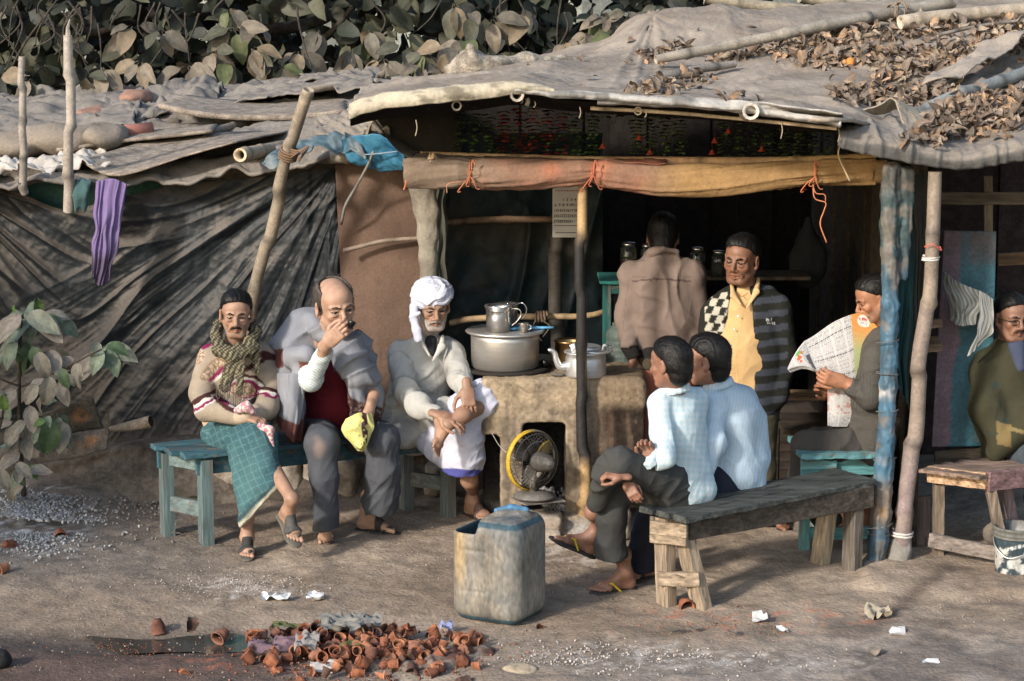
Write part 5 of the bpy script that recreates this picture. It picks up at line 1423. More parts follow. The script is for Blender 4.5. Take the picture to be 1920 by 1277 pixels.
# ================================================================== INSIDE THE SHOP
def inside():
 c = (.012, .07, .065)
 t = thing('cupboard', 'small green painted cupboard in the shade left of the man in the mauve jacket', 'cupboard', W(1190, 900, 13.1))
 x0, x1 = W(1130, 600, 13.1)[0], W(1260, 600, 13.1)[0]
 z1 = W(1140, 533, 13.1)[2]; z0 = .0
 mb = MB(); mb.box(((x0 + x1) / 2, 13.35, (z0 + z1) / 2), (x1 - x0 - .05, .4, z1 - z0 - .04), (.012, .02, .02)); mb.build('cabinet_body', PAINT, t)
 for x in (x0 + .025, x1 - .025):
  plank_obj('door_stile', (x, 13.12, z0), (x, 13.12, z1), .05, .03, c, t, up=(0, 1, 0), mat=PAINT)
 for z in (z1 - .03, .80, .05):
  plank_obj('door_rail', (x0 + .051, 13.12, z), (x1 - .051, 13.12, z), .03, .06, c, t, mat=PAINT)
 plank_obj('top_board', (x0 - .02, 13.28, z1 + .012), (x1 + .02, 13.28, z1 + .012), .40, .02, (.03, .2, .18), t, mat=PAINT)
 # shelf with glass jars
 zs = z1 + .025
 mb = MB(); mb.box((W(1370, 500, 13.3)[0], 13.4, zs - .012), (.95, .3, .02), (.07, .055, .04)); tag(mb.build('shelf', WOOD), 'dark shelf behind the two standing men', 'shelf')
 for i, (x, r, h, col, lab) in enumerate([(1178, .048, .20, (.30, .07, .02), 'glass sweet jar with orange contents left of the mauve jacket collar'), (1213, .04, .19, (.05, .04, .03), 'dark glass jar hidden behind the mauve jacket collar'),
           (1308, .046, .17, (.20, .10, .04), 'glass jar with steel lid between the two standing men, left one'), (1348, .048, .15, (.12, .11, .09), 'glass jar between the two standing men, right one')]):
  p = W(x, 520, 13.3); p[2] = zs
  t = thing('glass_jar', lab, 'jar', p, 'sweet jars on the shelf')
  mb = MB(); mb.lathe([(0, 0), (r, 0), (r, h * .8), (r * .75, h * .88), (r * .75, h * .9)], p, 20, (.3, .33, .3)); mb.build('jar_glass', GLASS, t, True)
  mb = MB(); mb.lathe([(0, .004), (r * .9, .004), (r * .9, h * .5), (0, h * .52)], p, 14, col); mb.build('contents', CLAY, t, True)
  mb = MB(); mb.lathe([(r * .8, h * .88), (r * .82, h), (0, h + .003)], p, 20, (.55, .53, .5)); mb.build('lid', STEEL, t, True)
 # calendar
 t = thing('calendar', 'paper wall calendar hanging left of the black bamboo post', 'calendar', W(1062, 445, 13.1))
 a, b = W(1036, 348, 13.12), W(1092, 445, 13.12)
 mb = MB(); mb.box(((a[0] + b[0]) / 2, 13.12, (a[2] + b[2]) / 2), (b[0] - a[0], .004, a[2] - b[2]), (.42, .40, .37)); mb.build('sheet', PAPER, t)
 mb = MB()
 mb.box(((a[0] + b[0]) / 2, 13.114, b[2] + .028), ((b[0] - a[0]) * .8, .002, .004), (.06, .05, .05))
 mb.box(((a[0] + b[0]) / 2, 13.114, b[2] + .07), ((b[0] - a[0]) * .9, .002, .004), (.08, .06, .06))
 for k in range(9):
  mb.box((a[0] + .02 + k * .017, 13.114, a[2] - .03), (.011, .002, .006), (.3, .1, .1))
 mb.build('printed_rule', PAPER, t)
 days = 0
 for r_ in range(5):
  for c_ in range(7):
   d = r_ * 7 + c_ - 1
   if 1 <= d <= 31:
    f = bpy.data.curves.new('day_number', 'FONT'); f.body = str(d); f.size = .024; f.align_x = 'CENTER'
    o_ = bpy.data.objects.new('tmp', f); COL.objects.link(o_); f.materials.append(M('ink', rough=.9, var=0, bump=0)); bpy.context.view_layer.update()
    me = bpy.data.meshes.new_from_object(o_.evaluated_get(bpy.context.evaluated_depsgraph_get())); bpy.data.objects.remove(o_)
    o = bpy.data.objects.new('day_number', me); COL.objects.link(o); o.parent = t
    q = np.array([a[0] + .018 + c_ * .023, 13.114, a[2] - .09 - r_ * .032]) - rootloc(t)
    o.location = tuple(q); o.rotation_euler = (math.pi / 2, 0, 0)
 # hanging plastic bag, low shelf board, floor boards in the dark
 s = Sdf(.02); p = W(1515, 490, 13.6); s.ell(p, (.12, .06, .17), k=.03); s.cap(p + [0, 0, .15], p + [0, 0, .28], .05, .01, k=.06); V, F = s.mesh(); V = wrinkle(V, F, s.axes, .02, 8, 14, 4)
 tag(obj('hanging_bag', V, F, CLOTH, (.022, .024, .026)), 'pale bag hanging in the dark behind the newspaper', 'bag')
 o = plank_obj('low_shelf', W(1462, 741, 12.9), W(1545, 741, 12.9), .25, .02, (.22, .15, .09), None); tag(o, 'narrow board edge catching light below the newspaper', 'shelf')
 o = plank_obj('low_shelf', W(1462, 800, 13.0), W(1600, 798, 13.0), .3, .03, (.05, .04, .03), None); tag(o, 'dark low board behind the reader\'s knees', 'shelf')
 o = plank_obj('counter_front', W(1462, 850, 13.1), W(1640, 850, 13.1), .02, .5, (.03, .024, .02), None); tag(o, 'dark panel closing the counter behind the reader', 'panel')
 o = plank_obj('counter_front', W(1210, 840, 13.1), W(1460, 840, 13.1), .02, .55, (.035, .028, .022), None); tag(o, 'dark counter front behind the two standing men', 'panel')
 # garlands of packets
 ordi = 'first second third fourth fifth sixth seventh eighth ninth tenth eleventh twelfth thirteenth'.split()
 for k in range(26):
  px = 862 + k * 27.5
  red = 925 <= px <= 1075
  mb = MB()
  n = 13
  x0 = W(px, 212, 12.75)
  z1 = W(px, 206 + (6 * math.sin(k)), 12.75)[2]; z0 = W(px, 292, 12.6)[2]
  if 1135 < px < 1175 or 1285 < px < 1345: z0 = z1 - .04
  for j in range(int((z1 - z0) / .020) + 1):
   z = z1 - j * .020
   for s_ in range(6):
    an = RNG.uniform(0, 6.28); d = np.array([math.cos(an), math.sin(an) * .5 - .2, 0]); e = np.array([-d[1], d[0], 0])
    q = np.array([x0[0] + RNG.normal(0, .011), 12.68 - RNG.uniform(0, .02), z])
    L = RNG.uniform(.034, .050)
    cc = np.array((.42, .04, .025) if red and RNG.random() < .7 else (.12, .19, .05)) * RNG.uniform(.5, 1.2)
    if RNG.random() < .25: cc = np.array((.03, .03, .03))
    mb.add([q - e * .013, q + d * L * .6 - e * .020 - [0, 0, .004], q + d * L - [0, 0, .014], q + d * L * .6 + e * .020 - [0, 0, .004], q + e * .013], [(0, 1, 2, 3, 4)], cc)
  o = mb.build('garland', PLASTIC); tag(o, ('red' if red else 'green') + ' packet strip under the eaves, ' + (ordi[k] + ' from the left' if k < 13 else ordi[25 - k] + ' from the right'), 'packet strip', 'red packet strips' if red else 'green packet strips')
 for i, (x, y, lab) in enumerate([(1130, 278, 'orange paper bell left of the black gap in the green strips'), (1198, 262, 'red paper bell under the first gap'), (1218, 290, 'red paper bell low over the ochre blind'), (1340, 268, 'red bell in the middle gap, upper left'),
         (1335, 290, 'red paper bell just above the blind at its middle'), (1428, 284, 'red paper bell left of the right hand strips'), (1366, 250, 'dim red bell right of the gap'), (1507, 356, 'red paper bell hanging below the blind near the red string'), (1535, 345, 'small red bell behind the red string')]):
  p = W(x, y, 12.5 if y < 320 else 12.2)
  mb = MB(); mb.lathe([(.004, .028), (.010, .020), (.014, .008), (.024, 0), (.023, 0), (.012, .008), (.006, .02)], p, 12, (.36, .06, .03)); mb.tube([p + [0, 0, .027], p + [0, 0, .06]], .001, 4, (.3, .1, .05))
  tag(mb.build('paper_bell', PAPER, smooth=True), lab, 'ornament')
inside()
# ================================================================== LEAVES AND TREES
def leaf_mesh(name, L, Wd, col, mat, curl=.25, cup=.2, seed=0, nu=9, nv=5, twist=0.0, vein=.4, stalk=True):
 """one leaf, base at the origin, along +y, face up"""
 rng = np.random.default_rng(seed)
 u = np.linspace(0, 1, nu); v = np.linspace(-1, 1, nv)
 U, Vv = np.meshgrid(u, v, indexing='ij'); U = U.ravel(); Vv = Vv.ravel()
 w = Wd / 2 * np.sin(np.pi * np.clip(U, 0, 1) ** .85) ** .75 * (1 - .15 * U)
 x = Vv * w
 wave = .03 * L * np.sin(U * 11 + seed) * np.abs(Vv)
 th = curl * U * (1 + .3 * rng.normal())
 y = L * U * np.cos(th * .6); z = -L * U * np.sin(th) * .6 + cup * np.abs(x) + wave
 a = twist * U
 V = np.stack([x * np.cos(a) - z * np.sin(a), y, x * np.sin(a) + z * np.cos(a)], 1)
 F = gridfaces(nu, nv)
 c = np.asarray(col, float)
 C = np.tile(c, (len(V), 1)) * (1 + .12 * rng.normal(0, 1, (len(V), 1)))
 C = mix(C, np.array(c) * 1.35, (np.abs(Vv) < .1) * vein)
 if stalk:
  n0 = len(V)
  V = np.vstack([V, [[-.003, -.12 * L, .0], [.003, -.12 * L, .0], [.002, .02, .0], [-.002, .02, .0]]])
  F = np.vstack([F, [[n0, n0 + 1, n0 + 2, n0 + 3]]]); C = np.vstack([C, np.tile(c * .6, (4, 1))])
 return make_mesh(name, V, F, mat, C)
def join_place(name, meshes, items, mat, **kw):
 """many copies of small meshes as ONE mesh"""
 src = []
 for me in meshes:
  V = np.empty(len(me.vertices) * 3); me.vertices.foreach_get('co', V)
  C = np.empty(len(me.vertices) * 4); me.attributes['Col'].data.foreach_get('color', C)
  li = np.empty(len(me.loops), int); me.loops.foreach_get('vertex_index', li)
  k = len(me.polygons[0].vertices)
  src.append((V.reshape(-1, 3), C.reshape(-1, 4)[:, :3], li.reshape(-1, k)))
 Vs, Fs, Cs, n = [], [], [], 0
 for k, loc, R, sc, tint in items:
  V, C, F = src[k]
  Vs.append(V * sc @ R.T + loc); Fs.append(F + n); Cs.append(C * tint); n += len(V)
 return obj(name, np.concatenate(Vs), np.concatenate(Fs), mat, np.concatenate(Cs), **kw)
def tree():
 root = thing('tree', 'big leafy tree with dusty brown leaves rising behind both roofs', 'tree', (-1.5, 19.5, 0))
 mb = MB()
 def br(pts, r0, r1, name='limb'):
  m = MB(); P = poly(lpx(pts), 40); P = P + .03 * np.stack([vnoise(P * 3, 2), vnoise(P * 3, 3), vnoise(P * 3, 4)], 1)
  m.tube(P, np.linspace(r0, r1, 40), 10, (.05, .043, .036)); m.build(name, WOOD, root, True)
 br([(900, 240, 19.5), (880, 120, 19.5), (810, 40, 19.3), (760, -60, 19)], .16, .10, 'trunk')
 br([(700, 230, 19.8), (560, 120, 19.5), (470, 40, 19.3), (400, -80, 19)], .14, .09, 'trunk')
 br([(840, 70, 19.3), (940, 50, 19.2), (1050, 60, 19.1), (1180, 90, 19.0)], .08, .05)
 br([(640, 150, 19.6), (760, 110, 19.4), (880, 90, 19.2)], .09, .06)
 br([(480, 60, 19.2), (600, 40, 19), (700, -10, 18.8)], .06, .04)
 br([(420, 30, 19.1), (300, 20, 18.9), (160, 60, 18.8), (40, 30, 18.6)], .08, .04)
 br([(60, 20, 18.9), (120, 40, 18.9), (220, 30, 18.9)], .10, .07)
 br([(560, 110, 19), (620, 60, 18.6), (660, 10, 18.4)], .04, .02); br([(380, 100, 18.8), (460, 110, 18.6), (560, 130, 18.6)], .05, .03)
 br([(20, 130, 18.2), (60, 60, 18.0), (110, -10, 18)], .012, .006, 'twig')
 for k in range(34):
  x = RNG.uniform(0, 320) if k < 22 else RNG.uniform(300, 1100); Y = RNG.uniform(16.9, 18)
  y0 = RNG.uniform(-20, 40); br([(x, y0, Y), (x + RNG.uniform(-30, 30), y0 + 40, Y), (x + RNG.uniform(-60, 60), y0 + RNG.uniform(60, 130), Y)], .009, .004, 'twig')
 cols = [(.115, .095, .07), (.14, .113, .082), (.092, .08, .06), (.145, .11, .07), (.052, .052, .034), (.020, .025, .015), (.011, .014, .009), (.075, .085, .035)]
 big = [leaf_mesh('leaf', .30, .165, cols[k % 4] if k < 9 else cols[7 if k == 11 else 4], LEAF, .4 + .15 * (k % 3), .25, k) for k in range(12)]
 items = []
 def cluster(px, py, Y, n, bright, sc):
  c = W(px, py, Y); bright *= RNG.uniform(.6, 1.15)
  for j in range(n):
   an = RNG.uniform(0, 6.28); el = RNG.uniform(-1.45, .05)
   d = nrm([math.cos(an) * math.cos(el), math.sin(an) * math.cos(el) * .8 - .35, math.sin(el)])
   up = nrm([RNG.normal(0, .35), -.8 + RNG.normal(0, .3), .65 + RNG.normal(0, .3)])
   R = frame(d, up)
   items.append((int(RNG.integers(0, 12)), c + d * .05, R, sc * RNG.uniform(.65, 1.15), bright * RNG.uniform(.4, 1.1), Y))
 # foreground sprays, dusty and lit
 for (x, y, n, Y) in [(190, 130, 9, 16.9), (250, 55, 8, 17.2), (160, 145, 6, 16.9), (265, 120, 7, 17), (300, 60, 6, 17), (420, 120, 8, 17), (440, 60, 8, 17.1), (480, 55, 6, 17.2), (400, 100, 7, 17), (350, 130, 7, 17), (520, 130, 6, 17), (430, 20, 6, 17.2), (600, 60, 5, 17.4), (470, 95, 8, 17.0),
      (660, 95, 8, 16.6), (690, 60, 7, 16.8), (720, 115, 9, 16.5), (760, 90, 6, 16.6), (800, 100, 8, 16.5), (840, 95, 8, 16.4), (780, 130, 6, 16.5), (870, 80, 5, 16.6), (880, 30, 6, 16.8), (920, 40, 6, 16.8), (990, 30, 5, 16.9), (850, 10, 5, 16.8), (640, 130, 7, 16.6), (560, 100, 5, 17.2), (330, 165, 5, 16.9), (60, 150, 4, 17.2), (720, 150, 6, 16.4), (770, 150, 5, 16.4), (820, 135, 5, 16.4)]:
  cluster(x, y - 8, Y, max(3, n - 3), .85, .80)
 for (x, y, n, Y) in [(1060, 75, 9, 17), (1090, 85, 9, 16.9), (1140, 30, 9, 17), (1180, 20, 9, 17), (1040, 100, 6, 17), (1110, 60, 8, 17), (1210, 30, 8, 17.2), (1150, 60, 7, 16.8), (1240, 5, 6, 17.4), (1080, 110, 6, 16.8)]:
  cluster(x, y, Y, n, .8, .58)
 items.sort(key=lambda i: i[5])
 for k, loc, R, sc, br_, Y in items[:300]: place('leaf', big[k], loc, R, sc, root)
 rest = [(k, loc, R, sc, b) for k, loc, R, sc, b, Y in items[300:]]
 # dark inner mass with gaps
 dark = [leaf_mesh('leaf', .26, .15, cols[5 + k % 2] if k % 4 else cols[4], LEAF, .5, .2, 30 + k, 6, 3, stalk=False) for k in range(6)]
 drest = []
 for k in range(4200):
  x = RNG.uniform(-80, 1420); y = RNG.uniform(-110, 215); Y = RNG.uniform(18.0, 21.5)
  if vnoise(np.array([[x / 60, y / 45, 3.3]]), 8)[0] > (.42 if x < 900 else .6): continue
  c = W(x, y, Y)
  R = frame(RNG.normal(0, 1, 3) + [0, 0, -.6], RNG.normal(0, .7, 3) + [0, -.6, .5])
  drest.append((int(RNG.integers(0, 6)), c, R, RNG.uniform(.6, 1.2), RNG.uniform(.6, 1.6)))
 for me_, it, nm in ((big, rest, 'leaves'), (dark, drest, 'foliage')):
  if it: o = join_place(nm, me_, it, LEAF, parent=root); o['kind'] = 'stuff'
 # crown continuing overhead, out of frame
 it = []
 for k in range(1500):
  c = np.array([RNG.normal(-1.5, 3.2), RNG.uniform(17.5, 23), RNG.uniform(3.6, 6.5)])
  it.append((int(RNG.integers(0, 6)), c, frame(RNG.normal(0, 1, 3), RNG.normal(0, .7, 3) + [0, 0, 1]), RNG.uniform(1, 1.6), 1))
 o = join_place('foliage', dark, it, LEAF, parent=root); o['kind'] = 'stuff'
 mb = MB(); mb.box((0, 31, 3.2), (34, .4, 6.8), (.26, .27, .24))
 t = thing('building', 'pale yellowish building wall far behind the tree, glimpsed through leaves', 'building', (0, 31, 0)); mb.build('wall', MUD, t)
 for k in range(8):
  mb = MB(); mb.box((-7 + k * 2.1, 30.78, 2.2), (.9, .06, 1.1), (.12, .13, .12)); mb.build('window', PAINT, t)
tree()
def side_tree():
 # the roadside tree at the left whose shade falls on the tarp wall and the road
 root = thing('tree', 'roadside tree standing just outside the left edge of the picture', 'tree', (-9.8, 6.5, 0))
 mb = MB(); mb.tube(poly([(-9.8, 6.5, 0), (-9.7, 6.6, 1.5), (-9.8, 6.7, 3.2)], 12), np.linspace(.28, .18, 12), 10, (.10, .08, .06)); mb.build('trunk', WOOD, root, True)
 dk = [leaf_mesh('leaf', .30, .17, (.06, .08, .035), LEAF, .4, .2, 60 + k, 5, 3, stalk=False) for k in range(3)]
 it = []
 for k in range(3200):
  d = RNG.normal(0, 1, 3); d = d / np.linalg.norm(d) * RNG.uniform(.3, 1) ** .5
  it.append((k % 3, np.array([-9.6, 6.9, 4.2]) + d * [1.9, 2.6, 1.5], frame(RNG.normal(0, 1, 3), RNG.normal(0, .8, 3) + [0, 0, 1]), RNG.uniform(.8, 1.3), 1))
 o = join_place('foliage', dk, it, LEAF, parent=root); o['kind'] = 'stuff'
side_tree()
def roof_leaves():
 cols = [(.175, .132, .10), (.17, .132, .106), (.13, .105, .085), (.23, .15, .095), (.12, .09, .07), (.25, .205, .16), (.30, .20, .13)]
 ms = [leaf_mesh('dry_leaf', .10, .052, cols[k % 7], DRYLEAF, .9 + .5 * (k % 3), 1.1 - .5 * (k % 4), k, 7, 5, twist=1.2 * (k % 3 - 1), vein=.3) for k in range(14)]
 dg = bpy.context.evaluated_depsgraph_get()
 roofs = [bpy.data.objects['stall_roof'], bpy.data.objects['grey_tarp_roof']]
 def drop(px, py):
  x = (px - 960) / FPX; u = -(py - 638.5) / FPX
  d = Vector((x, _c + u * _s, -_s + u * _c)).normalized(); o_ = Vector((0, 0, CAM_H)); best = None
  for r in roofs:
   ok, loc, n, _ = r.evaluated_get(dg).ray_cast(o_ - r.location, d)
   if ok:
    loc = loc + r.location; t = (loc - o_).length
    if best is None or t < best[0]: best = (t, np.array(loc), np.array(n))
  return best
 bpy.context.view_layer.update(); dg = bpy.context.evaluated_depsgraph_get()
 zones = [((1440, 100, 1640, 62), 15, 190), ((1560, 75, 1760, 55), 16, 150), ((1500, 118, 1800, 100), 13, 190), ((1640, 150, 1800, 120), 15, 120), ((1760, 110, 1920, 85), 16, 130), ((1560, 180, 1720, 190), 12, 130), ((1660, 190, 1800, 175), 13, 110),
   ((1740, 245, 1920, 215), 21, 420), ((1780, 205, 1920, 190), 14, 140), ((1700, 255, 1780, 262), 9, 30), ((1340, 112, 1440, 100), 8, 50), ((1200, 110, 1300, 98), 9, 40), ((1240, 165, 1330, 155), 10, 40), ((1700, 60, 1900, 40), 12, 90), ((1180, 175, 1260, 170), 8, 24), ((1300, 186, 1420, 190), 5, 12), ((1830, 70, 1920, 60), 12, 60)]
 pts = []
 for (x0, y0, x1, y1), sd, n in zones:
  for k in range(int(n * 1.7)):
   t = RNG.uniform(); pts.append((x0 + (x1 - x0) * t + RNG.normal(0, 6), y0 + (y1 - y0) * t + RNG.normal(0, sd * .62)))
 pts += [(1090, 162), (1192, 78), (1172, 128), (1185, 122), (1090, 115), (990, 122), (1245, 58), (1310, 57), (1400, 52), (1120, 150), (1565, 150), (1590, 128), (1480, 70), (1245, 132)]
 good = []
 for (x, y) in pts:
  if y < 4: continue
  b = drop(x, y)
  if b is None or b[2][2] < .1: continue
  n = nrm(b[2]); up = nrm(n + RNG.normal(0, .45, 3)); R = frame(RNG.normal(0, 1, 3), up)
  good.append((b[0], int(RNG.integers(0, 14)), b[1] + n * RNG.uniform(.004, .035), R, RNG.uniform(.55, 1.1)))
 good.sort(key=lambda g: g[0]); zone = lambda p: 'at the right edge of the roof' if p[0] > 2.3 else 'round the blue grey bamboo' if p[0] > 1.75 else 'at the middle of the roof' if p[0] > 1.1 else 'on the left part of the stall roof'
 for i, (t, k, loc, R, sc) in enumerate(good[:290]):
  tag(place('dry_leaf', ms[k], loc, R, sc), 'curled brown dry leaf ' + zone(loc), 'leaf', 'dry leaves ' + zone(loc))
 if good[290:]:
  o = join_place('dry_leaves', ms, [(k, loc, R, sc, 1) for t, k, loc, R, sc in good[290:]], DRYLEAF); tag(o, 'brown dry leaves carpeting the far part of the tarp roof', 'leaves', kind='stuff')
 b = drop(1594, 126)
 if b: mb = MB(); mb.ball(b[1] + [0, 0, .03], .028, (.52, .21, .06)); mb.ball(b[1] + [-.03, 0, .03], (.02, .02, .016), (.4, .2, .08)); tag(mb.build('dry_fruit', CLAY, smooth=True), 'small orange fruit fallen on the tarp roof', 'fruit')
roof_leaves()
def plants():
 mk = lambda c, k, n='leaf': leaf_mesh(n, .27, .15, c, LEAF, .35 + .2 * (k % 3), .3, 80 + k, 11, 7)
 dustg = [mk((.155, .165, .125), 0), mk((.12, .15, .11), 1), mk((.18, .165, .135), 2), mk((.10, .135, .09), 3), mk((.20, .175, .145), 4), mk((.04, .07, .032), 5), mk((.09, .15, .045), 6)]
 t = thing('shrub', 'young shrub with large dusty leaves growing at the left edge in front of the tarp', 'plant', W(38, 905, 12.5))
 def stem(pts, r0, r1):
  m = MB(); m.tube(poly(lpx(pts), 16), np.linspace(r0, r1, 16), 7, (.06, .05, .04)); m.build('stem', WOOD, t, True)
 stem([(45, 930, 12.5), (38, 820, 12.5), (36, 680, 12.45), (40, 600, 12.4)], .016, .008); stem([(40, 725, 12.45), (90, 705, 12.4), (140, 680, 12.3), (190, 655, 12.25)], .007, .005)
 stem([(38, 725, 12.45), (0, 710, 12.4), (-30, 690, 12.4)], .007, .005); stem([(45, 800, 12.4), (70, 782, 12.3), (100, 782, 12.25)], .006, .004); stem([(-30, 900, 12.3), (0, 800, 12.3), (10, 740, 12.2)], .01, .006)
 L_ = [((60, 592), (52, 645), 1, 1.0), ((66, 590), (118, 640), 4, 1.15), ((40, 590), (-14, 640), 4, 1.1), ((42, 585), (12, 600), 1, .9), ((72, 585), (72, 560), 6, .35), ((50, 588), (112, 620), 0, 1.1), ((30, 590), (25, 572), 6, .5), ((36, 592), (20, 575), 6, .45), ((80, 600), (112, 590), 5, .6),
  ((30, 640), (-6, 668), 0, .9), ((32, 640), (0, 690), 1, .95), ((20, 635), (60, 660), 2, .9), ((60, 650), (82, 700), 5, .9), ((56, 650), (18, 700), 5, 1.0), ((70, 660), (90, 712), 2, .9), ((48, 640), (42, 700), 5, .8),
  ((192, 655), (168, 702), 1, 1.05), ((200, 655), (222, 706), 3, 1.15), ((205, 650), (258, 672), 0, 1.0), ((185, 660), (140, 715), 4, 1.15), ((200, 648), (240, 650), 5, .8), ((150, 680), (130, 730), 2, 1.0), ((115, 690), (122, 730), 5, .9),
  ((92, 705), (90, 768), 2, 1.2), ((70, 720), (40, 760), 2, 1.0), ((30, 730), (-10, 770), 4, 1.1), ((10, 740), (-20, 745), 2, 1.0), ((48, 790), (16, 812), 2, 1.0), ((55, 760), (62, 812), 4, 1.1), ((40, 800), (-8, 838), 2, 1.1), ((100, 785), (86, 866), 5, 1.2), ((108, 782), (128, 845), 1, 1.1),
  ((88, 780), (92, 796), 1, .55), ((84, 785), (64, 800), 6, .5), ((75, 800), (60, 830), 1, .7), ((46, 820), (52, 850), 4, 1.1), ((20, 800), (18, 830), 2, 1.0), ((38, 850), (-10, 880), 4, 1.2), ((30, 870), (60, 890), 2, 1.0), ((8, 770), (6, 740), 6, .4), ((0, 850), (-26, 860), 4, 1.1),
  ((45, 870), (20, 900), 5, .8), ((60, 870), (70, 900), 6, .4), ((30, 880), (40, 910), 5, .6), ((0, 880), (15, 920), 2, .8), ((78, 775), (70, 745), 4, .8)]
 for (a, b, k, sc) in L_:
  Y = 12.35 + RNG.uniform(-.18, .12); A = W(*a, Y); B = W(*b, Y - .07)
  L = np.linalg.norm(B - A) / .27
  R = frame(B - A, (RNG.normal(0, .2), -.75, .65 + RNG.normal(0, .15)))
  place('leaf', dustg[k], A, R, max(L, .5 * sc), t)
  if k < 6: place('leaf', dustg[(k + 2) % 5], A + [RNG.normal(0, .05), .10, RNG.normal(-.04, .05)], frame(B - A + RNG.normal(0, .07, 3), (RNG.normal(0, .3), -.75, .65)), max(L, .5 * sc) * RNG.uniform(.7, 1.1), t)
 # stray small plants and leaf litter by the plinth
 for i, (x, y, n, lab) in enumerate([(205, 925, 6, 'small green weed on the rubble left of the blue bench'), (345, 940, 3, 'tiny green sprout behind the left legs of the blue bench'), (60, 900, 7, 'low weeds at the foot of the large leaved shrub'), (175, 880, 4, 'little seedling where the rubble meets the plinth')]):
  c = G(x, y); t = thing('weed', lab, 'plant', c)
  for k in range(n):
   d = nrm([RNG.normal(0, 1), RNG.normal(0, .6) - .3, RNG.uniform(.1, .8)])
   place('leaf', dustg[(6, 5, 1)[k % 3]], c + [0, 0, .02] + d * .02, frame(d, (0, -.5, 1)), RNG.uniform(.22, .42), t)
 for i, (x, y, c, s_) in enumerate([(150, 938, (.20, .18, .155), .8), (105, 945, (.2, .17, .14), .9), (180, 918, (.19, .15, .13), .7), (190, 895, (.30, .15, .09), .4), (275, 996, (.19, .16, .13), .35), (1245, 1190, (.16, .13, .1), .45), (1300, 1192, (.2, .165, .13), .4), (1380, 1200, (.18, .14, .11), .4), (1640, 1224, (.22, .18, .14), .45), (160, 862, (.14, .1, .08), .3), (20, 905, (.22, .13, .1), .6), (320, 1010, (.2, .17, .13), .3)]):
  place('fallen_leaf', leaf_mesh('fallen_leaf', .22, .13, c, DRYLEAF, .3, .2, 120 + i), G(x, y) + [0, 0, .03], frame(RNG.normal(0, 1, 3) * [1, 1, .1], (0, 0, 1)), s_)
  o = COL.objects[-1]; tag(o, ['broad grey leaf lying highest on the rubble', 'grey leaf on the rubble nearest the shrub', 'grey curled leaf beside the small weed', 'orange brown dead leaf by the plinth', 'scrap of leaf left of the bench legs', 'dark leaf scrap right below the front bench', 'dry leaf scrap beside the dark one below the front bench', 'dry leaf right of the shard scatter',
         'dry leaf near the right bottom corner', 'tiny dead leaf under the plank', 'dead leaf at the foot of the shrub', 'little leaf scrap in front of the left bench leg'][i], 'leaf')
 # boards, bark roll
 def bd(pts, lab, c, name='board'):
  V, U, Vv = loft([lpx(pts[0]), lpx(pts[1])], 30, 14); V[:, 1] += .01 * vnoise(V * 9, 3)
  C = mix(c, (.26, .12, .05), sstep(.5, .1, np.hypot((U - .72) * 2.2, (Vv - .45) * 1.4)) * .8 * sstep(-.4, .4, vnoise(V * 30, 3) + .3)); o = obj(name, V, gridfaces(30, 14), WOOD, C * (1 + .15 * fbm(V * 14, 3, 3))[:, None]); solid(o, .012); tag(o, lab, 'board')
 bd([[(60, 782, 12.75), (120, 762, 12.75), (174, 746, 12.75)], [(70, 830, 12.8), (130, 812, 12.8), (194, 802, 12.8)]], 'upper rusty stained board behind the shrub', (.085, .075, .06))
 bd([[(80, 822, 12.65), (140, 812, 12.65), (205, 804, 12.65)], [(70, 868, 12.6), (140, 858, 12.6), (200, 842, 12.6)]], 'lower dusty board with a pale yellow stain behind the shrub', (.13, .11, .09))
 mb = MB(); mb.tube(lpx([(198, 806, 12.8), (240, 800, 12.8), (284, 790, 12.75)]), [.012, .030, .036], 14, (.22, .18, .14), caps=False); mb.tube(lpx([(200, 806, 12.8), (240, 800, 12.8), (283, 790, 12.75)]), [.008, .024, .030], 14, (.07, .05, .04), caps=False)
 tag(mb.build('bark_roll', WOOD, smooth=True), 'rolled piece of bark lying on the plinth beside the boards', 'bark')
 mb = MB(); mb.beam(W(200, 812, 12.6), W(201, 775, 12.65), .016, .012, (.10, .08, .06), (0, 1, 0)); tag(mb.build('peg', WOOD), 'short dark peg standing at the end of the lower board', 'stick')
plants()
# ================================================================== CUPS, CAN, LITTER
def kulhad(seed, broken=False, col=(.40, .155, .075)):
 s = 1 + .12 * math.sin(seed * 2.3)
 prof = [(0, 0), (.018, 0), (.019, .004), (.025 * s, .022), (.029 * s, .040), (.0285, .050), (.033, .058), (.0335, .061), (.030, .060), (.026, .050), (.025 * s, .036), (.018, .010), (0, .007)]
 mb = MB(); c = np.array(col); inner = c * .35
 cs = [c * .9] * 6 + [c * 1.1] * 3 + [c * .75] + [inner] * 3
 mb.lathe(prof, (0, 0, 0), 16, np.array(cs), noise=.0012)
 V, F, C = np.concatenate(mb.V), mb.F, np.concatenate(mb.C)
 if broken:
  a = np.arctan2(V[:, 1], V[:, 0]); keep = (np.abs(a) < 1.3 + .3 * np.sin(V[:, 2] * 200 + seed))
  F = [f for f in F if all(keep[i] for i in f)]
 C = mix(C, C * .55, sstep(.1, .6, fbm(V * 40 + seed, seed, 2)))
 return make_mesh('clay_cup', V, F, CLAY, C)
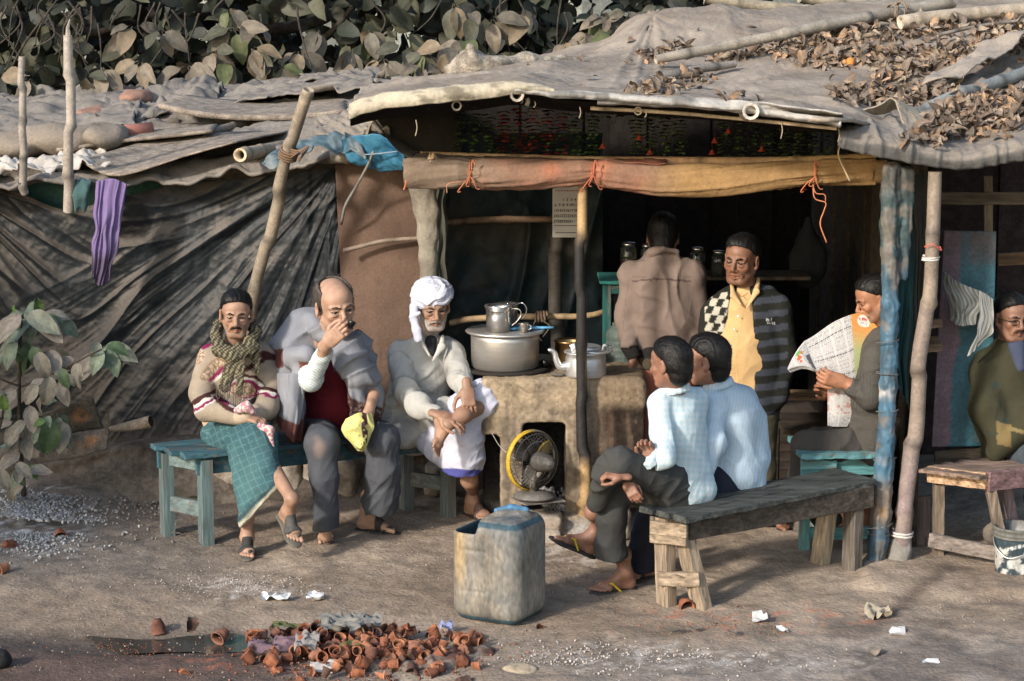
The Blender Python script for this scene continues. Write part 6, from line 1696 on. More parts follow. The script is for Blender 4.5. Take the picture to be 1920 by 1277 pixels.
def cups():
 cl = [(.27, .105, .058), (.21, .082, .05), (.34, .15, .085), (.15, .07, .052), (.24, .115, .078), (.10, .06, .048)]
 ms = [kulhad(k, False, cl[k % 6]) for k in range(9)]; bs = [kulhad(k + 20, True, cl[k % 6]) for k in range(6)]
 for i in range(285):
  x = 688 + RNG.normal(0, 78) + RNG.uniform(-120, 120); x = min(max(x, 476 + RNG.uniform(0, 30)), 905 - RNG.uniform(0, 30)); cy = 1224 + (x - 690) * .04
  y = cy + RNG.normal(0, 15) + RNG.uniform(-26, 26) + 4; y = min(max(y, 1174), 1290)
  k = math.exp(-((x - 690) / 170) ** 2 - ((y - cy) / 36) ** 2)
  p = G(x, y) + [0, 0, .012 + .042 * k * RNG.uniform(.3, 1.2)]
  R = euler(RNG.uniform(.4, 2.6) * RNG.choice([-1, 1]), RNG.uniform(-.6, .6), RNG.uniform(0, 6.28))
  br = RNG.random() < .42; me = bs[int(RNG.integers(0, 6))] if br else ms[int(RNG.integers(0, 9))]
  o = place('clay_cup', me, p, R, RNG.uniform(.65, 1.0))
  wh = ('left end' if x < 620 else 'middle' if x < 760 else 'right end') + ' of the roadside heap, ' + ('far side' if y < cy - 8 else 'near side' if y > cy + 14 else 'top')
  kd = 'broken' if br else 'whole'
  tag(o, kd + ' terracotta cup at the ' + wh, 'cup', kd + ' cups, ' + wh)
 for i, (x, y, rx, rz, lab) in enumerate([(112, 1003, 1.9, .3, 'terracotta cup lying on its side on the grey gravel'), (8, 1028, 2.0, 2.5, 'terracotta cup at the very left edge of the gravel, upper one'), (15, 1070, 1.7, 5.6, 'terracotta cup at the left edge below the gravel, mouth to the right'), (295, 1180, 3.0, 1, 'terracotta cup standing upside down in the puddle'), (424, 1192, 1.9, 5.7, 'terracotta cup tilted at the right end of the puddle'),
           (358, 1196, .3, 2, 'sunken cup bottom in the middle of the puddle'), (1280, 1136, 1.75, .3, 'terracotta cup rolled under the near end of the front bench'), (58, 918, 1.6, .8, 'old cup lying at the foot of the shrub'), (335, 1266, 2.4, 1.2, 'broken cup near the bottom edge left of the heap'), (1010, 1180, 2.6, 2, 'cup fragment at the foot of the cut jerrycan')]):
  o = place('clay_cup', bs[i % 6] if i in (8, 9, 5) else ms[i % 9], G(x, y) + [0, 0, .022 if i != 3 else .05], euler(rx, 0, rz), .8 if i == 9 else 1.12); tag(o, lab, 'cup')
 # rubbish among the cups
 V, F = [], []
 s = Sdf(.012)
 for k in range(26):
  x = 690 + RNG.normal(0, 100); p = G(x, 1230 + (x - 690) * .04 + RNG.normal(0, 16)); s.ell(p + [0, 0, .0], (.07, .06, .030), k=.03)
 V, F = s.mesh(); V = V + .012 * np.stack([vnoise(V * 30, 1), vnoise(V * 30, 2), vnoise(V * 30, 3)], 1)
 tag(obj('ash_mound', V, F, MUD, mix((.09, .05, .04), (.16, .13, .11), sstep(-.3, .4, fbm(V * 18, 3, 3)))), 'damp ash and dirt under the heap of clay cups', 'ash', kind='stuff')
 def scrap(x, y, w_, h_, c, lab, name='plastic_scrap', cat='litter', amp=.03, mat=PAPER, z=.06, seed=1):
  p = G(x, y); n = 22
  U, Vv = np.meshgrid(np.linspace(-.5, .5, n), np.linspace(-.5, .5, n), indexing='ij'); U, Vv = U.ravel(), Vv.ravel()
  V = np.stack([p[0] + U * w_ / 400, p[1] + Vv * h_ / 110, p[2] + z + 0 * U], 1)
  V += amp * np.stack([.4 * vnoise(V * 22, seed), .4 * vnoise(V * 22, seed + 1), ridge(1.4 * vnoise(V * 26, seed + 2), 1.4) - .4], 1)
  C = np.tile(np.asarray(c, float), (len(V), 1)) * (1 + .15 * vnoise(V * 60, seed + 5))[:, None]
  V[:, 2] = np.maximum(V[:, 2], .004)
  o = obj(name, V, gridfaces(n, n), mat, C); tag(o, lab, cat)
 scrap(515, 1127, 56, 10, (.62, .62, .60), 'crumpled white paper on the dirt, left of two', 'paper_scrap', z=.02, amp=.03, seed=4)
 scrap(592, 1126, 32, 12, (.62, .62, .62), 'crumpled white paper on the dirt, right of two', 'paper_scrap', z=.02, amp=.03, seed=9)
 scrap(640, 1208, 80, 26, (.20, .19, .17), 'grey wet plastic sheet crumpled on top of the cup heap', z=.10, seed=12, amp=.05); scrap(575, 1232, 42, 26, (.22, .20, .19), 'pale grey rag hanging over the front of the cup heap', z=.07, seed=14, amp=.04)
 scrap(690, 1205, 46, 18, (.17, .165, .155), 'grey crumpled wrapper near the middle of the cup heap', z=.10, seed=15, amp=.04); scrap(510, 1222, 80, 16, (.15, .10, .12), 'torn purplish net bag at the left end of the cup heap', z=.03, seed=17, amp=.05)
 scrap(606, 1258, 44, 14, (.40, .38, .36), 'grey white crumpled film in front of the cup heap', z=.02, seed=19); scrap(838, 1188, 24, 10, (.20, .22, .36), 'blue wrapper at the right end of the cup heap', z=.04, seed=21, amp=.03)
 scrap(540, 1192, 60, 10, (.10, .11, .045), 'dark green leaf lying on the left of the cup heap', 'leaf_scrap', 'leaf', z=.05, seed=22, amp=.02); scrap(665, 1236, 50, 8, (.11, .12, .05), 'green leaf in the front of the cup heap', 'leaf_scrap', 'leaf', z=.07, seed=23, amp=.02)
 scrap(1424, 1168, 30, 8, (.45, .45, .45), 'clear plastic cup crushed on the dirt, near the bench', z=.03, amp=.04, seed=24); scrap(1468, 1186, 22, 6, (.52, .55, .55), 'white scrap of paper right of the crushed plastic', z=.01, seed=25); scrap(1622, 1094, 16, 5, (.62, .64, .72), 'small white scrap beside the low slab', z=.01, seed=26, amp=.015)
 scrap(1683, 1192, 28, 8, (.42, .42, .44), 'crumpled clear film on the dirt at the right', z=.02, seed=27); scrap(1745, 1245, 30, 5, (.55, .55, .55), 'white strip on the dirt at the lower right', z=.01, seed=28, amp=.015); scrap(118, 953, 13, 8, (.55, .58, .72), 'tiny bluish paper scrap on the rubble', z=.02, seed=29, amp=.015); scrap(1645, 1158, 50, 16, (.30, .26, .20), 'frayed straw coloured leaf stalks on the dirt', 'straw_scrap', z=.03, seed=30, amp=.05)
 # gravel and crumbs
 src = []
 for k in range(5):
  mb = MB(); mb.ball((0, 0, 0), (1, .8, .55), (1, 1, 1), 6, 4); V = mb.V[0] + .25 * RNG.normal(0, 1, mb.V[0].shape) * .5
  F = np.array([f for f in mb.F]); src.append(make_mesh('grain', V, F, STONE, (1, 1, 1)))
 def grains(name, n, fx, col, r0, r1, lab, mat=STONE):
  it = []
  for i in range(n):
   x, y = fx(); it.append((int(RNG.integers(0, 5)), G(x, y) + [0, 0, .004 + max(0, .10 * (1 - x / 330.)) * (y < 1000) * (.9)], randrot(), RNG.uniform(r0, r1), np.array(col) * RNG.uniform(.6, 1.3)))
  tag(join_place(name, src, it, mat), lab, 'gravel', kind='stuff')
 grains('white_gravel', 1500, lambda: (abs(RNG.normal(0, 75)) - 6 + RNG.uniform(0, 40), 985 + RNG.normal(0, 26)), (.33, .325, .32), .004, .013, 'pale grey gravel heap at the left edge')
 grains('gravel', 900, lambda: (RNG.uniform(40, 330), 925 + RNG.normal(0, 40)), (.20, .18, .16), .004, .013, 'brown rubble along the foot of the plinth')
 grains('gravel', 1500, lambda: (RNG.uniform(-20, 1940), RNG.uniform(960, 1277)), (.27, .225, .19), .002, .006, 'fine grit scattered over the dirt ground')
 grains('white_gravel', 380, lambda: (450 + RNG.normal(0, 80), 1098 + RNG.normal(0, 14)), (.38, .35, .32), .002, .005, 'pale ash crumbs in front of the blue bench')
 grains('gravel', 700, lambda: (1200 + RNG.normal(0, 160), 1235 + RNG.normal(0, 16)), (.36, .32, .29), .002, .008, 'pale crumbs along the road edge')
 grains('terracotta_crumbs', 260, lambda: (1330 + RNG.normal(0, 100), 1172 + RNG.normal(0, 14)), (.26, .12, .075), .002, .006, 'orange clay crumbs below the front bench', CLAY)
 grains('terracotta_crumbs', 500, lambda: (690 + RNG.normal(0, 130), 1236 + RNG.normal(0, 24)), (.22, .10, .065), .003, .010, 'orange clay crumbs round the cup heap', CLAY)
 grains('terracotta_crumbs', 160, lambda: (240 + RNG.normal(0, 60), 1222 + RNG.normal(0, 12)), (.26, .11, .065), .0015, .004, 'orange clay dust below the puddle', CLAY)
 for i, (x, y, w_, lab) in enumerate([(975, 1258, .085, 'flat pale stone in the dirt right of the cup heap'), (905, 1272, .03, 'small stone at the bottom edge beside the cup heap'), (1570, 1068, .03, 'small grey lump at the foot of the front bench')]):
  q = Sdf(.008); q.ell(G(x, y), (w_, w_ * .8, w_ * .38), k=.01); V, F = q.mesh(); V = V + .006 * np.stack([vnoise(V * 30, 1), vnoise(V * 30, 2), vnoise(V * 30, 3)], 1); tag(obj('stone', V, F, STONE, (.30, .245, .18) if i < 2 else (.17, .165, .16)), lab, 'stone')
 mb = MB(); mb.lathe([(0, 0), (.02, .0), (.045, .03), (.05, .07), (.03, .09), (0, .1)], G(-8, 1250) + [0, 0, .0], 14, (.01, .01, .011), R=euler(.4, .6, 0)); tag(mb.build('black_object', RUBBER, smooth=True), 'black rounded thing just entering at the left bottom edge', 'object')
cups()
def jerrycan():
 t = thing('jerrycan', 'cut open worn blue and brown plastic jerrycan used as a bin, standing on the dirt', 'jerrycan', G(940, 1150))
 c = (G(868, 1140) + G(1010, 1132)) / 2; c = G(937, 1156)
 R = rotm((0, 0, 1), -.50)
 q = Sdf(.0075); hx, hy, H = .188, .172, .515
 q.box(c + [0, 0, H / 2], (hx, hy, H / 2), R, rd=.075, k=.01)
 loc = lambda x, y, z: c + R @ np.array([x, y, z])
 q.cap(loc(.02, -.02, H - .01), loc(.10, .05, H - .01), .038, .038, k=.02)
 # hollow and cut corner
 q.box(c + [0, 0, H / 2 + .0], (hx - .018, hy - .018, H / 2 - .018), R, rd=.06, k=.004, neg=True)
 q.box(loc(-.16, .0, H), (.125, .30, .075), R, rd=.02, k=.006, neg=True)
 for (a, b) in (((-.11, -hy, .36), (.02, -hy, .36)), ((-.11, -hy, .16), (.02, -hy, .16)), ((-.12, -hy, .17), (-.12, -hy, .35)), ((.03, -hy, .17), (.03, -hy, .35))):
  q.cap(loc(*a), loc(*b), .006, .006, k=.008, neg=True)
 V, F = q.mesh(); V = smooth_mesh(V, F, 1)
 L = (V - c) @ R; n = fbm(V * 6, 3, 4); n2 = fbm(V * [18, 18, 5], 5, 3)
 C = mix((.12, .11, .098), (.185, .165, .135), sstep(-.4, .5, n))
 C = mix(C, (.10, .10, .095), sstep(-.1, .5, n2) * .6)
 C = mix(C, (.075, .095, .115), .7 * sstep(.1, 1.1, n + .9 * np.exp(-((L[:, 0] - .10) / .09) ** 2) * sstep(.25, .5, L[:, 2]) - .25) * .8)
 C = mix(C, (.38, .26, .10), np.exp(-((L[:, 0] + .13) / .035) ** 2) * sstep(.1, .3, L[:, 2]) * (L[:, 1] < 0) * .5)
 C = mix(C, (.06, .055, .05), sstep(.06, .02, L[:, 2]) * .6)
 qq = np.maximum(np.abs(L[:, :2]) - [hx - .075, hy - .075], 0); inner = (np.hypot(qq[:, 0], qq[:, 1]) < .075 - .010) & (L[:, 2] < H - .015) & (L[:, 2] > .01)
 C = mix(C, (.035, .07, .09), inner * 1.0)
 obj('can_body', V, F, PLASTIC, C, t)
 q = Sdf(.006); q.chain([loc(.0, -.03, H + .018), loc(.06, .01, H + .034), loc(.12, .05, H + .02)], [.014, .016, .014], k=.01); V, F = q.mesh(); obj('handle', V, F, PLASTIC, (.06, .15, .26), t)
jerrycan()
def bucket():
 c = G(1903, 1078); t = thing('bucket', 'dark blue grey paint bucket with peeling white print beside the brown table', 'bucket', c)
 r0, r1, H = .098, .112, .265
 prof = [(0, 0), (r0, 0), (r0 + .003, .01), (r1, H - .06), (r1 + .008, H - .055), (r1 + .002, H - .048), (r1 + .009, H - .035), (r1 + .003, H - .028), (r1 + .012, H - .008), (r1 + .010, H), (r1 - .004, H - .002), (r0 - .006, .012), (0, .01)]
 mb = MB()
 Z = []
 for i in range(len(prof) - 1):
  a, b = prof[i], prof[i + 1]; n = 30 if i == 2 else 2
  Z += [(a[0] + (b[0] - a[0]) * k / n, a[1] + (b[1] - a[1]) * k / n) for k in range(n)]
 Z.append(prof[-1]); mb.lathe(Z, c, 90, (.03, .05, .065))
 V = mb.V[0] - c; an = np.degrees(np.arctan2(V[:, 1], V[:, 0])); z = V[:, 2]; n = fbm(V * 28, 3, 4)
 C = np.tile((.03, .048, .062), (len(V), 1)) * (1 + .2 * n)[:, None]
 C = mix(C, (.11, .11, .10), (z > H - .058) * 1.0)
 w_ = sstep(-.05, .25, n + .5 * np.exp(-((z - .095) / .05) ** 2) - .25) * (z < .17)
 C = mix(C, (.42, .42, .40), w_)
 leaf = np.hypot((an + 78) / 14, (z - .10) / .026) + .35 * np.abs(np.sin(np.arctan2(z - .10, (an + 78) / 600) * 2.5)); C = mix(C, (.035, .05, .06), sstep(1.05, .95, leaf))
 tx = (np.abs(z - .178 - .0006 * (an + 95)) < .010) & (an > -125) & (an < -72) & (np.sin(an * .95) + .8 * vnoise(np.stack([an * .5, z * 300, 0 * z], 1), 4) > -.1) & (vnoise(V * 260, 4) > -.5)
 C = mix(C, (.5, .5, .48), tx * .9)
 mb.C[0] = C; mb.build('bucket_body', PLASTIC, t, True)
 mb = MB(); mb.tube(poly([c + [-r1 - .008, 0, H - .06], c + [-r1 - .006, -.06, H - .10], c + [-.07, -.112, H - .145], c + [.0, -.125, H - .13], c + [.10, -.10, H - .10]], 30), .0035, 6, (.6, .6, .58)); mb.build('wire_handle', METAL, t, True)
 q = Sdf(.008); q.ell(W(1862, 1000, 11.7), (.05, .04, .06), k=.02); q.cap(W(1875, 985, 11.7), W(1915, 995, 11.7), .04, .03, k=.04); V, F = q.mesh(); V = wrinkle(V, F, q.axes, .02, 20, 12, 4)
 tag(obj('sack', V, F, CANVAS, (.14, .12, .10)), 'grey sack slumped in the dark behind the bucket', 'sack')
bucket()
# ================================================================== PEOPLE
class Person:
 def __init__(s, label, base, skin=(.27, .14, .085), group=None):
  s.root = thing('person', label, 'person', base, group)
  s.skin = np.array(skin); s.V, s.F, s.C, s.n = [], [], [], 0
 def addskin(s, V, F, C):
  s.V.append(V); s.F.append(F + s.n); s.C.append(C); s.n += len(V)
 def limb(s, pts, rs, h=.012, flat=None, tint=1.0):
  q = Sdf(h); q.chain([np.asarray(p) for p in pts], rs, k=.03, flat=flat)
  V, F = q.mesh()
  s.addskin(V, F, np.tile(s.skin * tint, (len(V), 1)) * (1 + .08 * fbm(V * 15, 3, 2))[:, None])
 def torso(s, pelvis, chest, neck, shl, shr):
  q = Sdf(.016)
  q.cap(pelvis, chest, .075, .075, k=.05); q.cap(chest, neck, .06, .05, k=.06); q.cap(shl, shr, .03, .03, k=.04)
  V, F = q.mesh(); s.addskin(V, F, np.tile(s.skin, (len(V), 1)))
 def finish(s):
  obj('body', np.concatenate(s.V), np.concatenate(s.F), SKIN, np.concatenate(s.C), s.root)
 def garment(s, name, q, col, mat=None, wr=None, smooth=1, label=None, post=None):
  V, F = q.mesh()
  if smooth: V = smooth_mesh(V, F, smooth)
  rest = V.copy()
  if wr:
   V = wrinkle(V, F, q.axes, **wr)
  if post is not None: V = post(V, F)
  c = col(rest, vnormals(V, F)) if callable(col) else np.asarray(col)
  o = obj(name, V, F, mat or CLOTH, c, s.root)
  if label: o['label'] = label
  return o
 # ---------------------------------------------------------------- head
 def head(s, c, yaw=0, pitch=0, roll=0, sc=1.0, neck=None, hair='short', hcol=(.007, .0065, .0065), brow=(.02, .016, .014), tache=None, beard=None, old=0.0, fat=1.0, mouth=0.0, fwd=None, eyes=True, gaze=0):
  f = np.array([math.sin(yaw), -math.cos(yaw), 0]) if fwd is None else nrm(fwd)
  f = f * math.cos(pitch) + np.array([0, 0, math.sin(pitch)])
  R = frame(f, (0, 0, 1))
  R = R @ rotm((0, 1, 0), roll)
  c = np.asarray(c, float)
  T = lambda p: c + R @ (np.array(p, float) * sc)
  q = Sdf(.0036)
  E = lambda p, r, R2=0, **k: q.ell(T(p), np.array(r) * sc, R @ rotm((0, 0, 1), -.35 * R2), **k)
  K = lambda a, b, ra, rb=None, **k: q.cap(T(a), T(b), ra * sc, (ra if rb is None else rb) * sc, **k)
  E((0, -.018, .035), (.074, .094, .080), k=.01)
  E((0, .022, -.030), (.058 * fat, .068, .080), k=.03)
  E((0, .040, .045), (.060, .052, .052), k=.03)
  K((-.022, .062, -.094), (.022, .062, -.094), .019, k=.025)
  for x in (-1, 1):
   K((x * .056 * fat, -.005, -.05), (x * .034 * fat, .045, -.088), .016, .014, k=.03)
   E((x * .040 * fat, .062, -.022), (.020, .018, .018), k=.02)
   K((x * .012, .091, .020), (x * .046, .072, .020), .009, k=.012)
   E((x * .031, .094, .001), (.0165, .016, .011), k=.012, neg=True)
   E((x * .033, .0835, -.013), (.013, .008, .006), k=.01)
   K((x * .018, .0850, .0062), (x * .045, .0775, .0046), .0046, k=.004)
   K((x * .020, .0835, -.0065), (x * .043, .077, -.0060), .0034, k=.005)
   E((x * .0125, .096, -.036), (.0085, .010, .0075), k=.006)
   K((x * .020, .088, -.040), (x * .036, .074, -.066), .005 + .002 * old, k=.016)
   # ear
   E((x * .080, -.008, -.004), (.009, .020, .034), R2=x, k=.006)
   E((x * .088, .002, -.002), (.006, .010, .019), k=.005, neg=True)
   K((x * .078, -.004, -.030), (x * .074, -.002, -.036), .008, k=.006)
   K((x * .002, .090, -.0575), (x * .021, .083, -.0605), .0052, .003, k=.006)
   K((x * .001, .088, -.070 - mouth), (x * .018, .081, -.0665 - mouth), .0062, .0035, k=.007)
  K((0, .088, .012), (0, .112, -.028), .0085, .0110, k=.012)
  E((0, .108, -.034), (.011, .009, .008), k=.008)
  K((-.018, .0865, -.0645 - mouth / 2), (.018, .0865, -.0645 - mouth / 2), .0014 + mouth * .5, k=.004, neg=True)
  nk = T((0, -.03, -.12)) if neck is None else np.asarray(neck, float)
  q.cap(T((0, -.022, -.055)), nk, .052 * sc, .056 * sc, k=.03)
  V, F = q.mesh()
  L = ((V - c) @ R) / sc
  x, y, z = L.T; ax = np.abs(x)
  skin = s.skin
  C = np.tile(skin, (len(V), 1)) * (1 + .10 * fbm(L * 40, 3, 2))[:, None]
  C = mix(C, skin * [1.15, .95, .9], sstep(.035, .0, np.hypot(ax - .045, z + .03)) * (y > .03) * .5)
  C = mix(C, skin * [1.1, .8, .72], sstep(.002, -.001, np.hypot(np.maximum(ax - .022, 0), z + .064 + mouth / 2) - .0085) * (y > .06))
  C = mix(C, skin * .55, sstep(.008, .003, np.hypot(np.maximum(ax - .019, 0), (z + .0645 + mouth / 2) * 2)) * (y > .06))
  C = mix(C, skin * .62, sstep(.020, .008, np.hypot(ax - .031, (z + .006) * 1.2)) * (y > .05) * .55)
  C = mix(C, skin * .8, sstep(.004, .0, np.abs(z - .045 - .004 * np.sin(x * 60))) * sstep(.05, .02, ax) * (y > .05) * old)
  C = mix(C, skin * .7, sstep(.006, .0, np.abs(ax - .0035 - .02 * sstep(.03, .0, z))) * sstep(.012, .02, z) * sstep(.035, .028, z) * (y > .07) * .7)
  if beard is not None:
   m = sstep(-.040, -.062, z - .25 * (.09 - y) * (y < .08)) * sstep(-.015, .01, y + .3 * (-.05 - z)) * sstep(.0, .010, np.hypot(np.maximum(ax - .021, 0), z + .064) - .004)
   C = mix(C, beard[0], np.clip(m * beard[1] * (.75 + .5 * vnoise(L * 220, 4)), 0, 1))
  C = mix(C, skin * .16, sstep(1.15, .75, np.hypot((ax - .0315) / .0175, (z - .001) / .0062)) * (y > .055) * (1.0 if eyes else 0))  # lash line and eye shadow painted dark into the skin around each eye
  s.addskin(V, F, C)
  s.hT, s.hR, s.hsc, s.hc = T, R, sc, c
  if eyes:
   for xx in (-1, 1):
    mb = MB(); rr = .0118 * sc
    mb.ball((0, 0, 0), 1, (.55, .50, .46), 22, 16)
    Vv = mb.V[0]; fw = nrm((gaze, 1, .0))
    d = Vv @ fw
    cc = mix((.20, .165, .145), (.008, .006, .004), sstep(.70, .76, d))
    obj('eye', T((xx * .031, .0752, .0)) + (Vv * rr) @ R.T, mb.F, EYE, cc, s.root)
    if hair != 'turban' or True:
     b = Sdf(.0026)
     pts = [T((xx * .012, .0985, .0185)), T((xx * .030, .0940, .0245)), T((xx * .048, .0770, .0195))]
     b.chain(pts, [.0036 * sc, .0042 * sc, .0024 * sc], k=.004)
     Vb, Fb = b.mesh(); Vb = Vb + .0008 * RNG.normal(0, 1, Vb.shape)
     obj('eyebrow', Vb, Fb, HAIR, brow, s.root)
  if tache is not None:
   b = Sdf(.0026)
   for xx in (-1, 1): b.chain([T((xx * .002, .0985, -.0475)), T((xx * .016, .0945, -.050)), T((xx * .029, .0840, -.0585))], [.0052 * sc, .0055 * sc, .003 * sc], k=.004)
   Vb, Fb = b.mesh(); Vb = Vb + .0009 * RNG.normal(0, 1, Vb.shape)
   obj('moustache', Vb, Fb, HAIR, tache, s.root)
  if hair == 'none' or hair == 'turban': return
  q = Sdf(.0042)
  E = lambda p, r, **k: q.ell(T(p), np.array(r) * sc, R, **k)
  CUT = lambda p, n, **k: q.cut(T(p), R @ np.array(n, float), **k)
  E((0, -.022, .040), (.083, .102, .088), k=.01)
  if hair in ('short', 'side', 'thick'):
   t = .010 if hair == 'thick' else .004
   E((0, -.0, .075), (.070, .082, .052 + t), k=.02)
   E((.02, .045, .088), (.040, .028, .022 + t), k=.02)
   E((0, -.062, -.02), (.060, .045, .055), k=.03)
   CUT((0, .086, .088), (0, .55, -.83), k=.006)
   CUT((0, .030, .0), (0, .97, -.22), k=.006, c=T((0, .06, -.02)), r=.075 * sc)
   zc = -.105 if hair == 'thick' else -.080
   if hair == 'thick': E((0, -.050, -.05), (.066, .056, .060), k=.03); E((0, -.03, .0), (.084, .075, .06), k=.02)
   CUT((0, 0, zc), (0, .25, -1), k=.008)
   q.ell(T((0, .070, -.03)), np.array((.085, .062, .085)) * sc, R, k=.006, neg=True)
   for xx in (-1, 1): E((xx * .090, -.000, -.010), (.024, .026, .040), k=.006, neg=True)
  elif hair == 'bald':
   E((0, .030, .10), (.066, .105, .085), k=.012, neg=True)
   CUT((0, .016, .0), (0, 1, -.1), k=.006)
   CUT((0, 0, -.06), (0, .25, -1), k=.008)
   E((0, -.07, -.01), (.066, .045, .05), k=.02)
   for xx in (-1, 1): E((xx * .090, -.002, -.010), (.024, .024, .040), k=.006, neg=True)
  V, F = q.mesh()
  L = ((V - c) @ R) / sc
  N = vnormals(V, F)
  st = ridge(1.5 * vnoise(np.stack([L[:, 0] * 85 + L[:, 2] * 25 + 3 * vnoise(L * 10, 3), L[:, 1] * 7, L[:, 2] * 9], 1), 5), 1.3) - .4
  st += .7 * (ridge(1.5 * vnoise(np.stack([L[:, 0] * 60 + L[:, 1] * 20, L[:, 1] * 14, L[:, 2] * 10], 1), 8), 1.3) - .4)
  V = V + N * (st * .0026 * sc)[:, None]
  rg = np.random.default_rng(int(abs(c[0]) * 999) + 3); S_ = rg.integers(0, len(V), 900)
  b0 = V[S_] + N[S_] * .001; cd = R @ np.array([.25, -.8, -.25]) if hair != 'bald' else R @ np.array([0, -.6, -.7])
  t_ = cd + .45 * rg.normal(0, 1, (900, 3)); t_ -= N[S_] * (t_ * N[S_]).sum(1)[:, None]; t_ /= np.linalg.norm(t_, axis=1)[:, None]
  ln = rg.uniform(.010, .026, 900)[:, None] * sc; wd_ = np.cross(t_, N[S_]) * .0011
  r0_, r1_, r2_ = b0, b0 + t_ * ln * .5 + N[S_] * .0022, b0 + t_ * ln + N[S_] * rg.uniform(.000, .005, 900)[:, None]
  Vs = np.stack([r0_ - wd_, r0_ + wd_, r1_ + wd_, r1_ - wd_, r2_ + wd_ * .3, r2_ - wd_ * .3], 1).reshape(-1, 3); ii = np.arange(900)[:, None] * 6
  o = obj('hair_strands', Vs, np.concatenate([ii + [0, 1, 2, 3], ii + [3, 2, 4, 5]]), HAIR, hcol, s.root); o['kind'] = 'stuff'
  obj('hair', V, F, HAIR, mix(hcol, np.array(hcol) * 1.4, sstep(.1, .7, st)), s.root)
 # ---------------------------------------------------------------- hand
 def hand(s, wrist, d, palm, curl=.5, side=1, sc=1.0, spread=.0, thumb=.5, curls=None, arm=None, tint=1.0):
  w = np.asarray(wrist, float); f = nrm(d); n = nrm(np.asarray(palm, float) - f * (np.asarray(palm, float) @ f)); t = np.cross(f, n) * side
  q = Sdf(.0036)
  R = np.stack([t, f, n], 1)
  q.box(w + (f * .050) * sc, np.array((.037, .046, .013)) * sc, R, rd=.012 * sc, k=.01)
  q.cap(w - f * .035 * sc, w + f * .03 * sc, .025 * sc, .027 * sc, k=.02, flat=(n, .72))
  if arm is not None: q.cap(np.asarray(arm, float), w, .034 * sc, .025 * sc, k=.02)
  for i in range(4):
   cu = curl if curls is None else curls[i]
   b = w + (f * (.090 - (.004, 0, .004, .013)[i]) + t * (.029 - .0195 * i)) * sc
   L = (.072, .080, .074, .058)[i] * sc
   p = b; sp = spread * (1.5 - i) * .16
   for j, (fr_, an) in enumerate(((.44, cu * 1.15), (.32, cu * 2.6), (.24, cu * 3.5))):
    dd = f * math.cos(an) + n * math.sin(an) + t * sp
    p2 = p + nrm(dd) * L * fr_
    q.cap(p, p2, (.0092, .0084, .0078)[j] * sc, (.0086, .0078, .0066)[j] * sc, k=.0035)
    p = p2
  b = w + (f * .022 + t * .026 + n * .006) * sc
  p1 = b + nrm(f * .55 + t * (.75 - thumb * .5) + n * (.15 + thumb * .6)) * .042 * sc
  p2 = p1 + nrm(f * .85 + t * (.35 - thumb * .6) + n * (.1 + thumb * .5)) * .032 * sc
  p3 = p2 + nrm(f * .9 + t * (.1 - thumb * .7) + n * (.1 + thumb * .4)) * .026 * sc
  q.cap(b, p1, .015 * sc, .0115 * sc, k=.01); q.cap(p1, p2, .0110 * sc, .0095 * sc, k=.004); q.cap(p2, p3, .0098 * sc, .0080 * sc, k=.003)
  V, F = q.mesh()
  C = np.tile(s.skin * tint, (len(V), 1)) * (1 + .12 * fbm(V * 50, 3, 2))[:, None]
  nails = sstep(.08, .11, np.linalg.norm(V - w, axis=1) / sc)
  C = mix(C, s.skin * tint * [1.25, 1.15, 1.1], nails * .3)
  s.addskin(V, F, C)
  return w + f * .09 * sc
 # ---------------------------------------------------------------- foot
 def foot(s, ankle, d, up=(0, 0, 1), sc=1.0, sandal=None, side=1, scol=(.045, .042, .038), shin=None, strapcol=None, tint=1.0, droop=0.0):
  a = np.asarray(ankle, float); f = nrm(d); u = nrm(np.asarray(up, float) - f * (np.asarray(up, float) @ f)); r = np.cross(f, u) * side   # r towards the big toe
  P = lambda x, y, z: a + (r * x + f * y + u * z) * sc
  def prims(q, g, toes=True):
   q.cap(P(0, -.005, .0), P(0, -.028, -.052), .030 * sc + g, .029 * sc + g, k=.02)
   q.cap(P(0, .0, -.01), P(.003, .085, -.052), .032 * sc + g, .020 * sc + g, k=.02)
   q.cap(P(0, -.02, -.055), P(0, .10, -.060), .026 * sc + g, .018 * sc + g, k=.02)
   q.cap(P(.022, .10, -.058), P(-.026, .085, -.060), .020 * sc + g, .016 * sc + g, k=.02)
   if toes:
    for i, (x, y, L, rr) in enumerate(((.027, .115, .040, .0125), (.009, .118, .030, .0092), (-.006, .112, .027, .0085), (-.019, .104, .024, .008), (-.031, .094, .020, .0075))):
     q.cap(P(x, y, -.062), P(x * 1.05, y + L, -.068), rr * sc + g, rr * .9 * sc + g, k=.004)
  q = Sdf(.004); prims(q, 0)
  if shin is not None: q.chain([np.asarray(shin, float), P(0, 0, .09), P(0, -.003, .0)], [.044 * sc, .031 * sc, .031 * sc], k=.03)
  V, F = q.mesh()
  L = (V - a) @ np.stack([r, f, u], 1)
  C = np.tile(s.skin * tint, (len(V), 1)) * (1 + .14 * fbm(V * 40, 3, 3))[:, None]
  C = mix(C, s.skin * 1.0 + [.10, .08, .07], sstep(-.055, -.075, L[:, 2] / sc) * .5)
  s.addskin(V, F, C)
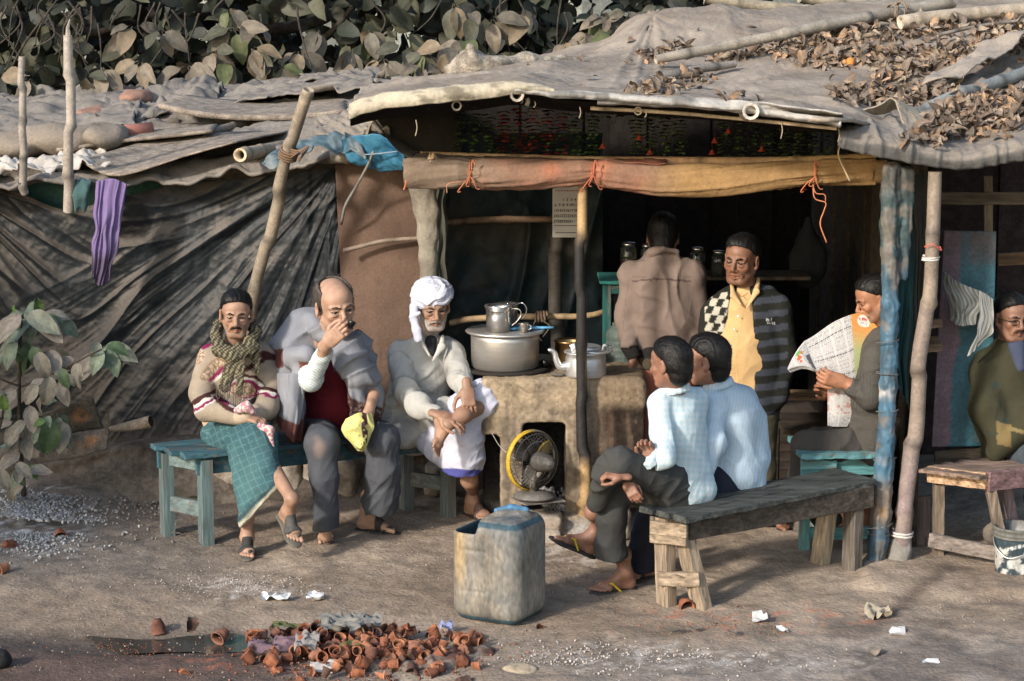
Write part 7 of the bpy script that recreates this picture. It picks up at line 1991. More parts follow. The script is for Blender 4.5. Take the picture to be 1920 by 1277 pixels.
  if sandal:
   q = Sdf(.0045)
   for a_, b_, w1, w2 in ((-.035, .06, .036, .036), (.06, .115, .036, .044), (.115, .150, .044, .034)):
    q.cap(P(0, a_, -.086), P(0, b_, -.086), w1 * sc, w2 * sc, k=.01, flat=(u, .30))
   V, F = q.mesh(); obj('sandal_sole', V, F, RUBBER, scol, s.root)
   q = Sdf(.0042)
   sc2 = strapcol or scol
   if sandal == 'slide':
    prims(q, .005, False)
    q.cut(P(0, .028, 0), -f - u * .3, k=.002); q.cut(P(0, .108, 0), f, k=.002); q.cut(P(0, 0, -.082), -u, k=.002)
    V, F = q.mesh(); obj('sandal_strap', V, F, RUBBER, sc2, s.root)
    q = Sdf(.004); q.cap(P(.042, .085, -.07), P(.016, .128, -.050), .006, .006); q.cap(P(.016, .128, -.050), P(.018, .140, -.076), .006, .005); V, F = q.mesh(); obj('sandal_strap', V, F, RUBBER, sc2, s.root)
   elif sandal == 'band':
    prims(q, .0045, False)
    q.cut(P(0, .050, 0), -f, k=.002); q.cut(P(0, .092, 0), f, k=.002); q.cut(P(0, 0, -.082), -u, k=.002)
    V, F = q.mesh(); obj('sandal_strap', V, F, RUBBER, sc2, s.root)
    q = Sdf(.004); q.cap(P(.045, .10, -.07), P(.018, .135, -.052), .007, .006); q.cap(P(.018, .135, -.052), P(-.01, .13, -.062), .006, .005); V, F = q.mesh(); obj('sandal_strap', V, F, RUBBER, sc2, s.root)
   else:
    for x in (.040, -.040):
     q.chain([P(x, .035, -.078), P(x * .75, .070, -.040), P(.018, .116, -.046)], [.006, .0065, .005], k=.004)
    V, F = q.mesh(); obj('sandal_strap', V, F, RUBBER, sc2, s.root)
def FT(x, y, h=.088):
 return G(x, y) + [0, 0, h]
def flatcol(c, v=.10, s=8, d=None):
 c = np.array(c, float)
 def f(V, N):
  return c * (1 + v * fbm(V * s, 3, 3))[:, None]
 return f
def ring_collar(p, c, R, r=.066, h=.022, tilt=.35, col=(.5, .5, .5), fold=.02, fwd=(0, -1, 0), gap=.5):
 f = nrm(fwd); rr = nrm(np.cross(f, (0, 0, 1))); q = Sdf(.005)
 pts = []
 for a in np.linspace(gap, 2 * np.pi - gap, 14):
  d = f * math.cos(a) + rr * math.sin(a)
  pts.append(np.asarray(c) + d * r + np.array([0, 0, -tilt * r * math.cos(a)]))
 q.chain(pts, [h * .8] + [h] * 12 + [h * .8], k=.012)
 q.chain([t_ + nrm(t_ - np.asarray(c)) * .012 - np.array([0, 0, fold]) for t_ in pts], [h * .7] * 14, k=.012)
 return p.garment('collar', q, col)
# ------------------------------------------------------------------ A: man in the patterned sweater and teal lungi
def man_sweater():
 p = Person('man in beige patterned sweater, scarf and teal checked lungi at the bench\'s left end', G(465, 1050), (.29, .172, .118))
 w = W
 p.head(w(443, 590, 12.02), yaw=.10, pitch=-.06, roll=-.02, sc=1.05, neck=w(441, 655, 12.1), tache=(.015, .012, .010), beard=((.10, .07, .05), .45), brow=(.014, .011, .010), fat=.93)
 p.torso(w(445, 800, 12.25), w(442, 690, 12.18), w(441, 650, 12.12), w(388, 668, 12.15), w(497, 668, 12.15))
 q = Sdf(.0075)
 F_ = ((0, 1, 0), .72)
 q.cap(w(446, 780, 12.22), w(441, 695, 12.18), .162, .158, k=.05, flat=F_)
 q.cap(w(396, 665, 12.17), w(490, 664, 12.17), .060, .060, k=.06); q.cap(w(441, 690, 12.16), w(441, 652, 12.13), .13, .065, k=.07, flat=F_)
 q.chain([w(392, 672, 12.15), w(378, 738, 12.08), w(388, 768, 11.92), w(452, 782, 11.80)], [.066, .064, .060, .046], k=.035)
 q.chain([w(494, 672, 12.15), w(508, 735, 12.08), w(500, 765, 11.92), w(478, 782, 11.82)], [.063, .062, .058, .046], k=.035)
 def col(V, N):
  x, y = PX(V)
  wob = 3 * vnoise(V * 30, 3)
  base = np.array((.29, .24, .185)); mar = (.055, .022, .020); mag = (.19, .02, .075); wh = (.56, .52, .46); br = (.20, .135, .09)
  C = np.tile(base, (len(V), 1)) * (1 + .05 * fbm(V * 30, 2, 2))[:, None]
  def band(path, wdt, c):
   nonlocal C
   xs, ys = np.array(path, float).T
   yy = np.interp(x, xs, ys, left=-999, right=-999)
   C = mix(C, c, (np.abs(y + wob - yy) < wdt) * 1.0)
  def blob(cx, cy, rx, ry, c, rot=0.0):
   nonlocal C
   dx, dy = x - cx, y - cy
   X = dx * math.cos(rot) + dy * math.sin(rot); Y = -dx * math.sin(rot) + dy * math.cos(rot)
   C = mix(C, c, sstep(1.06, .98, np.hypot(X / rx, Y / ry) + .03 * wob))
  speck = lambda: mix((.20, .135, .09), (.42, .33, .25), (vnoise(V * 160, 7) > 0) * 1.0)
  blob(386, 640, 22, 9, wh, -.4); blob(378, 648, 22, 8, mag, -.3); blob(368, 668, 17, 15, speck(), -.6)
  blob(402, 690, 32, 12, br, -.75); blob(402, 690, 29, 9.5, speck(), -.75); blob(408, 700, 24, 4, mag, -.75); blob(412, 706, 22, 2.5, wh, -.7)
  blob(500, 667, 20, 7, mar, .25); blob(475, 685, 28, 5, mar, -.5)
  blob(462, 726, 34, 24, mar); blob(461, 728, 33, 20, wh); blob(459, 729, 29, 17, mag); blob(456, 730, 23, 13, speck())
  blob(430, 762, 34, 8, mar, .5); blob(424, 752, 20, 5, wh, .6); blob(417, 750, 16, 5, mag, .6)
  band([(350, 763), (405, 733)], 4.5, mar); band([(350, 769), (405, 741)], 2.2, wh); band([(352, 775), (405, 746)], 3.0, mag); band([(352, 779), (405, 751)], 1.5, wh)
  band([(485, 728), (530, 735)], 4.5, mar); band([(485, 735), (530, 742)], 2.2, wh); band([(485, 739), (530, 746)], 2.2, mag)
  return C
 p.garment('sweater', q, col, KNIT, dict(amp=.024, fu=10, fv=4, seed=4))
 # sweater cuffs and tucked hands with a cloth
 for a, b in ((w(450, 782, 11.79), w(462, 781, 11.77)), (w(480, 783, 11.81), w(472, 784, 11.79))):
  q = Sdf(.005); q.cap(a, b, .040, .036, k=.01); p.garment('cuff', q, (.40, .32, .24), KNIT)
 p.hand(w(458, 780, 11.78), (.8, -.3, -.15), (0, .4, -1), .45, 1, .95)
 q = Sdf(.006); q.chain([w(446, 770, 11.74), w(462, 762, 11.72), w(474, 772, 11.72)], [.022, .026, .018], k=.02); q.chain([w(488, 800, 11.72), w(506, 806, 11.70), w(510, 835, 11.70)], [.022, .020, .012], k=.02)
 p.garment('checked_rag', q, lambda V, N: mix((.42, .17, .2), (.5, .45, .42), (vnoise(V * 110, 3) > 0) * 1.), CLOTH, dict(amp=.010, fu=30, fv=20, seed=9))
 # pale shirt hem below the sweater at his back
 q = Sdf(.008); q.cap(w(396, 765, 12.2), w(398, 815, 12.2), .06, .05, k=.02); p.garment('shirt_hem', q, (.46, .32, .22), CLOTH, dict(amp=.01, seed=5))
 # scarf
 q = Sdf(.0055)
 pts = [w(405, 628, 12.02), w(412, 655, 11.98), w(440, 668, 11.93), w(470, 652, 11.97), w(480, 622, 12.05)]
 q.chain(pts, [.030, .040, .043, .040, .032], k=.02)
 q.chain([w(480, 622, 12.05), w(470, 608, 12.14), w(440, 600, 12.2), w(410, 608, 12.14), w(405, 628, 12.02)], [.030] * 5, k=.02)
 q.chain([w(447, 655, 11.93), w(430, 695, 11.92), w(422, 725, 11.90)], [.036, .032, .034], k=.012, flat=((0, 1, 0), .45))
 q.chain([w(452, 660, 11.92), w(450, 700, 11.90), w(449, 735, 11.89)], [.028, .024, .022], k=.012, flat=((0, 1, 0), .45))
 q.chain([w(468, 640, 11.96), w(480, 670, 11.98), w(482, 700, 11.97)], [.034, .028, .012], k=.012, flat=((0, 1, 0), .45))
 def sc_(V, N):
  x, y = PX(V)
  g = np.sin((x + y) * .62 + 2 * np.sin(y * .25)) * .5 + .35 * np.sin((x - y) * 1.0) + .5 * vnoise(V * 110, 5)
  return mix((.035, .033, .025), (.20, .175, .11), sstep(-.1, .5, g))
 p.garment('scarf', q, sc_, CLOTH, dict(amp=.012, fu=10, fv=26, seed=7, slant=.2))
 mb = MB()
 for cx, cy, n_, Y in ((421, 726, 9, 11.885), (449, 738, 8, 11.875)):
  for k in range(n_):
   dx = (k - n_ / 2) * 3.0
   strand(mb, [w(cx + dx, cy - 4, Y), w(cx + dx + RNG.uniform(-2, 2), cy + 10, Y), w(cx + dx + RNG.uniform(-4, 4), cy + RNG.uniform(18, 28), Y)], .0022, (.11, .095, .07), 6)
 o = mb.build('scarf_fringe', CLOTH, p.root, True); o['kind'] = 'stuff'
 # legs
 p.limb([w(430, 815, 12.2), w(478, 838, 11.75), FT(465, 1034, .16)], [.075, .055, .036])
 p.foot(FT(464, 1036), (.10, -1, .02), sc=1.02, sandal='slide', side=-1, shin=w(467, 950, 11.66), scol=(.10, .09, .075), strapcol=(.035, .033, .032))
 p.foot(w(541, 958, 11.50), (.42, -.70, -.55), up=(.3, -.55, .75), sc=1.02, sandal='slide', side=-1, shin=w(512, 880, 11.68), scol=(.10, .09, .075), strapcol=(.06, .058, .055))
 q = Sdf(.0075)
 q.cap(w(432, 815, 12.2), w(480, 826, 11.78), .125, .105, k=.05)
 q.cap(w(412, 812, 12.2), w(430, 818, 12.0), .10, .10, k=.05)
 q.cap(w(478, 828, 11.78), w(498, 905, 11.66), .098, .075, k=.05)
 q.cap(w(462, 840, 11.80), w(474, 985, 11.64), .105, .070, k=.06)
 q.cap(w(482, 880, 11.73), w(500, 960, 11.66), .08, .09, k=.05); q.cap(w(490, 850, 11.72), w(508, 915, 11.60), .08, .062, k=.05)
 a, b = w(528, 908, 11.62), w(453, 988, 11.62)
 ln = nrm(b - a); nn = nrm(np.cross(ln, (0, 1, 0))); nn = nn if nn[2] < 0 else -nn
 q.cut(a, nn, k=.003)
 def lc(V, N):
  x, y = PX(V)
  t = (V - a) @ nn
  u1 = (x * .8 - y * .35); u2 = (x * .35 + y * .8)
  u1 = u1 + 7 * vnoise(V * 5, 3); u2 = u2 + 7 * vnoise(V * 5, 4)
  l = np.maximum(sstep(.90, .98, np.cos(u1 * 2 * np.pi / 12)), sstep(.88, .98, np.cos(u2 * 2 * np.pi / 12)))
  C = mix((.036, .085, .098), (.05, .11, .12), sstep(-.5, .5, fbm(V * 5, 5, 3)))
  C = mix(C, (.13, .23, .24), l * .4)
  C = mix(C, (.03, .05, .055), (t > -.045) * (t < -.028) * .9)
  C = mix(C, (.42, .40, .32), sstep(-.026, -.020, t))
  return C
 p.garment('lungi', q, lc, CLOTH, dict(amp=.032, fu=12, fv=4, seed=12, slant=1.0))
 p.finish()
# ------------------------------------------------------------------ B: man in the grey shawl drinking tea
def man_shawl():
 p = Person('balding man in grey shawl and maroon sweater drinking from a small cup', G(650, 1020), (.35, .215, .15))
 w = W
 p.head(w(629, 574, 11.98), yaw=.42, pitch=-.14, roll=.12, sc=1.28, neck=w(612, 640, 12.2), hair='bald', hcol=(.055, .045, .040), brow=(.06, .045, .038), tache=(.04, .033, .03), beard=((.22, .16, .13), .25), old=.5, gaze=-.3)
 p.torso(w(625, 800, 12.42), w(615, 700, 12.3), w(612, 650, 12.25), w(560, 660, 12.3), w(668, 668, 12.3))
 # maroon sweater
 q = Sdf(.009); q.cap(w(630, 795, 12.4), w(620, 690, 12.25), .185, .15, k=.05, flat=((0, 1, 0), .8)); q.cap(w(620, 760, 12.3), w(622, 700, 12.2), .15, .12, k=.05)
 p.garment('maroon_sweater', q, flatcol((.115, .014, .022), .1, 20), KNIT, dict(amp=.016, fu=12, fv=4, seed=3))
 # raised sleeve of fine checked shirt
 q = Sdf(.006); q.chain([w(566, 668, 12.15), w(583, 712, 11.92), w(611, 655, 11.80)], [.065, .062, .046], k=.03, ends=(0, 1))
 def chk(V, N):
  x, y = PX(V); u = x * .85 + y * .5; v = -x * .5 + y * .85
  g = np.maximum(sstep(.5, .9, np.cos(u * 2 * np.pi / 4.6)), sstep(.5, .9, np.cos(v * 2 * np.pi / 4.6)))
  return mix((.56, .60, .60), (.22, .28, .31), g * .75)
 p.garment('shirt_sleeve', q, chk, CLOTH, dict(amp=.016, fu=16, fv=5, seed=6))
 wr = w(614, 642, 11.74)
 p.hand(wr, w(648, 612, 11.68) - wr, (.5, .6, .35), .52, 1, 1.14, thumb=.6, arm=w(604, 668, 11.82), curls=[.42, .46, .5, .55])
 mb = MB(); cp = w(658, 609, 11.71); mb.lathe([(.014, -.02), (.022, .012), (.024, .016), (.021, .014), (.013, -.015)], cp, 20, (.05, .055, .06), R=euler(-.5, .3, 0)); mb.lathe([(0, 0), (.014, 0)], cp + [0, 0, -.02], 16, (.04, .04, .04), R=euler(-.5, .3, 0))
 o = mb.build('tea_cup', STEEL, None, True); tag(o, 'small dark tea cup held to the mouth of the balding man', 'cup')
 # shawl
 grey = (.20, .207, .232)
 a0 = w(520, 655, 12.2)
 q = Sdf(.0085)
 q.ell(w(580, 640, 12.33), (.185, .155, .15), k=.06)
 q.chain([w(598, 592, 12.28), w(572, 612, 12.28), w(552, 650, 12.26)], [.055, .10, .13], k=.06)
 q.chain([w(552, 660, 12.24), w(545, 700, 12.14), w(550, 760, 12.10), w(552, 800, 12.08)], [.125, .085, .075, .07], k=.04, flat=((0, 1, 0), .8))
 q.cap(w(548, 672, 12.05), w(576, 662, 11.95), .058, .052, k=.04)
 q.cap(w(565, 690, 12.0), w(563, 725, 11.98), .05, .045, k=.03)
 q.ell(w(655, 668, 12.2), (.145, .13, .135), k=.05)
 q.chain([w(588, 600, 12.2), w(600, 625, 12.08), w(628, 640, 12.02), w(662, 645, 12.06), w(676, 640, 12.2)], [.050, .052, .045, .050, .055], k=.03)
 q.chain([w(618, 636, 12.14), w(655, 664, 12.02), w(690, 700, 12.05)], [.045, .085, .055], k=.05)
 q.chain([w(640, 690, 12.02), w(672, 706, 12.0), w(694, 700, 12.08)], [.05, .06, .05], k=.05)
 q.chain([w(680, 690, 12.14), w(686, 740, 12.10), w(690, 786, 12.06)], [.085, .068, .055], k=.04, flat=((0, 1, 0), .8))
 q.chain([w(650, 705, 12.05), w(668, 750, 12.0), w(684, 780, 12.0)], [.035, .05, .045], k=.04, flat=((0, 1, 0), .6))
 q.ell(w(620, 745, 12.02), (.072, .12, .17), k=.02, neg=True)
 def shc(V, N):
  x, y = PX(V)
  C = np.array(grey) * (1 + .06 * fbm(V * 6, 3, 3))[:, None]
  m = sstep(7, 3, np.abs(y - np.interp(x, [622, 640, 652, 672, 710], [690, 722, 752, 768, 778])) - 9 - 3 * vnoise(V * 9, 4)) * (x > 625) * (y > 690)
  pat = mix((.045, .022, .022), (.16, .12, .11), (ridge(2 * vnoise(V * 75, 4), 3) > .55) * 1.0)
  C = mix(C, pat, m)
  mr = (.115, .045, .04)
  C = mix(C, mr, sstep(793, 797, y - (548 - x) * .6) * (x < 580))
  C = mix(C, (.17, .065, .05), (x > 561) * (x < 579) * (y > 676) * (y < 722))
  C = mix(C, mr, (y > 655) * (y < 690) * (x < 532) * 1.0)
  C = mix(C, (.13, .04, .035), sstep(8, 4, np.hypot((x - 672) / 2.2, (y - 617))) * 1.0)
  return C
 def drape(V, F):
  N = vnormals(V, F); x, y = PX(V)
  f1 = ridge(1.5 * vnoise(np.stack([x / 22 + .8 * vnoise(V * 4, 2), y / 150, 0 * x], 1), 5), 1.8) - .42
  f2 = ridge(1.5 * vnoise(np.stack([(x * .6 + y) / 30 + .6 * vnoise(V * 4, 8), (x - y) / 160, 0 * x], 1), 6), 1.8) - .42
  m = sstep(690, 740, y)
  return V + N * (.040 * f1 * m + .022 * f2 * (1 - m))[:, None]
 p.garment('shawl', q, shc, CLOTH, None, 2, post=drape)
 # long end of the shawl hanging over the bench with a maroon border
 rows = [[w(520, 700, 12.02), w(545, 700, 11.93), w(575, 705, 11.95)], [w(522, 770, 11.98), w(545, 765, 11.90), w(566, 770, 11.93)], [w(518, 790, 11.97), w(535, 815, 11.90), w(552, 832, 11.92)]]
 V, U, Vv = loft(rows, 40, 60); V[:, 1] -= .02 * (ridge(1.5 * vnoise(np.stack([U * 5, Vv, U * 0], 1), 4), 1.5) - .4)
 o = obj('shawl_end', V, gridfaces(40, 60), CLOTH, mix(grey, (.10, .04, .035), sstep(.70, .72, Vv - .12 * (1 - U))), p.root); solid(o, .008)
 # trousers
 tr = (.062, .066, .076)
 q = Sdf(.0075)
 q.cap(w(600, 812, 12.42), w(655, 812, 12.42), .135, .135, k=.05)
 q.cap(w(598, 812, 12.35), w(603, 832, 11.86), .115, .092, k=.05); q.cap(w(665, 812, 12.35), w(716, 824, 12.0), .115, .092, k=.05)
 q.chain([w(604, 836, 11.86), w(608, 900, 11.80), w(612, 992, 11.80)], [.092, .070, .072], k=.04, ends=(0, 1))
 q.chain([w(716, 828, 12.0), w(718, 880, 12.0), w(713, 952, 12.06)], [.090, .092, .108], k=.04, ends=(0, 1))
 p.garment('trousers', q, lambda V, N: mix(np.array(tr), (.26, .19, .16), sstep(1.0, .2, np.hypot((PX(V)[0] - 598) / 20, (PX(V)[1] - 838) / 24) + .3 * fbm(V * 14, 3, 2)) * .6) * (1 + .1 * fbm(V * 8, 3, 3))[:, None], CLOTH, dict(amp=.028, fu=8, fv=5, seed=21, slant=1.4))
 p.limb([w(607, 960, 11.82), w(611, 1005, 11.83)], [.036, .034]); 
 p.foot(FT(611, 1008, .092), (.08, -1, -.02), sc=1.05, sandal='band', side=1, scol=(.13, .10, .08), strapcol=(.10, .075, .06), shin=w(611, 960, 11.86))
 p.foot(FT(690, 994, .095), (1, -.42, -.02), sc=1.12, sandal='band', side=1, scol=(.035, .032, .03), shin=w(704, 930, 12.08))
 # hand holding the yellow bag
 p.hand(w(692, 770, 11.97), (-.25, -.3, -1), (-.5, .4, 0), .35, 1, 1.0, arm=w(700, 740, 12.05))
 rows = [[w(648, 786, 11.86), w(672, 774, 11.84), w(698, 776, 11.88)], [w(640, 806, 11.84), w(668, 805, 11.78), w(702, 800, 11.86)], [w(655, 828, 11.84), w(676, 838, 11.78), w(696, 815, 11.84)], [w(672, 846, 11.84), w(680, 847, 11.82), w(686, 842, 11.84)]]
 V, U, Vv = loft(rows, 40, 40); V[:, 1] -= .02 * (ridge(1.5 * vnoise(V * 16, 4), 1.2) - .4)
 pr = (vnoise(V * 130, 5) > .35) & (U > .2) & (U < .6) & (Vv > .3)
 C = mix((.55, .52, .19), (.22, .22, .08), pr * .8); C = mix(C, (.07, .03, .035), ((U > .62) & (U < .80) & (Vv < .75) & (vnoise(V * 60, 9) > -.3)) * 1.0)
 o = obj('paper_bag', V, gridfaces(40, 40), PAPER, C); solid(o, .03, 1); tag(o, 'crumpled yellow printed paper bag in the left hand of the man in the grey shawl', 'bag')
 p.finish()
# ------------------------------------------------------------------ C: man in the turban
def man_turban():
 p = Person('grey bearded man in white turban and pale kurta seated with one leg crossed', G(880, 975), (.26, .15, .10))
 w = W
 p.head(w(812, 575, 12.36), yaw=.22, pitch=-.16, roll=.03, sc=1.10, neck=w(800, 640, 12.5), hair='turban', tache=(.30, .28, .26), beard=((.36, .34, .32), .85), brow=(.06, .05, .045), old=.9)
 T, R, sc = p.hT, p.hR, p.hsc
 q = Sdf(.005)
 q.ell(T((0, -.020, .062)), np.array((.106, .124, .074)) * sc, R @ rotm((0, 1, 0), .16), k=.02)
 q.ell(T((.01, -.03, .090)), np.array((.082, .096, .050)) * sc, R, k=.03)
 q.ell(T((.080, -.03, .015)), np.array((.022, .05, .045)) * sc, R, k=.03)
 def wrap(V, F):
  L = ((V - p.hc) @ R) / sc; N = vnormals(V, F)
  an = np.arctan2(L[:, 0], L[:, 1] + .01)
  s_ = L[:, 2] * 62 + 1.6 * np.sin(an * 1.0 + .6) + .8 * vnoise(L * 14, 3)
  s_ = s_ + 1.2 * vnoise(L * 22, 11)
  f = (ridge(1.8 * vnoise(np.stack([s_, an * .6, 0 * an], 1), 5), 1.4) - .4) + .5 * (ridge(1.8 * vnoise(np.stack([s_ * 2.2, an, 0 * an + 3], 1), 6), 1.2) - .4)
  return V + N * (.009 * f + .003 * vnoise(L * 60, 9))[:, None]
 tc = (.50, .51, .60)
 p.garment('turban', q, lambda V, N: np.array(tc) * (1 + .05 * fbm(V * 20, 3, 2))[:, None], CLOTH, None, 1, post=wrap)
 q = Sdf(.005)
 q.chain([w(776, 575, 12.30), w(776, 600, 12.27), w(781, 620, 12.25), w(784, 634, 12.25)], [.024, .020, .024, .024], k=.01, flat=((0, 1, 0), .5))
 q.cap(w(772, 594, 12.27), w(786, 587, 12.26), .014, .010, k=.01)
 p.garment('turban_tail', q, tc, CLOTH, dict(amp=.010, fu=8, fv=34, seed=5, slant=.1))
 p.torso(w(780, 790, 12.6), w(795, 700, 12.5), w(800, 650, 12.5), w(748, 662, 12.48), w(848, 655, 12.48))
 q = Sdf(.0075); F_ = ((0, 1, 0), .75)
 q.cap(w(775, 795, 12.58), w(795, 700, 12.5), .185, .165, k=.05, flat=F_)
 q.cap(w(756, 658, 12.48), w(845, 652, 12.46), .062, .060, k=.06); q.cap(w(798, 690, 12.48), w(801, 650, 12.47), .12, .06, k=.07, flat=F_)
 q.chain([w(750, 668, 12.46), w(762, 738, 12.26), w(788, 762, 12.15), w(822, 779, 12.05)], [.070, .066, .056, .042], k=.03, ends=(0, 1))
 q.chain([w(848, 662, 12.44), w(860, 708, 12.28), w(876, 734, 12.14)], [.066, .058, .044], k=.03, ends=(0, 1))
 q.cap(w(748, 800, 12.5), w(760, 815, 12.4), .10, .085, k=.05); q.cap(w(795, 800, 12.42), w(835, 765, 12.3), .09, .06, k=.05)
 # neck opening
 q.cap(w(806, 640, 12.30), w(813, 668, 12.28), .030, .008, k=.01, neg=True)
 def kc(V, N):
  x, y = PX(V)
  C = np.array((.37, .365, .345)) * (1 + .05 * fbm(V * 7, 3, 3))[:, None]
  C = mix(C, (.30, .29, .27), ((np.abs(x - np.interp(y, [640, 740], [812, 822])) < 1.2) & (y > 660) & (y < 740)) * .8)
  C = mix(C, (.36, .35, .33), ((np.abs(x - 834) < 1) | (np.abs(x - 852) < 1)) * (y > 682) * (y < 722) * .7 + (np.abs(y - 684) < 1.2) * (x > 834) * (x < 852) * .7)
  return C
 p.garment('kurta', q, kc, CLOTH, dict(amp=.032, fu=13, fv=4, seed=14, slant=.9))
 q = Sdf(.005); q.chain([w(787, 622, 12.38), w(795, 648, 12.34), w(806, 668, 12.30)], [.011, .012, .007], k=.01, flat=((.7, -.6, 0), .5)); q.chain([w(830, 630, 12.38), w(828, 650, 12.32), w(812, 676, 12.29)], [.010, .020, .008], k=.01, flat=((.2, -.9, 0), .4))
 p.garment('collar', q, (.50, .48, .44))
 q = Sdf(.006); q.cap(w(808, 640, 12.34), w(812, 664, 12.33), .035, .015, k=.01); p.garment('vest', q, (.02, .02, .024))
 # white lungi over both legs
 q = Sdf(.0075)
 q.cap(w(800, 800, 12.5), w(902, 752, 12.22), .10, .095, k=.05)
 q.chain([w(905, 748, 12.2), w(895, 775, 12.22)], [.10, .085], k=.04)
 q.cap(w(790, 815, 12.5), w(872, 812, 12.22), .095, .10, k=.05)
 q.chain([w(872, 815, 12.22), w(870, 850, 12.24), w(868, 882, 12.26)], [.100, .105, .112], k=.04, ends=(0, 1))
 q.cap(w(800, 832, 12.35), w(850, 868, 12.28), .06, .07, k=.05)
 a, b = w(818, 872, 12.2), w(905, 884, 12.2)
 ln = nrm(b - a); nn = nrm(np.cross(ln, (0, 1, 0))); nn = nn if nn[2] < 0 else -nn
 def dc(V, N):
  x, y = PX(V)
  C = np.array((.48, .485, .57)) * (1 + .04 * fbm(V * 8, 3, 3))[:, None]
  C = mix(C, (.07, .075, .26), sstep(878.5, 880.5, y - (x - 860) * .05))
  return C
 p.garment('lungi', q, dc, CLOTH, dict(amp=.028, fu=10, fv=5, seed=16, slant=1.2))
 p.foot(FT(886, 966, .09), (.55, -.8, -.02), sc=1.10, side=-1, shin=w(878, 878, 12.3), sandal='band', scol=(.06, .04, .035), strapcol=(.10, .06, .05))
 p.limb([w(876, 820, 12.25), w(880, 900, 12.31), FT(886, 966, .14)], [.055, .046, .034])
 # crossed leg: shin and bare foot in the lap
 p.limb([w(900, 760, 12.15), w(868, 778, 12.03), w(846, 795, 11.98)], [.050, .044, .033])
 p.foot(w(842, 798, 11.97), (-.06, -.30, -1), up=(.9, -.35, .2), sc=1.05, side=-1, tint=1.05)
 # hands
 p.hand(w(823, 778, 12.0), (.8, -.2, -.22), (0, .5, -1), .32, -1, 1.08, thumb=.2, spread=.5)
 p.hand(w(876, 728, 12.06), (.10, -.35, -.9), (-.2, .95, -.3), .28, -1, 1.08, thumb=.0, spread=.7)
 p.finish()
# ------------------------------------------------------------------ D: front man in the checked light blue shirt, seen from behind
def man_checked():
 p = Person('man from behind in light blue checked shirt at the near end of the front bench', G(1150, 1110), (.21, .105, .07))
 w = W
 p.head(w(1257, 682, 10.78), fwd=(-.80, .62, 0), pitch=-.12, sc=1.0, neck=w(1266, 738, 10.84), hair='thick', eyes=False)
 p.torso(w(1290, 915, 10.86), w(1280, 800, 10.86), w(1270, 750, 10.86), w(1232, 765, 10.8), w(1316, 752, 10.98))
 q = Sdf(.007); F_ = (nrm((-.8, .6, 0)), .62)
 q.cap(w(1290, 905, 10.87), w(1280, 790, 10.87), .160, .150, k=.05, flat=F_)
 q.cap(w(1240, 752, 10.80), w(1308, 748, 10.96), .056, .056, k=.06); q.cap(w(1277, 780, 10.86), w(1266, 728, 10.83), .12, .062, k=.06, flat=F_)
 q.cap(w(1258, 905, 10.82), w(1316, 918, 10.88), .075, .075, k=.05); q.cap(w(1295, 900, 10.86), w(1304, 928, 10.86), .13, .085, k=.04, flat=F_)
 q.chain([w(1236, 758, 10.76), w(1240, 810, 10.70), w(1246, 858, 10.62), w(1224, 866, 10.60)], [.060, .058, .055, .052], k=.025, ends=(0, 1))
 q.cut(w(1300, 949, 10.8), (0, -.05, -1), k=.004)
 def chk(V, N):
  x, y = PX(V); u = x + .10 * (y - 800); u = u + 3 * vnoise(V * 5, 3); v = y + 3 * vnoise(V * 5, 6)
  g = .5 * sstep(-.2, .6, np.cos(u * 2 * np.pi / 11.5)) + .5 * sstep(-.2, .6, np.cos(v * 2 * np.pi / 11.5))
  C = mix((.50, .57, .60), (.36, .51, .57), g)
  C = mix(C, (.50, .47, .52), sstep(.75, .95, np.cos(u * 2 * np.pi / 11.5 + 2)) * .4)
  return C
 p.garment('shirt', q, chk, CLOTH, dict(amp=.018, fu=9, fv=3, seed=31, slant=1.0))
 ring_collar(p, w(1264, 728, 10.82), .0, .058, .016, .3, chk, fwd=(-.8, .6, 0))
 q = Sdf(.005); q.cap(w(1222, 868, 10.6), w(1214, 858, 10.59), .050, .046, k=.01, ends=(1, 1)); p.garment('rolled_cuff', q, chk, CLOTH, dict(amp=.010, fu=20, fv=20, seed=3))
 p.hand(w(1222, 862, 10.62), (-.35, -.1, .95), (-.2, -.9, 0), .55, -1, .95, arm=w(1236, 868, 10.62))
 tr = (.045, .046, .045)
 q = Sdf(.0075)
 q.cap(w(1290, 925, 10.9), w(1250, 925, 10.82), .115, .11, k=.05)
 q.cap(w(1262, 905, 10.80), w(1162, 868, 10.56), .105, .074, k=.05)
 q.chain([w(1158, 866, 10.56), w(1140, 885, 10.62), w(1120, 940, 10.78)], [.070, .064, .05], k=.04)
 q.cap(w(1265, 930, 10.95), w(1154, 908, 10.86), .095, .078, k=.05)
 q.chain([w(1152, 908, 10.84), w(1148, 970, 10.86), w(1144, 1042, 10.90)], [.076, .072, .084], k=.04, ends=(0, 1))
 p.garment('trousers', q, flatcol(tr, .12, 8), CLOTH, dict(amp=.026, fu=8, fv=5, seed=41, slant=1.3))
 p.foot(FT(1170, 1106, .092), (-1, -.35, -.03), sc=1.08, side=1, sandal='thong', scol=(.045, .04, .038), strapcol=(.45, .33, .03), shin=w(1156, 1035, 10.88))
 p.limb([w(1146, 990, 10.88), FT(1168, 1098, .12)], [.045, .036])
 p.foot(w(1108, 1006, 10.98), (-.85, -.1, .42), up=(.42, .0, .9), sc=1.06, side=-1, sandal='thong', scol=(.03, .03, .03), strapcol=(.45, .33, .03), shin=w(1112, 960, 10.9))
 p.hand(w(1166, 893, 10.50), (-.95, .1, .1), (0, .3, -1), .75, 1, .85, thumb=.3)
 p.hand(w(1176, 905, 10.58), (.4, -.5, -.7), (.3, .9, -.3), .45, 1, .8, thumb=.8)
 p.finish()
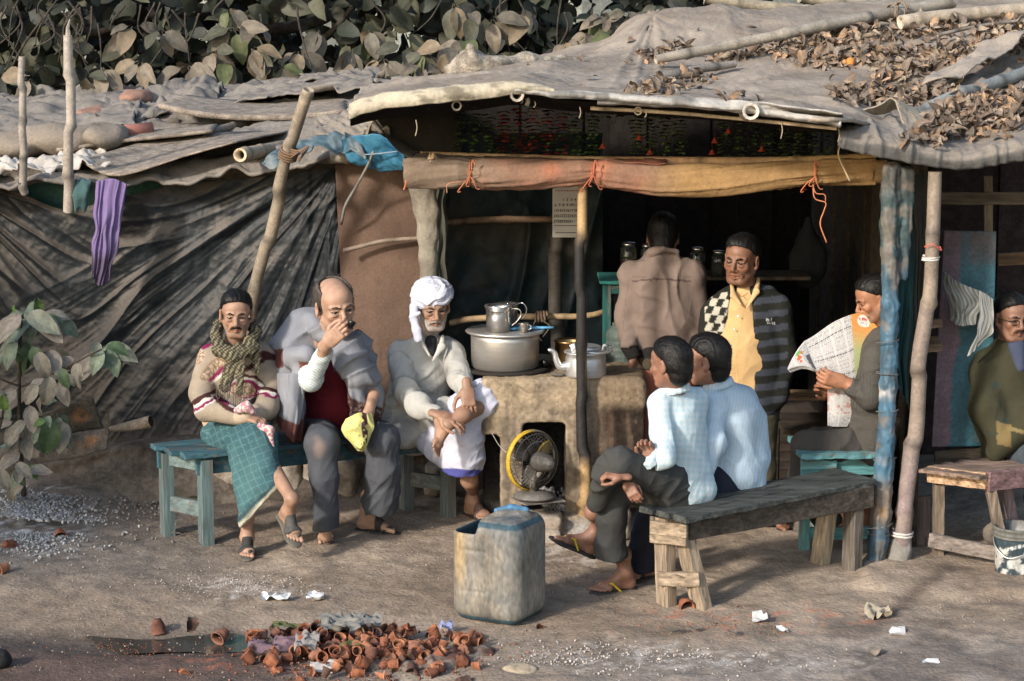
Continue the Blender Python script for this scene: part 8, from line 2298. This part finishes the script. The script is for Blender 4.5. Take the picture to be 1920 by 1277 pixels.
# ------------------------------------------------------------------ E
def man_blue():
 p = Person('man in plain pale blue shirt leaning in beside the checked shirt on the front bench', G(1200, 1085), (.27, .135, .085))
 w = W
 p.head(w(1326, 676, 11.12), fwd=(-.93, .25, 0), pitch=-.10, sc=1.04, neck=w(1346, 728, 11.18), hair='thick', eyes=True, tache=(.02, .016, .014))
 p.torso(w(1385, 905, 11.2), w(1385, 800, 11.2), w(1360, 740, 11.2), w(1330, 770, 11.1), w(1400, 750, 11.35))
 q = Sdf(.0075); F_ = (nrm((-.9, .4, 0)), .70)
 q.cap(w(1385, 885, 11.2), w(1384, 790, 11.22), .165, .165, k=.05, flat=F_)
 q.cap(w(1340, 752, 11.12), w(1396, 745, 11.32), .062, .060, k=.06); q.cap(w(1378, 780, 11.2), w(1346, 720, 11.17), .125, .066, k=.07, flat=F_)
 q.cap(w(1400, 800, 11.28), w(1408, 860, 11.26), .11, .10, k=.05)
 q.cap(w(1390, 890, 11.2), w(1412, 908, 11.2), .11, .07, k=.05)
 q.chain([w(1338, 760, 11.08), w(1338, 830, 10.98), w(1322, 880, 10.95)], [.066, .060, .056], k=.03)
 def sc_(V, N):
  x, y = PX(V); u = x + .15 * (y - 800)
  return mix((.36, .46, .55), (.44, .54, .62), sstep(-.5, .8, np.cos(u * 2 * np.pi / 6.2)) * .7)
 p.garment('shirt', q, sc_, CLOTH, dict(amp=.018, fu=8, fv=3, seed=51, slant=1.1))
 ring_collar(p, w(1344, 718, 11.16), .0, .062, .017, .3, sc_, fwd=(-.93, .25, 0))
 q = Sdf(.009)
 q.cap(w(1385, 905, 11.25), w(1345, 918, 11.1), .12, .10, k=.05); q.cap(w(1345, 915, 11.1), w(1240, 925, 11.05), .10, .08, k=.05)
 q.chain([w(1235, 925, 11.05), w(1215, 990, 11.1), w(1200, 1062, 11.15)], [.078, .072, .085], k=.04, ends=(0, 1))
 p.garment('trousers', q, flatcol((.018, .020, .030), .12), CLOTH, dict(amp=.02, fu=8, fv=5, seed=61, slant=1.3))
 p.foot(FT(1212, 1082, .086), (-.75, -.6, -.02), sc=1.0, side=1, shin=w(1202, 1030, 11.14), sandal='thong', scol=(.05, .035, .03))
 p.foot(w(1236, 1030, 11.4), (-.9, -.3, -.02), sc=.95, side=1, shin=w(1240, 990, 11.4), sandal='thong', scol=(.03, .18, .07))
 p.finish()
# ------------------------------------------------------------------ F
def man_jacket():
 p = Person('standing man from behind in mauve brown jacket, head in the shade of the stall', G(1240, 985) * [1, 0, 1] + [0.05, 12.65, 0], (.22, .11, .07))
 w = W; Y = 12.65
 p.head(w(1243, 445, Y + .06), fwd=(.1, .95, 0), pitch=-.45, sc=1.06, neck=w(1243, 490, Y), hair='thick', eyes=False)
 p.torso(w(1245, 700, Y), w(1242, 560, Y), w(1243, 500, Y), w(1190, 520, Y), w(1296, 520, Y))
 q = Sdf(.008); F_ = ((0, 1, 0), .66)
 q.chain([w(1252, 655, Y), w(1246, 600, Y), w(1242, 545, Y)], [.182, .195, .200], k=.05, flat=F_)
 q.cap(w(1188, 516, Y), w(1296, 514, Y), .075, .075, k=.07); q.cap(w(1242, 530, Y), w(1243, 486, Y), .14, .075, k=.07, flat=F_)
 q.chain([w(1184, 522, Y), w(1172, 600, Y - .02), w(1180, 652, Y - .08)], [.076, .064, .056], k=.03, ends=(0, 1))
 q.chain([w(1300, 520, Y), w(1308, 590, Y), w(1300, 650, Y - .02)], [.076, .066, .056], k=.03, ends=(0, 1))
 q.chain([w(1212, 490, Y - .02), w(1218, 472, Y - .05), w(1243, 466, Y - .09), w(1268, 472, Y - .05), w(1274, 490, Y - .02)], [.02, .026, .028, .026, .02], k=.008)
 def jc(V, N):
  x, y = PX(V)
  C = np.array((.17, .128, .108)) * (1 + .06 * fbm(V * 8, 3, 3))[:, None]
  C = mix(C, (.07, .045, .04), (np.abs(y - (524 + .0012 * (x - 1240) ** 2)) < 1.4) * (np.abs(x - 1240) < 56) * 1.0)
  C = mix(C, (.12, .08, .07), ((np.abs(y - 519) < .8) * (np.abs(x - 1240) < 56) | (np.abs(x - np.interp(y, [520, 640], [1178, 1164])) < 1) * (y > 525)) * .6)
  return C
 p.garment('jacket', q, jc, CLOTH, dict(amp=.045, fu=9, fv=3, seed=71, slant=.9))
 q = Sdf(.008); q.cap(w(1250, 655, Y), w(1250, 690, Y), .185, .178, k=.02, flat=F_, ends=(0, 1)); p.garment('ribbed_waistband', q, lambda V, N: mix((.022, .02, .018), (.075, .06, .04), sstep(671, 673, PX(V)[1])), KNIT)
 q = Sdf(.006); q.cap(w(1180, 650, Y - .08), w(1190, 672, Y - .10), .050, .038, k=.01, ends=(0, 1)); p.garment('sleeve_cuff', q, (.02, .018, .017), KNIT)
 p.hand(w(1188, 674, Y - .10), (-.15, -.05, -1), (.8, -.4, 0), .85, -1, 1.0, thumb=.8)
 q = Sdf(.01); q.cap(w(1246, 690, Y), w(1246, 720, Y), .16, .16, k=.04, flat=F_)
 for x in (1222, 1272): q.chain([w(x, 710, Y), w(x, 830, Y), w(x, 955, Y)], [.095, .08, .085], k=.04, ends=(0, 1))
 p.garment('trousers', q, flatcol((.42, .15, .09), .08), CLOTH, dict(amp=.02, fu=7, fv=6, seed=81))
 for x in (1222, 1272): p.foot(w(x, 952, Y), (0, 1, 0), sc=1.0, sandal='thong', shin=w(x, 900, Y))
 p.finish()
# ------------------------------------------------------------------ G
def man_yellow():
 p = Person('standing man in yellow shirt under a dark cardigan with chequered and striped fronts', G(1375, 990), (.185, .088, .052))
 w = W; Y = 12.22
 p.head(w(1390, 488, Y - .03), yaw=-.48, pitch=-.05, roll=-.05, sc=1.12, neck=w(1398, 560, Y + .03), hair='short', tache=None, mouth=.006, beard=((.07, .05, .04), .35), brow=(.012, .01, .01), fat=1.08, old=.3)
 p.torso(w(1392, 760, Y), w(1392, 620, Y), w(1396, 560, Y), w(1340, 585, Y), w(1455, 580, Y))
 F_ = ((0, 1, 0), .7)
 q = Sdf(.0075); q.chain([w(1392, 745, Y), w(1388, 670, Y - .02), w(1394, 590, Y)], [.165, .178, .150], k=.05, flat=F_); q.cap(w(1350, 580, Y), w(1448, 575, Y), .055, .055, k=.06); q.cap(w(1396, 590, Y), w(1398, 545, Y), .11, .06, k=.06, flat=F_)
 q.cap(w(1392, 540, Y - .12), w(1397, 575, Y - .14), .035, .008, k=.01, neg=True)
 def yc(V, N):
  x, y = PX(V)
  C = np.array((.48, .315, .15)) * (1 + .05 * fbm(V * 8, 3, 3))[:, None]
  px_ = np.interp(y, [560, 640, 700, 760], [1396, 1380, 1372, 1370])
  C = mix(C, (.42, .27, .11), (np.abs(x - px_ - 4) < 1) * (y > 575) * .7)
  return C
 p.garment('yellow_shirt', q, yc, CLOTH, dict(amp=.012, fu=10, fv=4, seed=91, slant=1.0))
 mb = MB()
 for (x, y) in ((1384, 593), (1377, 618), (1369, 646), (1366, 675)):
  mb = MB(); mb.ball(w(x, y, Y - .137), (.006, .003, .006), (.8, .76, .7), 10, 6); mb.build('button', PLASTIC, p.root, True)
 q = Sdf(.0045); q.chain([w(1372, 534, Y - .03), w(1375, 554, Y - .10), w(1390, 572, Y - .13)], [.012, .018, .006], k=.01, flat=((.5, -.8, 0), .5)); q.chain([w(1422, 524, Y + .02), w(1418, 547, Y - .08), w(1400, 578, Y - .13)], [.012, .018, .006], k=.01, flat=((-.5, -.8, 0), .5))
 p.garment('shirt_collar', q, (.50, .34, .17))
 mb = MB(); strand(mb, lpx([(1384, 548, Y - .10), (1391, 556, Y - .125), (1402, 550, Y - .10)]), .0018, (.4, .1, .03)); mb.build('neck_cord', CLOTH, p.root)
 # cardigan: open front
 q = Sdf(.0075)
 q.chain([w(1398, 740, Y + .02), w(1396, 670, Y + .02), w(1397, 595, Y + .02)], [.215, .218, .200], k=.05, flat=F_)
 q.cap(w(1345, 583, Y + .01), w(1458, 576, Y + .01), .072, .075, k=.06)
 q.chain([w(1336, 592, Y), w(1326, 660, Y), w(1330, 735, Y - .03)], [.070, .062, .052], k=.03)
 q.chain([w(1462, 588, Y), w(1472, 665, Y), w(1460, 745, Y - .03)], [.074, .068, .055], k=.03)
 q.chain([w(1362, 560, Y + .05), w(1400, 545, Y + .10), w(1440, 552, Y + .05)], [.05, .05, .05], k=.03)
 def op(P):
  x, y = PX(P)
  l = np.interp(y, [540, 560, 620, 700, 800], [1384, 1369, 1358, 1345, 1338]); r_ = np.interp(y, [540, 560, 800], [1404, 1411, 1416])
  return np.maximum(np.maximum((l - x) / 345, (x - r_) / 345), P[:, 1] - (Y + .01))
 q.ops.append((op, w(1330, 500, Y) - [0, .4, 0], w(1425, 800, Y) * [1, 0, 1] + [0, Y + .02, 0], .004, True))
 q.ops[-1] = (op, np.array([w(1330, 800, Y)[0], Y - .4, w(1330, 800, Y)[2]]), np.array([w(1425, 500, Y)[0], Y + .02, w(1425, 520, Y)[2]]), .004, True)
 def cc(V, N):
  x, y = PX(V)
  C = np.tile((.020, .021, .018), (len(V), 1)).astype(float)
  gx = ((x + .45 * y) / 13.0); gy = (y - .10 * x + 40) / 15.5
  ch = ((np.floor(gx) + np.floor(gy)) % 2 == 0) & (x < 1374) & (x > 1322 + (y < 575) * 8) & (y > 548)
  C = mix(C, (.40, .38, .31), ch * 1.0)
  st = (((y + .12 * x) / 27.0) % 1.0 < .47) & (x > 1412) & (x < 1478)
  C = mix(C, (.05, .056, .07), st * 1.0)
  edge = np.interp(y, [550, 600, 650, 740], [1368, 1364, 1352, 1340])
  C = mix(C, (.012, .012, .012), (np.abs(x - edge - 6) < 5) * (y > 560) * 1.0)
  lg = (np.abs(y - 600) < 2.2) * (np.abs(x - 1444) < 7) * (np.sin(x * 2.4) > -.1) + (np.abs(y - 606) < 1.8) * (np.abs(x - 1445) < 7) * (np.sin(x * 2.0 + 1) > -.2)
  return mix(C, (.5, .5, .5), np.clip(lg, 0, 1))
 p.garment('cardigan', q, cc, KNIT, dict(amp=.012, fu=9, fv=4, seed=101))
 q = Sdf(.01); q.cap(w(1395, 745, Y), w(1395, 780, Y), .17, .165, k=.04, flat=F_)
 for x in (1372, 1425): q.chain([w(x, 765, Y + .02), w(x, 880, Y + .02), w(x - 2, 975, Y)], [.105, .085, .09], k=.04, ends=(0, 1))
 p.garment('trousers', q, flatcol((.085, .075, .048), .1), CLOTH, dict(amp=.022, fu=7, fv=6, seed=111))
 p.foot(FT(1392, 992), (-.75, -.65, -.02), sc=1.05, sandal='thong', shin=w(1392, 950, Y), scol=(.03, .03, .045))
 p.foot(FT(1446, 985), (.5, -.8, -.02), sc=1.05, sandal='thong', shin=w(1432, 940, Y + .1), scol=(.03, .03, .045))
 p.finish()
# ------------------------------------------------------------------ H
def man_reader():
 p = Person('man in a charcoal cardigan seated on the turquoise stool reading a newspaper in profile', G(1570, 1015), (.29, .135, .075))
 w = W; Y = 11.78
 p.head(w(1642, 560, Y), fwd=(-1, -.06, 0), pitch=-.36, sc=1.02, neck=w(1655, 630, Y + .02), hair='short', tache=(.03, .022, .018), beard=((.06, .045, .035), .55), old=.2)
 p.torso(w(1640, 815, Y), w(1645, 700, Y), w(1655, 640, Y), w(1640, 670, Y - .17), w(1660, 660, Y + .17))
 q = Sdf(.0075); F_ = ((1, 0, 0), .75)
 q.chain([w(1635, 815, Y), w(1635, 740, Y), w(1650, 670, Y)], [.165, .175, .165], k=.05, flat=F_)
 q.cap(w(1648, 665, Y - .15), w(1660, 655, Y + .15), .068, .065, k=.06); q.cap(w(1650, 680, Y), w(1655, 628, Y), .11, .065, k=.06)
 q.chain([w(1640, 672, Y - .16), w(1630, 745, Y - .20), w(1592, 722, Y - .20)], [.066, .062, .046], k=.03, ends=(0, 1))
 q.chain([w(1600, 770, Y), w(1600, 820, Y)], [.07, .09], k=.05)
 def rc(V, N):
  C = np.array((.075, .070, .062)) * (1 + .06 * fbm(V * 30, 3, 2))[:, None]
  return mix(C, (.045, .042, .038), sstep(.2, .9, np.sin(V[:, 0] * 420)) * (PX(V)[0] < 1640) * (PX(V)[1] > 700) * (PX(V)[1] < 770) * .8)
 p.garment('cardigan', q, rc, KNIT, dict(amp=.022, fu=11, fv=4, seed=121))
 q = Sdf(.008)
 q.cap(w(1640, 828, Y), w(1520, 836, Y - .05), .12, .085, k=.05); q.cap(w(1640, 828, Y + .15), w(1530, 830, Y + .15), .11, .08, k=.05)
 q.chain([w(1512, 838, Y - .02), w(1503, 910, Y + .02), w(1560, 985, Y + .05)], [.085, .07, .075], k=.04, ends=(0, 1))
 p.garment('trousers', q, flatcol((.048, .045, .042), .1), CLOTH, dict(amp=.022, fu=8, fv=5, seed=131))
 p.foot(FT(1590, 1000), (-.7, -.6, -.02), sc=1.08, side=1, shin=w(1585, 930, Y + .08), tint=1.3)
 p.foot(FT(1625, 1002), (-.3, -.9, -.02), sc=1.05, side=-1, shin=w(1622, 920, Y + .05), sandal='thong', scol=(.03, .03, .03))
 p.hand(w(1582, 716, Y - .19), (-.9, -.10, .25), (.1, .9, .2), .55, 1, 1.10, thumb=.3, arm=w(1600, 728, Y - .2))
 p.hand(w(1560, 735, Y + .10), (-.8, -.30, .4), (.1, -.9, .2), .5, -1, 1.0, thumb=.3, arm=w(1600, 760, Y + .15))
 p.finish()
 # newspaper
 t = thing('newspaper', 'open newspaper with an orange advertisement held up by the reader', 'newspaper', w(1560, 760, Y - .12))
 y1 = Y - .10
 rows = [[w(1648, 616, y1 + .06), w(1617, 588, y1 + .05), w(1570, 600, y1 + .02), w(1526, 630, y1 - .02), w(1508, 640, y1 - .03)],
   [w(1656, 640, y1 + .05), w(1636, 640, y1 + .05), w(1592, 660, y1 + .02), w(1548, 680, y1 - .02), w(1528, 688, y1 - .03)],
   [w(1650, 690, y1 + .05), w(1630, 700, y1 + .05), w(1598, 722, y1 + .02), w(1570, 722, y1 - .0), w(1548, 708, y1 - .02)]]
 V, U, Vv = loft(rows, 150, 110)
 def text(V, U, Vv, cols, lines):
  C = np.tile((.56, .54, .52), (len(V), 1)).astype(float)
  cx = (U * cols) % 1.0; ly = (Vv * lines) % 1.0
  ink = (cx > .07) * (cx < .93) * (ly > .35) * sstep(-.4, .1, vnoise(np.stack([U * cols * 30, np.floor(Vv * lines) * 3.7, U * 0], 1), 3))
  return mix(C, (.19, .19, .20), ink * .62)
 px, py = PX(V)
 C = text(V, U, Vv, 6, 46)
 for l_ in (.16, .50, .80): C = mix(C, (.06, .06, .07), (np.abs(Vv - l_) < .010) * (U > .42) * (U < .97) * (vnoise(np.stack([U * 160, U * 0, U * 0], 1), 5) > -.3) * 1.0)
 ad = U < .40 + .05 * Vv
 C = mix(C, mix((.62, .26, .07), (.36, .42, .20), sstep(.25, .8, Vv + .4 * U)), ad * 1.0)
 C = mix(C, (.66, .60, .40), ad * (ridge(2 * np.sin(np.arctan2(Vv - .5, U - .0) * 18), 4)) * .35)
 e1 = np.hypot((U - .25) / .085, (Vv - .12) / .10); e2 = np.hypot((U - .13) / .11, (Vv - .48) / .14)
 C = mix(C, (.66, .64, .60), sstep(1.05, .95, e1)); C = mix(C, (.60, .60, .60), sstep(1.05, .95, e2))
 sig = lambda u0, u1, v0, h, s_: ((U > u0) & (U < u1) & (np.abs(Vv - v0 - .012 * np.sin(U * 240)) < h) & (vnoise(np.stack([U * s_, Vv * 20, U * 0], 1), 8) > -.35)) * 1.0
 C = mix(C, (.50, .05, .04), sig(.185, .315, .09, .022, 90)); C = mix(C, (.2, .2, .2), sig(.20, .30, .155, .008, 120))
 C = mix(C, (.12, .12, .13), sig(.05, .21, .49, .026, 90)); C = mix(C, (.3, .3, .3), sig(.07, .19, .42, .010, 120)); C = mix(C, (.6, .45, .05), sig(.12, .20, .60, .014, 300))
 C = mix(C, text(V, U, Vv, 6, 46), ad * (Vv > .86) * 0.0)
 V[:, 1] += .006 * np.sin(U * 9)
 o = obj('front_page', V, gridfaces(150, 110), PAPER, C, t); solid(o, .002)
 rows = [[w(1508, 640, y1 - .03), w(1496, 655, y1 - .05), w(1484, 675, y1 - .06), w(1477, 690, y1 - .06)], [w(1528, 688, y1 - .03), w(1514, 684, y1 - .05), w(1498, 685, y1 - .06), w(1478, 692, y1 - .06)], [w(1548, 708, y1 - .02), w(1530, 694, y1 - .04), w(1506, 686, y1 - .05), w(1480, 694, y1 - .05)]]
 V, U, Vv = loft(rows, 60, 50)
 C = text(V, U, Vv, 3, 16); px, py = PX(V)
 C = mix(C, (.55, .12, .05), (U > .25) * (U < .55) * (Vv > .12) * (Vv < .45) * (vnoise(V * 90, 2) > -.1) * 1.0); C = mix(C, (.15, .35, .08), (U > .3) * (U < .5) * (Vv > .05) * (Vv < .16) * 1.0); C = mix(C, (.1, .1, .12), (U < .2) * (Vv > .3) * (Vv < .8) * (vnoise(V * 70, 6) > 0) * 1.0)
 C = mix(C, (.15, .30, .42), (U > .5) * (Vv > .75) * .6)
 o = obj('curled_page', V, gridfaces(60, 50), PAPER, C, t); solid(o, .003)
 for k in range(3):
  rr = [[q_ + [.004 * k, .006 + .006 * k, -.006 - .006 * k] for q_ in r] for r in rows]
  V, U, Vv = loft(rr, 20, 12); o = obj('inner_page', V, gridfaces(20, 12), PAPER, (.56, .54, .51), t)
 rows = [[w(1552, 712, y1 + .01), w(1575, 728, y1), w(1610, 735, y1 + .02)], [w(1552, 760, y1 + .02), w(1570, 770, y1), w(1600, 775, y1 + .02)], [w(1552, 798, y1 + .02), w(1566, 800, y1), w(1588, 800, y1 + .02)]]
 V, U, Vv = loft(rows, 50, 60); C = text(V, U, Vv, 2, 30) * .85
 C = mix(C, (.35, .1, .06), ((vnoise(V * 60, 3) > .4) & (Vv < .7)) * .6)
 o = obj('lower_page', V, gridfaces(50, 60), PAPER, C, t); solid(o, .006)
# ------------------------------------------------------------------ I
def man_olive():
 p = Person('man with glasses wrapped in an olive shawl seated at the right edge in the shade', G(1900, 1010), (.20, .105, .07))
 w = W; Y = 12.0
 p.head(w(1897, 596, Y), yaw=.28, pitch=-.06, sc=1.06, neck=w(1892, 660, Y + .05), hair='short', tache=(.04, .03, .025), old=.4)
 T = p.hT
 mb = MB()
 for x in (-1, 1):
  a = np.linspace(0, 2 * np.pi, 22)
  mb.tube([T((x * .032 + .021 * math.cos(t), .100, -.004 + .015 * math.sin(t))) for t in a], .0016, 5, (.02, .02, .02))
  mb.tube([T((x * .053, .097, .002)), T((x * .078, .04, .004)), T((x * .082, -.01, .002))], .0018, 5, (.02, .02, .02))
 mb.tube([T((-.011, .102, 0)), T((.011, .102, 0))], .0018, 5, (.02, .02, .02))
 mb.build('glasses', METAL, p.root)
 p.torso(w(1895, 850, Y + .1), w(1893, 730, Y + .1), w(1893, 680, Y + .08), w(1850, 700, Y + .1), w(1940, 700, Y + .1))
 q = Sdf(.0085); F_ = ((0, 1, 0), .8)
 q.chain([w(1902, 840, Y + .05), w(1895, 770, Y + .05), w(1892, 700, Y + .06)], [.20, .215, .18], k=.06, flat=F_)
 q.cap(w(1850, 690, Y + .06), w(1940, 685, Y + .06), .075, .075, k=.08); q.cap(w(1892, 690, Y + .02), w(1893, 655, Y + .03), .13, .085, k=.06)
 q.chain([w(1850, 700, Y), w(1848, 765, Y - .08), w(1880, 820, Y - .14)], [.085, .09, .08], k=.05)
 q.cap(w(1930, 790, Y - .12), w(1870, 845, Y - .14), .09, .06, k=.05)
 q.cap(w(1905, 640, Y - .14), w(1912, 690, Y - .16), .040, .012, k=.015, neg=True)
 def oc(V, N):
  x, y = PX(V)
  C = np.array((.042, .040, .024)) * (1 + .08 * fbm(V * 6, 3, 3))[:, None]
  C = mix(C, (.15, .11, .05), (np.abs((y - 815) - (x - 1885) * .25) < 22) * (x > 1868) * (x < 1896) * 1.0)
  C = mix(C, (.17, .13, .06), (np.abs(y - 802 - (x - 1890) * .3) < 4) * (x > 1890) * 1.0)
  for (cx, cy) in ((1869, 722), (1882, 788), (1862, 813)):
   C = mix(C, (.025, .045, .045), ((np.abs(np.hypot((x - cx) / 8, (y - cy) / 3.2) - 1) < .3)) * .8)
  return C
 p.garment('olive_shawl', q, oc, CLOTH, dict(amp=.045, fu=6, fv=3, seed=141, slant=1.0))
 q = Sdf(.008); q.cap(w(1906, 650, Y - .04), w(1912, 690, Y - .08), .05, .03, k=.02); p.garment('blue_shirt', q, (.05, .06, .10))
 q = Sdf(.010); q.cap(w(1900, 855, Y + .05), w(1950, 862, Y - .25), .12, .09, k=.05); q.chain([w(1950, 862, Y - .25), w(1950, 1000, Y - .3)], [.085, .08], k=.04, ends=(0, 1))
 p.garment('trousers', q, flatcol((.06, .075, .09), .1), CLOTH, dict(amp=.02, fu=8, fv=5, seed=151))
 p.foot(w(1950, 1015, Y - .3), (.1, -1, -.02), sandal='thong', shin=w(1950, 960, Y - .3))
 p.finish()
for _f in (man_sweater, man_shawl, man_turban, man_checked, man_blue, man_jacket, man_yellow, man_reader, man_olive):
 _f()
